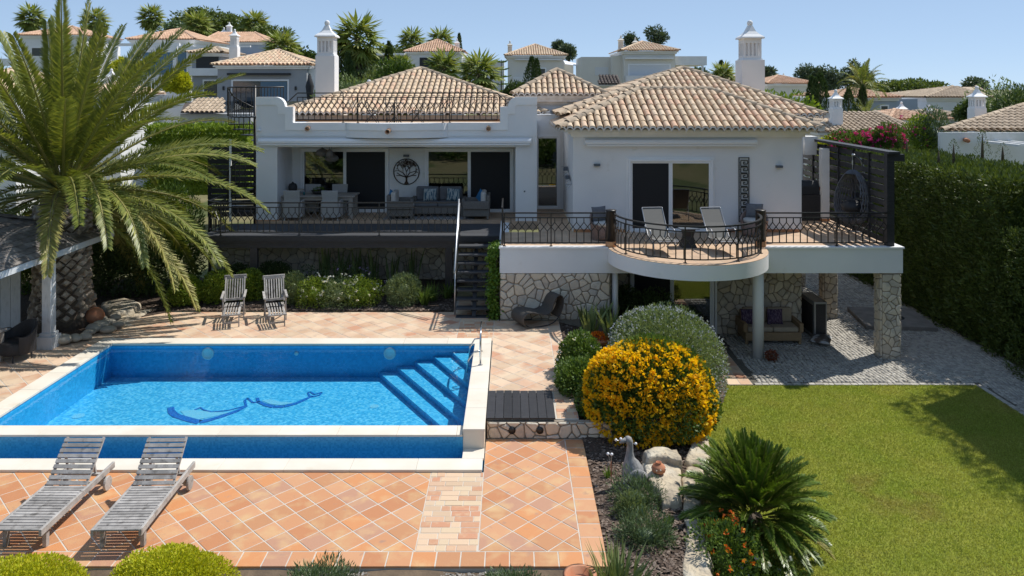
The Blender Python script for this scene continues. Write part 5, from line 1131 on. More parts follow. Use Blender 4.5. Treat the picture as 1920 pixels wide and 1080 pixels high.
# balcony furniture
def sling_chair(label, loc, rz):
    t = thing('sling_recliner', label, 'recliner', loc, rz, 'grey sling recliners on the bow balcony'); a = [(-.62, .40), (-.2, .35), (.12, .33), (.45, .68), (.72, 1.02)]
    mb = MB(); A = [(-.27, y, z) for y, z in a]; B = [(.27, y, z) for y, z in a]; mb.strip(A, B); mb.strip([(x, y, z-.008) for x, y, z in B], [(x, y, z-.008) for x, y, z in A]); mb.build('sling', sling, t)
    for s in (-1, 1):
        MB().tube([(s*.285, y, z-.005) for y, z in [(-.64, .37)]+a+[(.73, 1.04)]], .016, 8).build('side_frame', alu, t, True)
        MB().tube([(s*.29, -.42, 0), (s*.29, -.30, .36)], .015, 8).build('leg', alu, t, True); MB().tube([(s*.29, .55, 0), (s*.29, .25, .48)], .015, 8).build('leg', alu, t, True)
        MB().tube([(s*.31, -.22, .36), (s*.33, -.2, .54), (s*.33, -.1, .60), (s*.33, .25, .60), (s*.31, .38, .60)], .018, 8).build('armrest', alu, t, True)
    MB().tube([(-.285, -.64, .37), (.285, -.64, .37)], .015, 8).build('front_bar', alu, t); MB().tube([(-.285, .73, 1.04), (.285, .73, 1.04)], .015, 8).build('top_bar', alu, t); return t
p = G(1238, 470, ZB); sling_chair('grey sling recliner left of the small balcony table', (p.x, p.y, 2.333), .12)
p = G(1352, 470, ZB); sling_chair('grey sling recliner right of the small balcony table', (p.x, p.y, 2.333), .14)
p = G(1290, 462, ZB); bt_ = thing('side_table', 'small dark side table with flared base between the recliners', 'table', (p.x, p.y, 2.333))
MB().box(-.27, -.24, .50, .27, .24, .525).build('table_top', lamp_mat, bt_, bevel=.006)
mb = MB(); vs_ = []
for z, k in ((0, .21), (.1, .16), (.3, .125), (.5, .17)): vs_ += [(-k, -k, z), (k, -k, z), (k, k, z), (-k, k, z)]
mb.add(vs_, [(i*4+q, i*4+(q+1) % 4, i*4+4+(q+1) % 4, i*4+4+q) for i in range(3) for q in range(4)]+[(3, 2, 1, 0), (12, 13, 14, 15)]); mb.build('pedestal', rattan_dark, bt_)
def tub_chair(label, loc, rz, m):
    t = thing('wicker_tub_chair', label, 'armchair', loc, rz, 'wicker tub chairs on the balcony'); mb = MB(); n = 20; O, I = [], []
    for k in range(n+1):
        a = math.radians(-30+240*k/n); h = .46+.30*max(0, math.sin(a)); O.append((a, h))
    o0 = [(.34*math.cos(a), .33*math.sin(a), .0) for a, h in O]; o1 = [(.40*math.cos(a), .38*math.sin(a), h) for a, h in O]; i1 = [(.35*math.cos(a), .33*math.sin(a), h) for a, h in O]; i0 = [(.31*math.cos(a), .30*math.sin(a), .1) for a, h in O]
    mb.strip(o0, o1); mb.strip(o1, i1); mb.strip(i1, i0); mb.add([o0[0], o1[0], i1[0], i0[0]], [(0, 1, 2, 3)]); mb.add([o0[-1], i0[-1], i1[-1], o1[-1]], [(0, 1, 2, 3)]); mb.build('shell', m, t, True)
    MB().lathe([(.31, .02), (.32, .10), (.32, .38), (.30, .40)], (0, -.02), 24).build('base', m, t, True); MB().lathe([(.29, .40), (.31, .42), (.31, .48), (.28, .50)], (0, -.03), 24).build('seat_cushion', cush_light, t, True)
    pillow('back_cushion', (0, .2, .70), .50, .42, .16, cush_grey, t, (-.2, 0, 0)); return t
p = G(1131, 448, ZB); tub_chair('brown wicker tub chair with grey cushion left of the bedroom door', (p.x, p.y, 2.333), .5, rattan_rose)
p = G(1412, 440, ZB); tub_chair('grey wicker tub chair with cushion in front of the Greek key panel', (p.x, p.y-.1, 2.333), -.35, rattan_rose)
# hanging egg chair
ec = thing('hanging_egg_chair', 'dark woven egg chair hanging from a curved steel arm', 'hanging chair', (0, 0, 0))
pb = G(1600, 440, ZB); ec.location = (pb.x, pb.y, 2.334)
egg = MB(); ne, nv = 34, 20; cen = Vector((-.02, 0, 1.12)); pt = lambda th, ph: Vector((.50*math.sin(th)*math.cos(ph)*(1-.25*math.cos(th)), .48*math.sin(th)*math.sin(ph)*(1-.25*math.cos(th)), .80*math.cos(th)))+cen
rg = random.Random(4)
for i in range(ne):
    for s in (-1, 1):
        pts = []
        for j in range(nv+1):
            th = .12+(math.pi-.35)*j/nv; ph = 2*math.pi*i/ne+s*.9*j/nv
            if math.cos(ph+2.55) > .55 and .55 < th < 2.3: 
                if len(pts) > 1: egg.tube(pts, .015, 4, cap=False)
                pts = []; continue
            pts.append(pt(th, ph))
        if len(pts) > 1: egg.tube(pts, .015, 4, cap=False)
egg.build('woven_shell', mat('charcoal_weave', (.13, .135, .16), rough=.6), ec, kind='stuff')
MB().blob(tuple(cen+Vector((0, 0, -.28))), (.34, .32, .2), 16, 10, 0, 1).build('seat_cushion', rattan_dark, ec, True)
for s in (0,): MB().tube([pt(.10, a) for a in np.linspace(0, 6.283, 15)], .014, 6).build('top_ring', rattan_dark, ec, True)
MB().tube([(.34, .12, .0), (.36, .12, 1.5), (.36, .12, 1.95), (.28, .1, 2.2), (.1, .04, 2.33), (-.04, 0, 2.37)], .032, 10).build('arm', chrome_grey, ec, True)
MB().tube([(-.02, 0, 2.36), (-.02, 0, 2.2)], .008, 6).build('hook_chain', chrome_grey, ec); MB().tube([(-.02, 0, 2.2), (-.02, 0, 2.06)], .022, 8).build('spring', chrome_grey, ec); MB().tube([(-.02, 0, 2.06), (-.02, 0, 1.9)], .008, 6).build('lower_chain', chrome_grey, ec)
for a in (.6, 2.4, 4.2, 5.4): MB().tube([(.34, .12, .05), (.34+.45*math.cos(a), .12+.45*math.sin(a), .025)], .022, 6).build('foot', alu, ec, True)
# grill behind the house corner
gr = thing('gas_grill', 'dark gas grill half hidden by the corner of the house', 'grill', (DX(1508, 25.2), 25.2, 2.333))
rbox('cabinet', (-.5, -.28, 0, .5, .28, .85), rattan_dark, gr); rbox('side_shelf', (.5, -.25, .80, .75, .25, .84), lamp_mat, gr); MB().prismX([(-.27, .86), (.27, .86), (.27, 1.1), (.15, 1.28), (-.12, 1.28), (-.26, 1.12)], -.40, .40).build('lid', dark_metal, gr, bevel=.02)
MB().tube([(.42, -.2, 1.12), (.56, -.22, 1.1), (.55, -.24, .7), (.45, -.27, .3)], .012, 6).build('gas_hose', chrome_grey, gr, True); rbox('gas_valve', (.40, -.24, .98, .45, -.19, 1.1), P_red, gr)
# dining set on the covered terrace
dt = thing('dining_table', 'long weathered wood dining table on the covered terrace', 'table', (0, 0, 0)); pd = G(590, 402, 2.333); dt.location = (DX(598, 25.7), 25.72, 2.334)
for i in range(6): MB().box(-1.28+.0, -.45+i*.152, .71, 1.28, -.45+i*.152+.145, .755).build('top_board', whitewood if False else mat('grey_table_wood', (.40, .37, .33), (.30, .27, .24), scale=6, stretch=(.8, 8, 8), rough=.8, rnd=.15), dt, bevel=.004)
gtw = MATS['grey_table_wood']
for sx in (-1, 1):
    for sy in (-1, 1): MB().box(sx*1.15-.07, sy*.35-.07, 0, sx*1.15+.07, sy*.35+.07, .708).build('leg', gtw, dt, bevel=.006)
for sy in (-1, 1): MB().box(-1.08, sy*.36-.02, .60, 1.08, sy*.36+.02, .708).build('apron', gtw, dt)
def dining_chair(label, loc, rz):
    t = thing('dining_chair', label, 'chair', loc, rz, 'pale wicker chairs at the dining table')
    mb = MB(); A = [(-.26, -.26, .40), (-.25, -.30, .7), (-.27, -.34, .96)]; B = [(.26, -.26, .40), (.25, -.30, .7), (.27, -.34, .96)]
    mb.box(-.27, -.27, .12, .27, .27, .44); mb.build('seat_base', rattan_light, t, bevel=.02)
    MB().add([(-.27, -.27, .10), (.27, -.27, .10), (.25, -.31, .72), (-.25, -.31, .72), (.27, -.36, .98), (-.27, -.36, .98), (-.27, -.21, .10), (.27, -.21, .10), (.25, -.25, .72), (-.25, -.25, .72), (.27, -.31, .99), (-.27, -.31, .99)],
             [(0, 1, 2, 3), (3, 2, 4, 5), (7, 6, 9, 8), (8, 9, 11, 10), (5, 4, 10, 11), (1, 7, 8, 2), (2, 8, 10, 4), (6, 0, 3, 9), (9, 3, 5, 11), (0, 6, 7, 1)]).build('backrest', rattan_light, t)
    for s in (-1, 1): MB().box(s*.29-.03, -.24, .12, s*.29+.03, .2, .64).build('armrest', rattan_light, t, bevel=.015)
    for sx in (-1, 1):
        for sy in (-1, 1): MB().bar((sx*.24, sy*.24, .13), (sx*.25, sy*.26, 0), .035).build('leg', rattan_light, t)
    return t
dining_chair('pale wicker dining chair at the near side of the table, left', (DX(550, 25.1), 25.18, 2.334), .04); dining_chair('pale wicker dining chair at the near side of the table, right', (DX(622, 25.1), 25.18, 2.334), -.03)
dining_chair('pale wicker dining chair at the far side of the table, left', (DX(582, 26.2), 26.25, 2.334), math.pi); dining_chair('pale wicker dining chair at the far side of the table, right', (DX(634, 26.2), 26.25, 2.334), math.pi+.05)
bw = thing('fruit_bowl', 'wide dark bowl with a plant on the dining table', 'bowl', (DX(598, 25.7), 25.72, 3.09)); MB().lathe([(.10, 0), (.20, .04), (.27, .13), (.25, .13), (.18, .06), (.05, .03)], (0, 0), 24).build('bowl', rattan_dark, bw, True)
Pq, dq, _ = bush_points((0, 0, .14), (.15, .15, .08), 160, .05, .06); leaf_obj('succulents', Pq, unit(dq+np.array([0, 0, .6])), .07, .025, L_mid, bw)
for i, px in enumerate((571, 623)): tag(MB().lathe([(.035, 0), (.04, .09), (.034, .09), (.03, .01)], (0, 0), 14).build('glass_tumbler', mat('teal_glass', (.01, .12, .13), rough=.1), None, True, loc=(DX(px, 25.6), 25.55, 3.09)), ['small teal candle glass on the left of the dining table', 'small teal candle glass behind the right dining chair'][i], 'candle glass')
for i, (px, py, Y, r) in enumerate(((604, 283, 25.8, .22), (622, 293, 26.0, .24), (618, 285, 25.5, .13))):
    t = thing('pendant_lamp', ['grey woven pendant lamp on the left of the cluster', 'grey woven pendant lamp hanging lowest over the dining table', 'small grey woven pendant lamp in the middle'][i], 'lamp', (DX(px, Y), Y, DZ(py, Y)-.08), group='pendant lamps over the dining table'); c0 = 4.80-t.location.z
    MB().lathe([(r*.55, -.10), (r*.92, -.05), (r, .02), (r*.8, .10), (r*.3, .16), (r*.1, .19)], (0, 0), 20).build('shade', rattan_grey, t, True); MB().tube([(0, 0, .18), (0, 0, max(.2, c0))], .006, 5).build('cord', black_metal, t)
cnt = thing('side_counter', 'stone side counter with a dark kettle grill behind the white column', 'counter', (-7.35, 25.9, 2.334)); rbox('counter_top', (-.27, -.4, .82, .22, .4, .87), limestone, cnt); rbox('counter_base', (-.26, -.35, 0, .15, .35, .82), white, cnt)
kt = MB().lathe([(.12, 0), (.15, .02), (.15, .14), (.12, .22), (.04, .25), (.02, .29)], (0, 0), 18).build('lantern_pot', rattan_dark, None, True, loc=(-7.38, 25.8, 3.206)); tag(kt, 'dark domed pot standing on the side counter', 'pot')
# lounge set
def sofa(name, label, loc, rz, w, m, cm, seats, cat, d=.8, hb=.78, arm=.6):
    t = thing(name, label, cat, loc, rz); rbox('base', (-w/2, -d/2, .10, w/2, d/2, .34), m, t, .015)
    for s in (-1, 1): rbox('arm', (s*w/2-.06, -d/2, .34, s*w/2+.06, d/2, arm), m, t, .02)
    rbox('back', (-w/2+.06, d/2-.10, .34, w/2-.06, d/2+.02, hb), m, t, .02); ww = (w-.14)/seats
    for k in range(seats): a = -w/2+.07+k*ww; rbox('seat_cushion', (a+.006, -d/2+.02, .345, a+ww-.006, d/2-.12, .48), cm, t, .035); rbox('back_cushion', (a+.01, d/2-.28, .485, a+ww-.01, d/2-.11, hb+.1), cm, t, .05)
    for sx in (-1, 1):
        for sy in (-1, 1): rbox('leg', (sx*(w/2-.04)-.035, sy*(d/2-.05)-.035, 0, sx*(w/2-.04)+.035, sy*(d/2-.05)+.035, .10), m, t, .004)
    return t
ps_ = (DX(823, 26.1), 26.0, 2.345); sofa('outdoor_sofa', 'grey wicker sofa against the terrace doors', ps_, 0, 1.72, rattan_grey, cush_grey, 2, 'sofa', hb=.85)
for i, px in enumerate((806, 850)):
    z = 2.345+.70; o = thing('cushion', ['streaked blue cushion on the left of the wicker sofa', 'streaked blue cushion on the right of the wicker sofa'][i], 'cushion', (DX(px, 25.9), 25.93, z), group='cushions on the terrace sofa'); pillow('cover', (0, 0, 0), .46, .42, .16, cush_pat, o, (-.15, .05*i, 0))
sofa('wicker_armchair', 'grey wicker armchair left of the terrace sofa, seen from the side', (DX(754, 25.6), 25.55, 2.345), math.pi/2, .95, rattan_grey, cush_light, 1, 'armchair', d=.86); sofa('wicker_armchair', 'grey wicker armchair right of the terrace sofa near the stairs', (DX(894, 25.6), 25.55, 2.345), -math.pi/2, .95, rattan_grey, cush_light, 1, 'armchair', d=.86)
for i, (px, rz) in enumerate(((737, .9), (902, -.9))):
    o = thing('cushion', ['plain blue cushion in the armchair left of the terrace sofa', 'plain blue cushion in the armchair right of the terrace sofa'][i], 'cushion', (DX(px, 25.55), 25.5, 2.345+.70), rz); pillow('cover', (0, 0, 0), .40, .38, .15, cush_blue, o, (-.2, .5, 0))
tag(MB().box(DX(722, 25.6), 25.16, 2.331, DX(890, 25.6), 26.45, 2.342).build('rug', rug_mat), 'grey striped rug under the terrace lounge set', 'rug')
# rattan sofa under the balcony
sf = sofa('rattan_loveseat', 'tan wicker loveseat behind the round white column', (DX(1440, 22.5), 22.42, ZG+.02), 0, 1.62, rattan_tan, cush_tan, 2, 'sofa', d=.82, hb=.80)
for i, px in enumerate((1404, 1453)):
    o = thing('cushion', ['streaked purple cushion half behind the round column', 'streaked purple cushion on the right of the tan loveseat'][i], 'cushion', (DX(px, 22.35), 22.36, ZG+.72), group='purple cushions on the loveseat'); pillow('cover', (0, 0, 0), .46, .44, .17, cush_purple, o, (-.15, 0, 0))
hpu = thing('heat_pump', 'grey heat pump unit standing by the corner of the stone wall', 'heat pump', (DX(1526, 22.9), 22.95, ZG+.012)); rbox('casing', (-.19, -.55, .06, .19, .55, 1.12), alu, hpu, .012); rbox('front_grille', (-.14, -.558, .12, .15, -.551, 1.06), rattan_dark, hpu, .0); rbox('side_grille', (-.198, -.45, .15, -.191, .45, 1.0), rattan_dark, hpu, 0); rbox('foot', (-.2, -.5, 0, .2, -.42, .06), black_metal, hpu); rbox('foot', (-.2, .42, 0, .2, .5, .06), black_metal, hpu)
pbg = G(1540, 643, ZG); pil = thing('soil_bag', 'flat printed plastic bag of soil lying on the cobbles', 'bag', (pbg.x, pbg.y, ZG+.12), -.5); o = pillow('bag', (0, 0, 0), .55, .85, .2, plastic_bag, pil, (math.pi/2, 0, 0))
# roof terrace bistro set
bs = thing('bistro_table', 'round black iron bistro table on the roof terrace', 'table', (DX(738, 25.6), 25.75, 5.455)); MB().lathe([(.34, .70), (.34, .72)], (0, 0), 24).build('table_top', black_metal, bs)
MB().tube([(0, 0, 0), (0, 0, .70)], .03, 8).build('stem', black_metal, bs)
for a in (.3, 2.4, 4.5): MB().tube([(0, 0, .25), (.15*math.cos(a), .15*math.sin(a), .12), (.28*math.cos(a), .28*math.sin(a), 0.012)], .015, 6).build('foot', black_metal, bs, True)
def bistro_chair(label, loc, rz):
    t = thing('bistro_chair', label, 'chair', loc, rz, 'folding iron chairs on the roof terrace')
    MB().lathe([(.19, .44), (.20, .45), (.19, .465)], (0, 0), 18).build('seat', black_metal, t)
    for s in (-1, 1):
        MB().tube([(s*.18, -.22, 0), (s*.18, -.08, .2), (s*.18, .12, .46), (s*.18, .21, .75), (s*.18, .24, .92)], .012, 6).build('back_leg', black_metal, t, True); MB().tube([(s*.17, .24, 0), (s*.17, .1, .2), (s*.17, -.14, .44)], .012, 6).build('cross_leg', black_metal, t, True)
    for z in (.60, .72, .90): MB().tube([(-.18, .18+z*.06, z), (.18, .18+z*.06, z)], .012, 6).build('back_bar', black_metal, t)
    return t
bistro_chair('black folding iron chair left of the bistro table', (DX(697, 25.6), 25.7, 5.455), math.pi/2); bistro_chair('black folding iron chair right of the bistro table', (DX(781, 25.6), 25.7, 5.455), -math.pi/2); bistro_chair('black iron chair in front of the bistro table', (DX(735, 25.2), 25.25, 5.455), math.pi)
# garden ornaments
pbd = G(1184, 903, 0.0); bd = thing('bird_statue', 'carved grey wooden goose statue standing in the mulch', 'statue', (pbd.x, pbd.y, -.06), .2)
mb = MB(); rings = [((0, 0, .02), .06), ((0, .0, .06), .14), ((.03, 0, .15), .195), ((.02, 0, .26), .185), ((-.01, 0, .36), .14), ((-.03, 0, .45), .085), ((-.03, 0, .55), .06), ((-.025, 0, .66), .052), ((-.035, 0, .72), .062), ((-.06, 0, .765), .066), ((-.08, 0, .80), .045), ((-.085, 0, .82), .012)]
mb.tube([Vector(c)*1.02 for c, r in rings], [r for c, r in rings], 16); mb.build('body', bird_mat, bd, True)
MB().tube([(-.10, 0, .775), (-.16, 0, .755), (-.215, 0, .735)], [.045, .034, .012], 10).build('beak', bird_mat, bd, True); MB().tube([(.12, 0, .16), (.24, 0, .12), (.30, 0, .05)], [.1, .07, .02], 10).build('tail', bird_mat, bd, True)
for s in (-1, 1): MB().blob((.04, s*.16, .21), (.16, .05, .13), 12, 8).build('wing', bird_mat, bd, True)
MB().lathe([(.15, -.03), (.14, .03), (.11, .04)], (0, 0), 14).build('base', bird_mat, bd)
pp_ = G(1235, 886, .1); cp = thing('clay_pot', 'round terracotta pot studded with pebbles on the flat rock', 'pot', (pp_.x, pp_.y, .105)); MB().lathe([(.05, 0), (.11, .02), (.125, .07), (.10, .12), (.05, .145), (.042, .16), (.05, .175), (.04, .175), (.03, .13)], (0, 0), 24).build('body', clay_pot, cp, True)
for k in range(10): a = k*2.4; MB().blob((.118*math.cos(a), .118*math.sin(a), .06+.015*(k % 3)), (.012, .012, .012), 6, 5).build('pebble', limestone, cp, True)
pw = G(1190, 800, .25)
for i, (bx, by, tops) in enumerate(((1146, 902, [(1140, 851), (1147, 852)]), (1176, 862, [(1155, 825), (1164, 823), (1192, 832)]))):
    b = G(bx, by, -.03); fs_ = thing('flower_stake', ['rusty garden stake with two white ball flowers', 'garden stake with three white ball flowers behind the goose'][i], 'garden stake', b, group='white ball flower stakes'); MB().tube([(0, 0, 0), (0, 0, .34)], .012, 6).build('stake', clay_pot, fs_)
    for (tx, ty) in tops: q = D(tx, ty, b.y)-b; MB().tube([(0, 0, .30), tuple(q)], .006, 5).build('wire', chrome_grey, fs_); MB().blob(tuple(q), (.026, .026, .026), 10, 7).build('ball', frame_white, fs_, True)
pot = G(1122, 650, .26); tp = thing('planter_bowl', 'shallow terracotta bowl beside the green gardenia', 'pot', (pot.x, pot.y, .26)); MB().lathe([(.17, 0), (.27, .16), (.29, .2), (.25, .2), (.22, .12)], (0, 0), 24).build('bowl', clay_pot, tp, True)
Pq, dq, _ = bush_points((0, 0, .18), (.24, .24, .14), 500, .05, .12); leaf_obj('plant', Pq, unit(dq+np.array([0, 0, .5])), .07, .035, P_orange, tp)
pot = G(1082, 1077, -.08); tp = thing('clay_urn', 'big terracotta urn at the bottom edge beside the spiky leaves', 'pot', (pot.x, pot.y-.42, -.2)); MB().lathe([(.14, 0), (.27, .12), (.30, .22), (.22, .34), (.19, .37), (.23, .39), (.17, .39), (.15, .3)], (0, 0), 28).build('urn', clay_pot, tp, True)
# ------------------------------------------------------------------ pavilion on the left
pv = thing('pavilion', 'whitewashed timber pavilion with a weathered shingle roof', 'pavilion', (-13, 18, ZU), world=True)
px_, py_ = -11.28, 18.62; MB().box(px_-.11, py_-.11, ZU+.32, px_+.11, py_+.11, 2.50).build('post', whitewood, pv, bevel=.01)
mb = MB(); mb.prism([(px_-.19, py_-.19), (px_+.19, py_-.19), (px_+.19, py_+.19), (px_-.19, py_+.19)], ZU, ZU+.30); mb.prism([(px_-.15, py_-.15), (px_+.15, py_-.15), (px_+.15, py_+.15), (px_-.15, py_+.15)], ZU+.30, ZU+.38); mb.build('post_plinth', whitewood, pv, bevel=.01)
MB().box(-11.36, 14.6, 2.50, -11.20, 21.0, 2.66).build('beam', whitewood, pv); MB().box(-11.13, 14.2, 2.53, -11.08, 21.30, 2.68).build('fascia', whitewood, pv); MB().box(-15.3, 21.25, 2.53, -11.13, 21.30, 2.68).build('fascia', whitewood, pv)
EV = 2.69; As, Bs, Cs, Ds = Vector((-11.06, 14.2, EV)), Vector((-11.06, 21.34, EV)), Vector((-15.2, 21.34, EV)), Vector((-15.2, 14.2, EV)); Rs, Ss = Vector((-13.1, 16.2, 3.42)), Vector((-13.1, 19.3, 3.42))
mb = MB(); mb.add([As, Bs, Ss, Rs], [(0, 1, 2, 3)]); mb.add([Bs, Cs, Ss], [(0, 1, 2)]); mb.add([Cs, Ds, Rs, Ss], [(0, 1, 2, 3)]); mb.add([Ds, As, Rs], [(0, 1, 2)]); pr_ = mb.build('roof', shingle_mat, pv)
shm = MB().box(-.15, 0, 0, .15, .27, .014).mesh('shingle', shingle_mat); c_ = 0; rs_ = MB()
for Q in ((As, Bs, Rs, Ss), (Bs, Cs, Ss, Ss)):
    for (p, u, vv, n_, L_, k, i) in slope_iter(*Q, .31, .22):
        M = Matrix((u, vv, n_)).transposed().to_4x4(); M.translation = p+n_*(.012+.006*(i % 2))+u*(.12 if k % 2 else 0)*1.0; M = M @ Matrix.Rotation(-.045, 4, 'X')
        if c_ < 230: add_obj('shingle', shm, pr_, mtx=M); c_ += 1
hip_caps(pr_, Bs, Ss, shingle_mat, rad=.07, step=.5)
for k in range(9): MB().box(-15.2+k*.26, 20.0, ZU, -15.2+k*.26+.25, 20.03, 2.6).build('wall_plank', whitewood, pv)
ptb = G(11, 694, ZU); tt = thing('patio_table', 'grey wooden table under the pavilion, cut by the left edge', 'table', (-12.35, 17.25, ZU+.003))
MB().box(-.9, -.5, .70, .62, .5, .75).build('table_top', gtw, tt, bevel=.006)
for sx in (-.8, .52):
    for sy in (-.42, .42): MB().box(sx-.055, sy-.055, 0, sx+.055, sy+.055, .70).build('leg', gtw, tt, bevel=.005)
wc = thing('wicker_chair', 'dark wicker armchair under the pavilion behind the table', 'armchair', (-11.55, 17.85, ZU+.003), -.5); mb = MB(); O = []
for k in range(21): a = math.radians(-25+230*k/20); O.append((a, .58+.26*max(0, math.sin(a))**1.2))
mb.strip([(.36*math.cos(a), .36*math.sin(a), .16) for a, h in O], [(.42*math.cos(a), .40*math.sin(a), h) for a, h in O]); mb.strip([(.42*math.cos(a), .40*math.sin(a), h) for a, h in O], [(.36*math.cos(a), .35*math.sin(a), h) for a, h in O]); mb.strip([(.36*math.cos(a), .35*math.sin(a), h) for a, h in O], [(.32*math.cos(a), .32*math.sin(a), .3) for a, h in O]); mb.build('shell', rattan_dark, wc, True)
MB().lathe([(.33, .16), (.35, .2), (.35, .40), (.3, .44)], (0, -.02), 20).build('seat', rattan_dark, wc, True)
for a in (.6, 2.5, 3.9, 5.5): MB().tube([(.3*math.cos(a), .3*math.sin(a), .18), (.32*math.cos(a), .32*math.sin(a), 0)], .02, 6).build('leg', rattan_dark, wc)
# ------------------------------------------------------------------ the big date palm
PX, PY = -11.95, 20.35
palm = thing('date_palm', 'huge date palm with a scaly trunk and arching fronds beside the pool', 'palm', (PX, PY, ZU))
CZ = 3.55
mb = MB(); mb.tube([(0, 0, -.02), (0, 0, .3), (0, 0, 1.0), (0, 0, 2.2), (0, 0, 3.0), (0, 0, 3.5)], [.82, .70, .60, .58, .60, .45], 24); mb.build('trunk', palm_bark, palm, True)
bm_ = MB(); bm_.add([(0, .03, -.10), (.115, .02, .0), (0, .03, .12), (-.115, .02, .0), (.07, -.10, .06), (-.07, -.10, .06), (0, -.08, .125), (0, -.115, .0)], [(0, 1, 4, 7), (0, 7, 5, 3), (7, 4, 6, 5), (1, 2, 6, 4), (3, 5, 6, 2)]); boot = bm_.mesh('leaf_base', palm_boot)
for j in range(19):
    z = .3+j*.155; r = float(np.interp(z, [0, .3, 1.0, 2.2, 3.0], [.8, .69, .595, .575, .59]))
    for k in range(13):
        a = 2*math.pi*(k+.5*(j % 2)+U(-.13, .13))/13
        if math.sin(a) > .55: continue
        M = Matrix.Translation((r*math.cos(a), r*math.sin(a), z)) @ Matrix.Rotation(a+math.pi/2, 4, 'Z') @ Matrix.Rotation(U(-.2, .15), 4, 'X') @ Matrix.Scale(U(1.0, 1.35), 4); add_obj('leaf_base', boot, palm, mtx=M)
def frond(az, el, L, droop, m, twist=0., name='frond', par=None, org=(0, 0, CZ), wid=.46, nl=78, spread=.95):
    par = par or palm; d = np.array([math.cos(az)*math.cos(el), math.sin(az)*math.cos(el), math.sin(el)]); p = np.array(org, float)+d*.25; N_ = 26; st_ = L/N_; pts = [p.copy()]
    for k in range(N_):
        d = d+np.array([0, 0, -droop*(.35+1.5*(k/N_)**1.5)/N_]); d /= np.linalg.norm(d); p = p+d*st_; pts.append(p.copy())
    pts = np.array(pts); T = np.gradient(pts, axis=0); T = unit(T); side = unit(np.cross(T, np.array([0, 0, 1.]))+1e-6)
    ca, sa = math.cos(twist), math.sin(twist); upv = np.cross(side, T); side = side*ca+upv*sa; upv = np.cross(side, T)
    t = np.linspace(.13, .995, nl); f = t*N_; i0 = np.minimum(f.astype(int), N_-1); w = (f-i0)[:, None]
    B = pts[i0]*(1-w)+pts[i0+1]*w; Tt = T[i0]; Sd = side[i0]; Uv = upv[i0]; ln = wid*np.minimum(1, (t-.08)*4.5)*(1-.62*np.clip((t-.5)/.5, 0, 1)**1.5)
    P_, D_, L_, S_ = [], [], [], []
    for s in (-1, 1):
        for rep, (lift) in enumerate((.42, .12)):
            fw = .55+.75*t[:, None]; dd = unit(Sd*s*spread+Tt*fw+Uv*(lift+.12*RNG.normal(size=(nl, 1)))+RNG.normal(0, .06, (nl, 3))-np.array([0, 0, .10])); P_.append(B); D_.append(dd); L_.append(ln*RNG.uniform(.85, 1.1, nl)); S_.append(unit(np.cross(dd, Uv)))
    P_ = np.concatenate(P_); D_ = np.concatenate(D_); L_ = np.concatenate(L_); nn = np.cross(D_, np.concatenate(S_))
    V1, Q1 = cards(P_, D_, L_, np.full(len(P_), .046 if wid > .35 else .02), side=nn)
    fo = add_obj(name, npmesh(name, V1, Q1, m), par)
    mb = MB(); mb.tube([tuple(q) for q in pts[::2]], [.035*(L/4.5)*(1-.85*k/13)+.004 for k in range(len(pts[::2]))], 5); mb.build('midrib', L_palm_dry, fo, True); return fo
nf = 105
for k in range(nf):
    u = k/nf; az = k*2.39996+U(-.12, .12); el = math.radians(79-107*u**.9+U(-6, 6)); L = U(4.8, 5.5)*(1-.12*(u > .8)-.10*(u < .08)); dr = .28+1.25*min(1, u*1.3)+U(-.1, .15)
    if math.sin(az) < -.35 and u > .5: continue
    frond(az, el, L, dr, L_palm_dry if (u > .80 and random.random() < .55) else L_palm, U(-.5, .5))
frond(math.radians(-66), .25, 3.5, 2.9, L_palm_dry, .2); frond(math.radians(-118), .35, 3.1, 3.0, L_palm, -.2); frond(math.radians(-35), .35, 4.6, 2.4, L_palm, 0); frond(math.radians(-22), .1, 4.7, 2.2, L_palm_dry, .2); frond(math.radians(-48), .5, 4.8, 2.3, L_palm, 0)
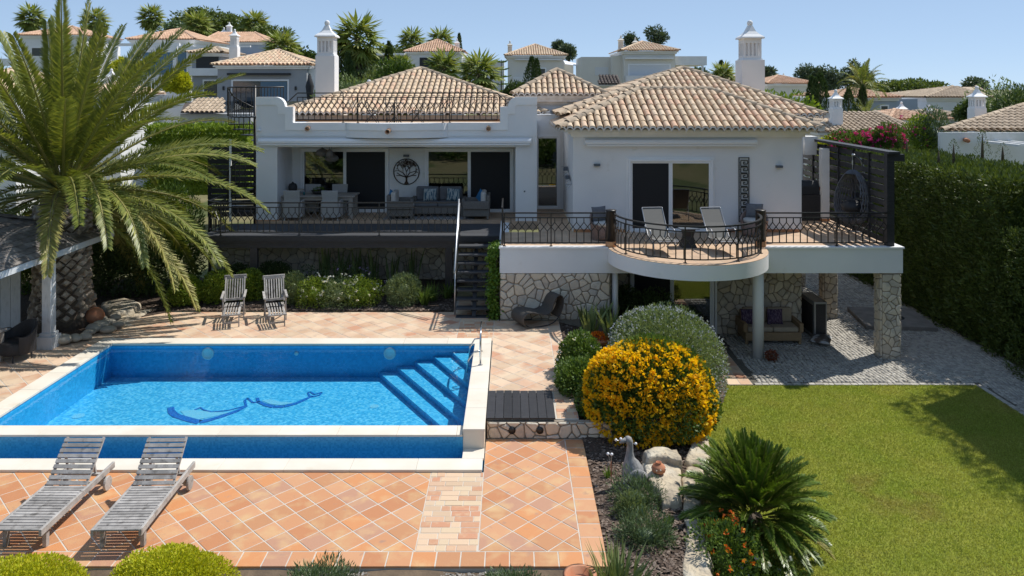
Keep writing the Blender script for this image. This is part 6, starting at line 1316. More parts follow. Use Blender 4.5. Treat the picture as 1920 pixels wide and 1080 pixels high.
# ------------------------------------------------------------------ cycad and spiky plants
pc = G(1404, 1047, ZG); cy = thing('cycad', 'large sago cycad with stiff dark green fronds on the lawn edge', 'cycad', (pc.x+.1, pc.y+.1, ZG))
MB().tube([(0, 0, -.02), (.02, 0, .3), (0, 0, .62)], [.17, .19, .14], 14).build('trunk', palm_bark, cy, True)
for k in range(125):
    u = k/125; az = k*2.39996; el = math.radians(84-92*u+U(-5, 5)); frond(az, el, U(.88, 1.06), .5+.5*u, L_palm_dry if (u > .9 and random.random() < .4) else L_cycad, U(-.2, .2), par=cy, org=(0, 0, .58), wid=.18, nl=56, spread=.75)
def spikes(name, label, loc, n, h, w, m, spread=.5, cat='plant', group=None, arch=0., r0=.12):
    t = thing(name, label, cat, loc, group=group); a = RNG.uniform(0, 6.28, n); tl = RNG.random(n)*spread; hh = h*RNG.uniform(.6, 1.1, n); rr = RNG.random(n)*r0
    P0 = np.stack([rr*np.cos(a), rr*np.sin(a), np.zeros(n)], 1); d0 = unit(np.stack([np.cos(a)*tl*.6, np.sin(a)*tl*.6, np.ones(n)], 1)); P1 = P0+d0*(hh*.55)[:, None]; d1 = unit(d0+np.stack([np.cos(a)*tl*(.5+arch), np.sin(a)*tl*(.5+arch), -arch*tl], 1)); P2 = P1+d1*(hh*.5)[:, None]
    S = unit(np.stack([-np.sin(a+.5), np.cos(a+.5), np.zeros(n)], 1)); V = np.stack([P0-S*w*.3, P0+S*w*.3, P1+S*w*.5, P1-S*w*.5, P2], 1).reshape(-1, 3); b = (np.arange(n)*5)[:, None]
    Q = np.concatenate([b+np.array([[0, 1, 2, 3]]), b+np.array([[3, 2, 4, 4]])]); me = npmesh('leaves', V, Q[:n], m, RNG.random(n)); 
    T3 = b+np.array([[3, 2, 4]]); me2 = npmesh('leaves', V, T3, m, RNG.random(n)); add_obj('blades', me, t)['kind'] = 'stuff'; add_obj('blade_tips', me2, t)['kind'] = 'stuff'; return t
p = G(1150, 1075, -.08); spikes('spiky_plant', 'clump of stiff yellow green sword leaves at the bottom edge', (p.x, p.y-.35, -.1), 120, .55, .035, L_sword, .9, r0=.35)
for i, (x, y, h) in enumerate(((1107, 637, .95), (1148, 648, 1.05), (1132, 612, .7), (1095, 612, .65))):
    p = G(x, y, .28); spikes('strelitzia', ['strelitzia with paddle leaves left of the terracotta bowl', 'tallest strelitzia with paddle leaves right of the terracotta bowl', 'small strelitzia near the stone wall, right one', 'small strelitzia near the stone wall, left one'][i], (p.x, p.y, .25), 20, h, .10, L_sword, .75, r0=.1, group='strelitzias in the mulch bed')
for i, px in enumerate((612, 640, 668, 700, 735, 772)):
    Y = 24.2+.1*(i % 2); spikes('snake_plant', ['tall sword leaved plant %s against the undercroft wall' % w for w in ('leftmost', 'second from left', 'third from left', 'fourth from left', 'fifth from left', 'rightmost')][i], (DX(px, Y), Y, ZU+.1), 14, U(.95, 1.25), .08, L_sword, .28, r0=.2, group='sword plants under the deck')
for i, (px, py) in enumerate(((812, 565), (838, 560), (795, 572))):
    p = G(px, py, ZU+.04); spikes('agapanthus', ['grassy agapanthus clump left of the stairs, middle one', 'grassy agapanthus clump closest to the stairs', 'grassy agapanthus clump beside the grey green bush'][i], p, 60, .6, .03, L_mid, 1.0, r0=.12, arch=.6, group='agapanthus by the stairs')
# ------------------------------------------------------------------ bushes
p = D(1216, 750, 15.0); bush('lantana_bush', 'big round bush covered with bright yellow flowers', (p.x, 15.05, -.05), (1.22, 1.02, 1.02), 15000, .075, .045, L_mid, zc=.66, amp=.055, flowers=(P_yellow, 2300, .085, -.55), shell=.22)
bush('westringia_bush', 'large grey green dome bush dotted with pale blue flowers', (3.55, 17.55, -.45), (1.42, 1.25, 1.35), 17000, .085, .022, L_grey, zc=.72, amp=.05, flowers=(P_blue, 1900, .032, -.4))
bush('gardenia_bush', 'glossy dark green bush with small white flowers, upper one at terrace edge', (1.55, 17.0, .2), (.55, .5, .55), 3600, .075, .045, L_mid, amp=.08, flowers=(P_white, 26, .06, 0))
bush('gardenia_bush', 'glossy dark green bush beside the yellow bush, lower one at terrace edge', (1.5, 15.95, .2), (.52, .45, .48), 3200, .075, .045, L_mid, amp=.08)
p = G(1198, 632, .2); bush('lavender', 'small upright lavender behind the pale blue bush', (p.x, p.y, .0), (.30, .28, .42), 900, .12, .016, L_grey, amp=.03, up=1.5, flowers=(P_purple, 60, .03, .2))
for i, (x, y, r) in enumerate(((1165, 598, .75), (1215, 604, .75), (1262, 612, .7), (1090, 592, .45))):
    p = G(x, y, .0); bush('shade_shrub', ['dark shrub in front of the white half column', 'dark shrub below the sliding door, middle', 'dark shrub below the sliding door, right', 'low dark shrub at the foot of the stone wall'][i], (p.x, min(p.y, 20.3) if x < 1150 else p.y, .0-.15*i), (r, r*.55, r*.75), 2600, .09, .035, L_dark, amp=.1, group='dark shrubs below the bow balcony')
bl = [('box_ball', 'round bright green box ball left of the deck chairs', 350, 568, .47, .47, 22.2, L_box, 3800), ('box_ball', 'bright green box ball behind the left deck chair', 411, 562, .50, .50, 22.5, L_box, 3800), ('box_ball', 'bright green box ball between the two deck chairs', 468, 556, .48, .5, 22.7, L_box, 3400),
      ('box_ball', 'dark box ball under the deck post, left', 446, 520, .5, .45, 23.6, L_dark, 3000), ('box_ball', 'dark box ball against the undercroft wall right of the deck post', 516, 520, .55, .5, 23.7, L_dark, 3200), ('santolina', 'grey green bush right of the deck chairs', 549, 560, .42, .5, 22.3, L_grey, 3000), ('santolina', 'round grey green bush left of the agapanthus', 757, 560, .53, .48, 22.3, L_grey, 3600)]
for (nm, lb, px, py, r, rz, Y, m, n_) in bl: bush(nm, lb, (DX(px, Y), Y, ZU+.03), (r, r, rz), n_, .06 if m is not L_grey else .085, .035 if m is not L_grey else .018, m, amp=.04, zc=rz*.8)
t = None
for i, (px, Y, r) in enumerate(((590, 22.15, .45), (635, 22.1, .55), (680, 22.15, .5))):
    bush('osteospermum', ['white daisy flowered shrub, left clump of the border', 'white daisy flowered shrub, middle clump of the border', 'white daisy flowered shrub, right clump of the border'][i], (DX(px, Y), Y, ZU+.02), (r*1.05, .5, .52), 2600, .055, .024, L_box if i != 1 else L_grey, amp=.1, flowers=(P_white, 60, .055, -.1), group='white flowered border clumps', zc=.3)
bush('osteospermum', 'low purple flowered shrub behind the white daisies', (DX(640, 23.0), 22.95, ZU+.04), (1.5, .4, .6), 2600, .07, .03, L_dark, flowers=(P_purple, 60, .05, .1), zc=.3, amp=.1)
# big oleander behind the palm
for i, (px, Y, r, h) in enumerate(((235, 23.2, 1.25, 1.7), (320, 23.9, 1.1, 1.75), (165, 24.2, 1.3, 1.9), (60, 23.5, 1.3, 1.6))):
    bush('oleander', ['dense oleander right behind the palm trunk', 'oleander with long leaves at the end of the deck', 'oleander hidden behind the thick palm trunk', 'oleander seen under the pavilion roof'][i], (DX(px, Y), Y, ZU), (r, .9, h), 6000, .17, .032, L_mid if i % 2 else L_dark, zc=h*.8, amp=.08, up=.5, group='oleanders behind the palm')
# front bed
fb = [('euonymus', 'lime yellow mound at the bottom edge, largest one', 335, 1085, .80, .52, L_lime, 5200), ('euonymus', 'lime yellow mound in the bottom left corner', 60, 1105, .85, .52, L_lime, 4800)]
for (nm, lb, px, py, r, rz, m, n_) in fb:
    p = G(px, py, -.1); bush(nm, lb, (p.x, p.y-.2, -.1), (r, .5, rz*.72), n_*2, .042, .026, m, zc=.12, amp=.05, up=.5)
for i, (px, py, r) in enumerate(((600, 1092, .62), (1195, 945, .42), (1210, 1010, .5), (1180, 965, .25), (960, 1095, .4))):
    p = G(px, py, -.05); bush('juniper', ['creeping juniper at the bottom edge below the brick strip', 'feathery juniper in front of the goose statue', 'largest feathery juniper between terrace and boulders', 'brownish tuft beside the junipers', 'thin creeping juniper at the bottom centre'][i], (p.x, p.y-(.22 if py > 1050 else 0), -.1), (r, r*.7, .26 if i != 1 else .36), int(5200*r), .075, .014, L_juniper if i != 3 else L_grey, zc=.08, amp=.14, up=.6, group='creeping junipers')
bush('lantana_bush', 'straggly bush with orange and red flowers beside the pale slab', (3.14, 11.15, ZG+.05), (.38, .6, .66), 3000, .06, .034, L_mid, zc=.42, amp=.14, flowers=(P_orange, 80, .06, -.2))
p = G(1440, 1078, ZG); bush('daisy_bush', 'low bush of white daisies at the bottom edge of the lawn', (3.72, 11.05, ZG), (.62, .4, .44), 2600, .05, .02, L_mid, zc=.12, amp=.1, flowers=(P_white, 130, .06, 0))
p = G(1432, 668, ZG); bush('red_shrub', 'tiny red leaved shrub at the foot of the round column', (p.x+.08, 20.7, ZG), (.15, .13, .15), 220, .07, .03, P_red, zc=.15, core=.3)
for i, (px, py, m) in enumerate(((1253, 990, L_ivy), (1140, 898, L_ivy))): p = G(px, py, -.08); spikes('grass_tuft', ['small green grass tuft right of the junipers', 'small green grass tuft beside the flower stake'][i], p, 60, .2, .012, m, .7, r0=.05)
# ivy on the end of the balcony wall
iv = thing('ivy', 'bright green ivy climbing the end of the balcony beside the stairs', 'ivy', (-.42, 20.9, ZU)); n = 2600
P = np.stack([RNG.normal(0, .075, n)-.02, RNG.uniform(-.12, .7, n), RNG.random(n)*2.05], 1); P[:, 0] += .05*np.sin(P[:, 2]*7); P[:, 0] -= .06*(P[:, 2] < 1.2)*RNG.random(n); leaf_obj('foliage', P, unit(np.stack([-RNG.random(n), -RNG.random(n)-.3, RNG.normal(-.3, .6, n)], 1)), .10*RNG.uniform(.6, 1.2, n), .085, L_ivy, iv)
MB().tube([(.05, 0, 0), (.0, .1, 1.0), (.03, .05, 1.9)], .02, 6).build('stem', bark, iv)
# ------------------------------------------------------------------ hedges on the right
def hedge(name, label, x0, x1, y0, y1, z0, z1, n, L, W, m):
    t = thing(name, label, 'hedge', ((x0+x1)/2, (y0+y1)/2, z0)); hx, hy, h = (x1-x0)/2, (y1-y0)/2, z1-z0; P_, D_ = [], []
    areas = [(2*hy*h, 0), (2*hx*2*hy, 1), (2*hx*h, 2)]; tot = sum(a for a, _ in areas)
    for a, k in areas:
        q = int(n*a/tot); u, v = RNG.uniform(-1, 1, q), RNG.random(q); dp = RNG.random(q)**1.3*.45
        if k == 0: nn = np.tile([[-1., 0, 0]], (q, 1)); pp = np.stack([-hx+dp+.09*np.sin(u*hy*2.1+v*h*2.7)+.07*np.sin(u*hy*5-v*h*3), u*hy, v*h], 1)
        elif k == 1: nn = np.tile([[0, 0, 1.]], (q, 1)); w = v*2-1; pp = np.stack([w*hx, u*hy, h-dp+.06*np.sin(u*hy*3+w*hx*2)], 1)
        else: nn = np.tile([[0, -1., 0]], (q, 1)); pp = np.stack([u*hx, -hy+dp+.06*np.sin(u*hx*3+v*h*3), v*h], 1)
        P_.append(pp); D_.append(unit(nn*.7+rdir(q)*.75+np.array([0, 0, .55])))
    P_ = np.concatenate(P_); D_ = np.concatenate(D_); leaf_obj('foliage', P_, D_, L*RNG.uniform(.6, 1.35, len(P_)), W, m, t)
    MB().box(-hx+.42, -hy+.4, 0, hx-.3, hy-.4, h-.42).build('inner_branches', m, t); return t
hedge('hedge', 'tall dark clipped cypress hedge along the right of the drive', 13.35, 16.6, 20.9, 34.5, ZG, 4.15, 62000, .15, .05, L_hedge)
hedge('hedge', 'lower clipped hedge at the right edge, nearer the camera', 13.0, 14.6, 9.0, 20.25, ZG, 2.95, 42000, .085, .032, L_hedge)
hedge('hedge', 'unseen tall hedge added past the right edge to shade the lawn', 14.6, 16.6, 3.0, 21.3, ZG, 8.5, 26000, .16, .07, L_hedge)  # out of view, added and heightened to cast the shadow on the lawn
for i, (px, py, h) in enumerate(((1788, 302, .75), (1842, 305, .95), (1700, 300, .6), (1760, 308, .5), (1880, 308, .5))):
    Y = 25+2*(i % 3); cypress('juniper_shoot', ['wild shoot sticking out of the hedge top, second from right', 'tallest wild shoot on the hedge top', 'wild shoot at the left end of the hedge top', 'short wild shoot in the middle of the hedge top', 'wild shoot at the right end of the hedge top'][i], (DX(px, Y), Y, 4.0), h+.15, .28, L_hedge, 'wild shoots on the hedge', n=260)
# ------------------------------------------------------------------ the neighbourhood behind
def window(parent, x0, x1, y, z0, z1, m=None, fr=None, name='window'):
    fw = .12; w = MB().box(x0-fw, y-.04, z0-fw, x1+fw, y+.02, z0).box(x0-fw, y-.04, z1, x1+fw, y+.02, z1+fw).box(x0-fw, y-.04, z0, x0, y+.02, z1).box(x1, y-.04, z0, x1+fw, y+.02, z1).build(name, fr or white_trim, parent)
    MB().box(x0+.001, y-.02, z0+.001, x1-.001, y+.01, z1-.001).build('pane', m or far_pane, w); return w
far_pane = mat('dark_window_pane', (.05, .07, .09), rough=.08, spec=.8)
blue_pane = mat('blue_window_pane', (.07, .16, .26), rough=.1, spec=.8)
blind = mat('white_shutter', (.66, .67, .68), rough=.6)
def house(name, label, px0, px1, pe, pa, Y, depth, base, wm, rm, wins=(), chims=(), pxa=None, over=.35, pitch=.26, row=.5, extra=(), ridge=None, gm=None):
    """px0..px1 wall edges, pe eave row, pa apex row in the photo at depth Y"""
    x0, x1 = DX(px0, Y), DX(px1, Y); ze = DZ(pe, Y-over); zr = DZ(pa, Y+depth/2); t = thing(name, label, 'house', ((x0+x1)/2, Y+depth/2, base), world=True, group=gm)
    MB().box(x0, Y, base, x1, Y+depth, ze-.28).build('wall', wm, t); MB().box(x0-.12, Y-.12, ze-.28, x1+.12, Y+depth+.12, ze-.14).box(x0-.25, Y-.25, ze-.14, x1+.25, Y+depth+.25, ze-.02).build('cornice', white_trim if wm is not grey_wall else white_trim, t)
    xa = DX(pxa, Y+depth/2) if pxa else (x0+x1)/2; w = (x1-x0)+2*over; d = depth+2*over
    if ridge: ra, rb = DX(ridge[0], Y+depth/2), DX(ridge[1], Y+depth/2); q, h, r = hip_quads(x0-over, x1+over, Y-over, Y+depth+over, ze, zr, ra, rb, Y+depth/2, Y+depth/2)
    else: q, h, r = hip_quads(x0-over, x1+over, Y-over, Y+depth+over, ze, zr, xa, xa, Y+depth/2, Y+depth/2)
    ro = roof_obj(t, q[:3], rm, rm, pitch=pitch, row=row, seg=4)
    for (a, b) in h[:2]: hip_caps(ro, a, b, rm, rad=.15, step=.6, objects=False)
    for (a, b, c_, d_, m) in wins: window(t, DX(a, Y), DX(b, Y), Y, DZ(d_, Y), DZ(c_, Y), m)
    for (cx_, yt, ys, yb, wd) in chims: Yc = Y+depth*.6; w_ = wd/F*Yc; chimney(t, DX(cx_, Yc), Yc, ze-.2, DZ(yb, Yc), DZ(ys, Yc), w_*1.1, w_*.9, cream_wall if wm is cream_wall else white_trim, slots=3)
    for (nm, a, b, c_, d_, yo, dp, m) in extra: MB().box(DX(a, Y), Y-yo, DZ(d_, Y), DX(b, Y), Y-yo+dp, DZ(c_, Y)).build(nm, m, t)
    return t
# grey house to the left behind the spiral stairs
Y = 56
house('grey_house', 'grey house with a tiled roof and wide glass doors behind the spiral stairs', 408, 575, 122, 95, Y, 8, 1.0, grey_wall, roof_tile_mat, pitch=.30, row=.55,
      wins=[(437, 539, 152, 240, far_pane)], chims=[(440, 52, 68, 88, 14)],
      extra=[('awning_box', 428, 545, 137, 141, .3, .28, dark_metal), ('blue_glass', 489, 538, 153, 239, .05, .02, blue_pane), ('terrace', 380, 590, 210, 260, 2.2, 2.1, grey_wall), ('glass_balustrade', 400, 590, 189, 209, 2.15, .03, pane_mat), ('side_wall', 575, 592, 128, 240, -.5, 6, white_trim), ('wall_lamp', 418, 421, 162, 169, .1, .1, dark_metal), ('wall_lamp', 553, 556, 162, 169, .1, .1, dark_metal)])
um = thing('closed_parasol', 'closed dark parasol on the terrace of the grey house', 'parasol', (DX(580, 54.5), 54.6, 5.0)); MB().tube([(0, 0, 0), (0, 0, .6), (0, 0, 1.8), (0, 0, 2.6)], [.05, .16, .30, .08], 9).build('canopy', umbrella_mat, um, True); MB().tube([(0, 0, 0), (0, 0, 2.7)], .04, 6).build('pole', black_metal, um)
Y = 61
house('grey_house', 'grey lower house wing with a dark framed window left of the glass doors', 360, 412, 99, 90, Y, 5, 1.0, grey_wall, roof_brown_mat, wins=[(383, 408, 152, 182, far_pane)], extra=[('white_band', 358, 412, 128, 142, .3, .29, white_trim), ('dark_loggia', 368, 410, 102, 130, .04, .03, dark_metal)])
Y = 72
house('white_house', 'white house with a pergola and blue windows high behind the palm', 246, 362, 74, 55, Y, 8, 2.0, white, roof_far_mat, wins=[(267, 350, 98, 140, blue_pane), (244+2, 252, 100, 115, blue_pane)],
      extra=[('pergola_beam', 232, 358, 84, 89, 2.5, .2, white_trim), ('pergola_post', 236, 246, 90, 160, 2.5, .5, white_trim), ('pergola_post', 346, 352, 89, 160, 2.5, .3, white_trim), ('terrace', 230, 362, 142, 260, 2.8, 2.7, white), ('canopy', 362, 432, 90, 99, 3, 3, white_trim), ('loggia', 366, 430, 99, 130, .1, .08, dark_metal), ('parapet', 225, 400, 152, 156, 4.4, .3, white_trim), ('low_wall', 225, 370, 178, 250, 6, .4, white)])
Y = 90
house('white_house', 'long orange roofed house on the hill behind the white pergola house', 382, 500, 79, 61, Y, 9, 4.0, bluegrey_wall, roof_far_mat, ridge=(410, 478), chims=[(430, 42, 50, 60, 9), (420, 52, 62, 82, 11)], extra=[('pergola_beam', 430, 480, 87, 90, 2, .3, white_trim), ('low_wall', 380, 500, 104, 140, 1, .5, white)])
house('white_house', 'pale roofed house glimpsed through the palm fronds', 40, 150, 66, 50, 80, 8, 3.0, white, roof_far_mat, wins=[(60, 90, 90, 105, far_pane)], extra=[('parapet', 0, 60, 112, 125, 3, .4, white_trim)])
house('cottage', 'low white neighbour house with tiled roof behind the pavilion', -120, 30, 168, 128, 38, 7, .0, white, roof_tile_mat, chims=[]); house('cottage', 'small tiled roof with a white chimney beside the palm fronds', 150, 226, 178, 155, 45, 5, .5, white, roof_tile_mat, chims=[(209, 132, 145, 170, 17)])
low = thing('garden_wall', 'pale stepped garden wall with a blue set table terrace', 'wall', (DX(300, 50), 50, 1), world=True); MB().box(DX(215, 50), 50, .5, DX(355, 50), 50.3, DZ(200, 50)).build('wall', white, low); MB().box(DX(308, 50), 49.9, .5, DX(360, 50), 50.2, DZ(178, 50)).build('step_block', white, low)
for i in range(4): MB().box(DX(262+i*14, 49.8), 49.7, DZ(200, 50), DX(272+i*14, 49.8), 49.95, DZ(190, 50)).build('seat_back', cush_blue, low)
lr = thing('lean_to_roof', 'lean-to roof of dark clay tiles below the grey house', 'roof', (DX(380, 49), 49, 3), world=True); rr_ = roof_obj(lr, [((DX(338, 48), 48, DZ(212, 48)), (DX(420, 48), 48, DZ(212, 48)), (DX(350, 50.5), 50.5, DZ(186, 50.5)), (DX(420, 50.5), 50.5, DZ(186, 50.5)))], roof_brown_mat, roof_dark_mat, pitch=.3, row=.5, seg=4)
MB().box(DX(338, 48.3), 48.3, .5, DX(470, 48.3), 50.4, DZ(214, 48)).build('wall', grey_wall, lr)
# houses in the middle
house('white_house', 'white house with a big dark shutter and pyramid roof behind the left roof', 764, 866, 97, 75, 88, 7, 3.0, white, roof_far_mat, chims=[(857, 66, 81, 92, 9)], wins=[], extra=[('dark_shutter', 787, 842, 108, 140, .06, .05, dark_metal), ('flat_wing', 866, 907, 108, 170, -1, 5, white), ('wing_window', 869, 885, 116, 135, -.95, .04, dark_metal), ('portal_roof', 700, 763, 101, 105, 2, 3, white_trim), ('portal_post', 700, 703, 105, 140, 2, .3, white_trim), ('portal_wall', 704, 762, 105, 150, -1, .3, grey_wall), ('flat_wing', 907, 945, 113, 180, -1, 5, white), ('blue_window', 926, 934, 130, 145, -.95, .04, blue_pane)])
house('cream_house', 'cream house with a pyramid roof and white sail behind the central roof', 952, 1058, 104, 84, 82, 7.5, 2.0, cream_wall, roof_tile_mat, chims=[(956, 74, 85, 100, 9)], wins=[(1010, 1022, 129, 150, far_pane)], extra=[('awning_box', 965, 1054, 111, 113, .3, .25, white_trim), ('side_wing', 1058, 1078, 115, 165, -2, 4, cream_wall), ('low_band', 962, 1060, 144, 165, .5, .4, white)])
sa = thing('shade_sail', 'white shade sail stretched from the cream house', 'shade sail', (DX(1085, 80), 80, 4), world=True); a, b, c_ = D(1056, 113, 80), D(1118, 127, 79), D(1060, 120, 76); MB().add([a, b, c_, a+Vector((0, 0, -.05)), b+Vector((0, 0, -.05)), c_+Vector((0, 0, -.05))], [(0, 1, 2), (5, 4, 3), (0, 3, 4, 1), (1, 4, 5, 2), (2, 5, 3, 0)]).build('sail', umbrella_white, sa); MB().tube([D(1118, 127, 79), D(1116, 160, 79)], .06, 6).build('mast', white_trim, sa)
house('cream_house', 'cream house with twin chimneys and closed shutters behind the right roof', 1170, 1266, 95, 79, 70, 8, 2.0, cream_wall, roof_tile_mat, chims=[(1164, 58, 76, 92, 10), (1191, 62, 80, 95, 10)], wins=[(1180, 1255, 122, 150, blind)],
      extra=[('awning_box', 1172, 1262, 108, 111, .3, .25, white_trim), ('left_wing', 1094, 1152, 105, 175, -2, 6, cream_wall), ('link', 1150, 1171, 104, 175, -1, 6, cream_wall), ('canopy', 1266, 1328, 105, 122, -.5, 5, white_trim), ('canopy_back', 1268, 1300, 122, 140, -5, .3, cream_wall), ('canopy_post', 1319, 1322, 122, 150, -.5, .3, white_trim), ('pale_balcony', 1172, 1262, 142, 170, .8, .6, white), ('shutter', 1120, 1146, 125, 141, -1.95, .06, blind)])
lr2 = thing('lean_to_roof', 'dark tiled lean-to roof in front of the twin chimney house', 'roof', (DX(1140, 66), 66, 4), world=True); roof_obj(lr2, [((DX(1122, 64), 64, DZ(159, 64)), (DX(1166, 64), 64, DZ(159, 64)), (DX(1124, 66.5), 66.5, DZ(142, 66.5)), (DX(1155, 66.5), 66.5, DZ(142, 66.5)))], roof_dark_mat, roof_dark_mat, pitch=.3, row=.5, seg=4); MB().box(DX(1122, 64.3), 64.3, 1, DX(1166, 64.3), 66.3, DZ(161, 64)).build('wall', cream_wall, lr2)
# houses on the right
house('blue_house', 'blue grey house with orange roof and a balcony window, right background', 1600, 1682, 183, 166, 62, 9, .5, bluegrey_wall, roof_far_mat, chims=[(1583, 158, 168, 182, 7)], wins=[(1652, 1664, 199, 216, far_pane)], extra=[('wing', 1560, 1600, 184, 240, -3, 6, white), ('wing', 1682, 1745, 186, 240, -2, 7, bluegrey_wall)])
house('white_house', 'orange hip roofed house left of the tall trees, far right background', 1440, 1528, 157, 142, 85, 9, 1.0, cream_wall, roof_far_mat, chims=[(1469, 136, 142, 150, 5)]); house('white_house', 'orange roof edge far behind the right chimney', 1372, 1398, 152, 141, 80, 8, 1.0, white, roof_far_mat)
house('white_house', 'white house with a broad brown roof in the right background', 1738, 1852, 183, 163, 66, 10, .5, white, roof_brown_mat, ridge=(1786, 1830), chims=[(1770, 158, 170, 176, 10)], wins=[(1795, 1815, 200, 215, far_pane)]); house('white_house', 'small orange roof beside the cypresses, right background', 1540, 1568, 181, 172, 70, 6, 1.0, white, roof_far_mat)
house('bungalow', 'low blue grey bungalow with tan roof and slatted chimneys', 1672, 1770, 225, 207, 48, 6, .5, bluegrey_wall, roof_far_mat, chims=[(1690, 190, 205, 216, 15), (1742, 195, 208, 216, 12)]); house('bungalow', 'small brown roof behind the tan roofed bungalow', 1760, 1796, 218, 206, 52, 5, .5, bluegrey_wall, roof_brown_mat)
t = house('neighbour_house', 'neighbouring white house with tan roof and bougainvillea behind the black fence', 1540, 1702, 248, 212, 36, 6, -.5, white, roof_brown_mat, ridge=(1560, 1640), pitch=.24, row=.34, chims=[]); chimney(t, DX(1567, 36.8), 36.8, 4.0, DZ(205, 36.8), DZ(186, 36.8), .50, .44, white_trim, slots=3)
t = thing('neighbour_house', 'white flat fronted neighbour house with pale tiled roof at right edge', 'house', (19, 31, -.5), world=True)
zeJ = DZ(246, 29.5); E0, E1, R0, R1 = (DX(1765, 29.5), 29.5, zeJ), (25.5, 29.5, zeJ), (DX(1925, 33.2), 33.2, DZ(197, 33.2)), (25.5, 33.2, DZ(197, 33.2))
rj = roof_obj(t, [(E0, E1, R0, R1)], roof_brown_mat, roof_brown_mat, pitch=.25, row=.4, seg=5); hip_caps(rj, E0, R0, roof_brown_mat, rad=.13, step=.5, objects=False)
MB().add([E0, R0, (23.5, 36.5, zeJ)], [(0, 1, 2)]).add([R0, R1, (25.5, 36.5, zeJ), (23.5, 36.5, zeJ)], [(0, 1, 2, 3)]).build('rear_roof', roof_brown_mat, t)
chimney(t, DX(1850, 33.5), 34.2, 4.0, DZ(205, 33.5), DZ(183, 33.5), .55, .48, white_trim, slots=3)
MB().box(DX(1760, 29.4), 29.3, -.5, DX(2000, 29.4), 29.45, DZ(248, 29.4)).build('parapet_wall', white, t); p = D(1812, 262, 29.2); MB().tube([(p.x, 29.32, p.z), (p.x-.05, 29.0, p.z-.03)], .08, 10).build('rain_spout', clay_pot, t, True)
for k in range(3): MB().box(DX(1882, 28)+k*.5, 27.2, DZ(272, 28), DX(1882, 28)+k*.5+.12, 29.3, DZ(268, 28)).build('pergola_beam', white_trim, t)
pa_ = thing('white_parasol', 'folded white parasol tip behind the left roof', 'parasol', (DX(692, 44), 44, 3.0)); MB().tube([(0, 0, 0), (0, 0, 2.4), (0, 0, 3.65), (0, 0, 3.9)], [.1, .42, .12, .05], 10).build('canopy', umbrella_white, pa_, True); MB().blob((0, 0, 4.0), (.14, .14, .16), 10, 7).build('finial', umbrella_white, pa_, True)
# hedge behind spiral stairs, bougainvillea, other greenery
hedge('hedge', 'sunny green flowering hedge behind the spiral stairs', DX(270, 40), DX(470, 40), 40, 42, 1.0, DZ(238, 40), 9000, .22, .09, L_box)
def bg_bush(label, px, py, Y, r, h, m, n=2600, L=.2, W=.09, fl=None, cat='bush', name='garden_bush', zc=None): return bush(name, label, (DX(px, Y), Y, DZ(py, Y)-h*1.85), (r, r*.7, h), n, L, W, m, zc=h*.9, flowers=fl, amp=.1, cat=cat)
bg_bush('magenta bougainvillea behind the black fence, left mound', 1592, 250, 31, .85, .55, L_mid, 2600, .12, .06, (P_magenta, 170, .11, -.2), name='bougainvillea'); bg_bush('magenta bougainvillea behind the black fence, right mound', 1660, 240, 31, .75, .85, L_mid, 3000, .12, .06, (P_magenta, 200, .11, -.2), name='bougainvillea'); bg_bush('magenta bougainvillea bridging the two mounds', 1626, 248, 31.5, .7, .35, L_mid, 1500, .12, .06, (P_magenta, 110, .11, -.2), name='bougainvillea')
bg_bush('pink flowering oleander behind the hedge', 1712, 226, 33, .9, 1.6, L_box, 3000, .16, .05, (P_magenta, 50, .1, -.2), name='oleander_shrub'); bg_bush('small lime bush at the fence end', 1550, 258, 31, .4, .5, L_lime, 900, .1, .06)
bg_bush('tall feathery green bush right of the white neighbour wall', 1745, 208, 33, .75, 1.5, L_juniper, 2600, .2, .04, name='juniper_bush')
for i, (px, py, Y, r, h, m) in enumerate(((1462, 180, 50, 2.6, 1.6, L_box), (1880, 168, 60, 3.2, 2.4, L_grey), (690, 124, 60, 2.6, 2.4, L_grey), (660, 150, 55, 2.5, 2.0, L_grey), (745, 112, 58, 1.3, 2.4, L_mid), (232, 116, 60, 1.2, .9, L_lime), (330, 138, 55, .8, .7, L_lime), (965, 162, 60, 1.2, 1.2, L_dark), (1912, 172, 55, 2.4, 2.6, L_dark))):
    bg_bush(['bright green clipped shrub mass left of the cypresses', 'olive grey tree crown at the right edge behind the roof', 'grey green shrub left of the parasol tip', 'low grey shrub behind the left chimney', 'loose green shrub in front of the white portal', 'yellow green shrub above the stepped wall', 'yellow green climber beside the pergola', 'dark leafy plants left of the central roof', 'dark round tree at the far right'][i], px, py, Y, r, h, m, 3000, .28, .12)
# cypresses
for i, (px, yt, yb, Y, w) in enumerate(((640, 60, 160, 60, .75), (652, 100, 170, 58, .7), (729, 80, 150, 62, .6), (560, 86, 125, 75, .8), (997, 108, 160, 68, .9), (1006, 112, 160, 67, .65), (1247, 0, 0, 0, 0), (1352, 115, 150, 75, .9), (1538, 140, 215, 58, 1.0), (1522, 145, 210, 60, .65), (1529, 148, 210, 59, .5), (1591, 168, 215, 55, .75), (1617, 162, 215, 56, .6), (861, 64, 110, 95, .5))):
    if w: cypress('cypress', ['tall slim cypress right of the left chimney', 'second cypress right of the left chimney', 'thin cypress in front of the white portal house', 'small dark cypress behind the grey house', 'wide cypress before the cream house', 'narrow cypress touching the wide one before the cream house', '', 'cypress tip left of the right chimney', 'biggest cypress of the right background trio', 'left cypress of the right background trio', 'middle cypress of the right background trio', 'lone dark cypress in front of the white wing', 'cypress under the feather palm', 'thin far cypress behind the slim chimney'][i], (DX(px, Y), Y, DZ(yb, Y)-1.5), DZ(yt, Y)-DZ(yb, Y)+1.5, w, n=1800)
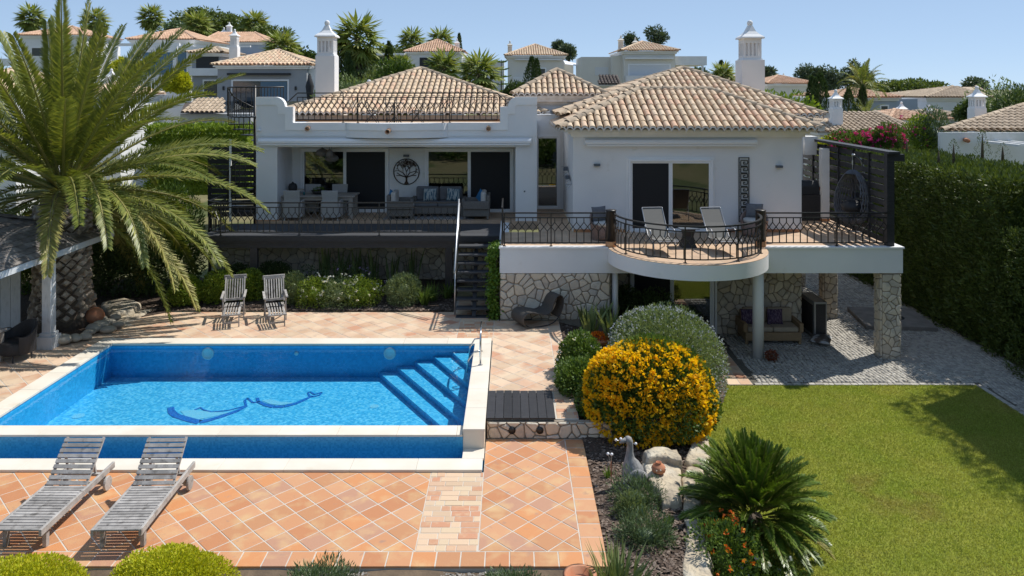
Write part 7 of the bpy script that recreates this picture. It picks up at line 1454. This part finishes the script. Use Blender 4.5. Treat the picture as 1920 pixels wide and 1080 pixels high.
# fan palms
fpl = [(670, 72, 60, 2.3, 'big fan palm right of the left chimney'), (283, 32, 95, 1.9, 'tall fan palm on the skyline above the pergola house'), (370, 48, 100, 2.3, 'fan palm in front of the dark pines'), (529, 90, 72, 2.0, 'fan palm behind the grey house'), (772, 78, 100, 2.2, 'fan palm left of the dark shutter house'), (826, 76, 104, 2.2, 'fan palm behind the dark shutter roof'), (750, 128, 62, 1.4, 'low fan palm behind the left roof slope'), (833, 128, 58, 1.7, 'bright fan palm before the dark shutter'), (898, 138, 55, 1.9, 'bright fan palm right of the left roof apex'), (1355, 143, 60, 1.3, 'bright fan palm behind the right roof'), (58, 34, 92, 2.0, 'distant fan palm behind the date palm, left'), (178, 40, 92, 2.0, 'distant fan palm behind the date palm, right'), (478, 48, 110, 2.6, 'fan palm on the wooded hill')]
for (px, py, Y, r, lb) in fpl: zz = DZ(py, Y); g_ = float(terrain(np.array(DX(px, Y)), np.array(float(Y)))); fan_palm('fan_palm', lb, (DX(px, Y), Y, g_-.3), max(zz-g_+.3, 2.0), r)
fpb = thing('feather_palm', 'feather palm with arching fronds in the right background', 'palm', (DX(1617, 57), 57, 1.0)); hgt = DZ(158, 57)-1.0
MB().tube([(0, 0, 0), (0, 0, hgt)], [.25, .2], 8).build('trunk', bark, fpb, True)
for k in range(26): u = k/26; frond(k*2.4, math.radians(80-90*u), 1.9, .9+u, L_palm_dry if k % 4 == 0 else L_fan, 0, par=fpb, org=(0, 0, hgt-.2), wid=.4, nl=26)
fpb = thing('feather_palm', 'low feather palm left of the lone cypress', 'palm', (DX(1625, 54), 54, 1.0)); hgt = DZ(215, 54)-1.0
MB().tube([(0, 0, 0), (0, 0, hgt)], [.2, .18], 8).build('trunk', bark, fpb, True)
for k in range(18): u = k/18; frond(k*2.4, math.radians(75-80*u), 1.3, .8+u, L_palm, 0, par=fpb, org=(0, 0, hgt-.2), wid=.35, nl=22)
# trees
def gz(px, Y): return float(terrain(np.array(DX(px, Y)), np.array(float(Y))))-.3
def far_tree(name, label, px, yt, yb, Y, rpx, m, nc, per, cr, flat=.7, top=False, L=.45, W=.22, rzf=None, group=None):
    g_ = gz(px, Y); h = DZ(yt, Y)-g_; r = rpx/F*Y; rz = (yb-yt)/2/F*Y if rzf is None else rzf; return tree(name, label, (DX(px, Y), Y, g_), h, (r, r*.8, rz*.85), m, nc, per, cr, L, W, flat, trunk=.25, cz=h-rz, top=top, group=group)
far_tree('stone_pine', 'broad umbrella pine on the hill, left skyline', 390, 14, 80, 112, 62, L_pine, 60, 130, 1.5, .55, L=.5); far_tree('stone_pine', 'dark umbrella pine right of the hill top palm', 455, 36, 95, 115, 50, L_pine, 50, 130, 1.5, .55, L=.5); far_tree('stone_pine', 'pine at the right end of the wooded hill', 510, 48, 110, 108, 32, L_pine, 40, 130, 1.4, .6, L=.5); far_tree('pine_tree', 'feathery pine left of the umbrella pines', 335, 45, 90, 108, 30, L_juniper, 34, 120, 1.2, .6, L=.45)
far_tree('stone_pine', 'wide flat umbrella pine in the right background', 1697, 148, 195, 92, 68, L_pine, 70, 170, 1.3, .55, top=True, L=.4, W=.2)
for i, (px, yt, yb, r) in enumerate(((1512, 122, 170, 16), (1555, 115, 175, 24), (1595, 112, 180, 24), (1535, 125, 160, 12), (1622, 130, 170, 14))): far_tree('eucalyptus', ['dark tree at the left of the tall grove', 'tallest dark tree of the grove', 'ragged dark tree at the right of the grove', 'slim tree inside the grove', 'thin outer tree of the grove'][i], px, yt, yb, 104, r, L_euc, 26, 110, .75, .9, L=.38, W=.16, group='dark trees of the right background grove')
for i, (px, yt, yb, r, Y) in enumerate(((1066, 80, 112, 12, 110), (1048, 78, 105, 5, 112), (1228, 52, 88, 20, 110), (1183, 65, 92, 9, 112), (1440, 122, 160, 5, 96), (1827, 150, 172, 13, 90), (1818, 190, 225, 30, 50), (1310, 132, 150, 8, 90))): far_tree('conifer', ['blue green conifer right of the cream pyramid roof', 'slim conifer beside the cream pyramid roof', 'ragged conifer behind the twin chimney house', 'small conifer between the twin chimneys', 'tree hiding behind the right chimney', 'small dark conifer on the right horizon', 'spreading dark juniper before the brown roof', 'small tree under the white canopy'][i], px, yt, yb, Y, r, L_euc if i != 6 else L_dark, 18, 110, .8 if i != 6 else .5, .8, L=.4 if i != 6 else .25, W=.17)
far_tree('green_tree', 'rounded green trees left of the portal house', 720, 90, 125, 105, 30, L_pine, 36, 120, 1.6, .6, L=.5); far_tree('green_tree', 'dark tree between fan palm and cypress', 690, 105, 160, 66, 24, L_dark, 36, 120, 1.0, .8, L=.35); far_tree('green_tree', 'dark conifer behind the left chimney', 575, 98, 130, 80, 14, L_dark, 20, 110, .9, .8, L=.35)
ar = thing('araucaria', 'tiered araucaria with horizontal whorls before the cream house', 'tree', (DX(940, 64), 64, 2.0)); hh = DZ(112, 64)-2.0; MB().tube([(0, 0, 0), (0, 0, hh)], [.12, .03], 6).build('trunk', bark, ar)
Pp, Dd = [], []
for k in range(7):
    z = hh-.25-.62*k; r = .35+.22*k
    for j in range(6):
        a = j*math.pi/3+k*.4
        for s in range(12): t_ = s/12; Pp.append((r*t_*math.cos(a), r*t_*math.sin(a), z+.12*t_*t_)); Dd.append((math.cos(a)+U(-.6, .6), math.sin(a)+U(-.6, .6), .35))
leaf_obj('whorls', np.array(Pp), unit(np.array(Dd)), .3, .09, L_mid, ar)
# scrub on the slope in front of the villa (seen in the window reflections)
for i, (x, y, r) in enumerate(((-14, -14, 2.2), (-5, -18, 2.6), (4, -15, 2.0), (13, -20, 3.0), (22, -16, 2.4))): bush('scrub', ['scrub on the open slope facing the villa, far left', 'scrub on the open slope facing the villa, left', 'scrub on the open slope facing the villa, middle', 'scrub on the open slope facing the villa, right', 'scrub on the open slope facing the villa, far right'][i], (x, y, float(terrain(np.array(float(x)), np.array(float(y))))-.2), (r, r, r), 1800, .4, .18, L_mid, amp=.1)
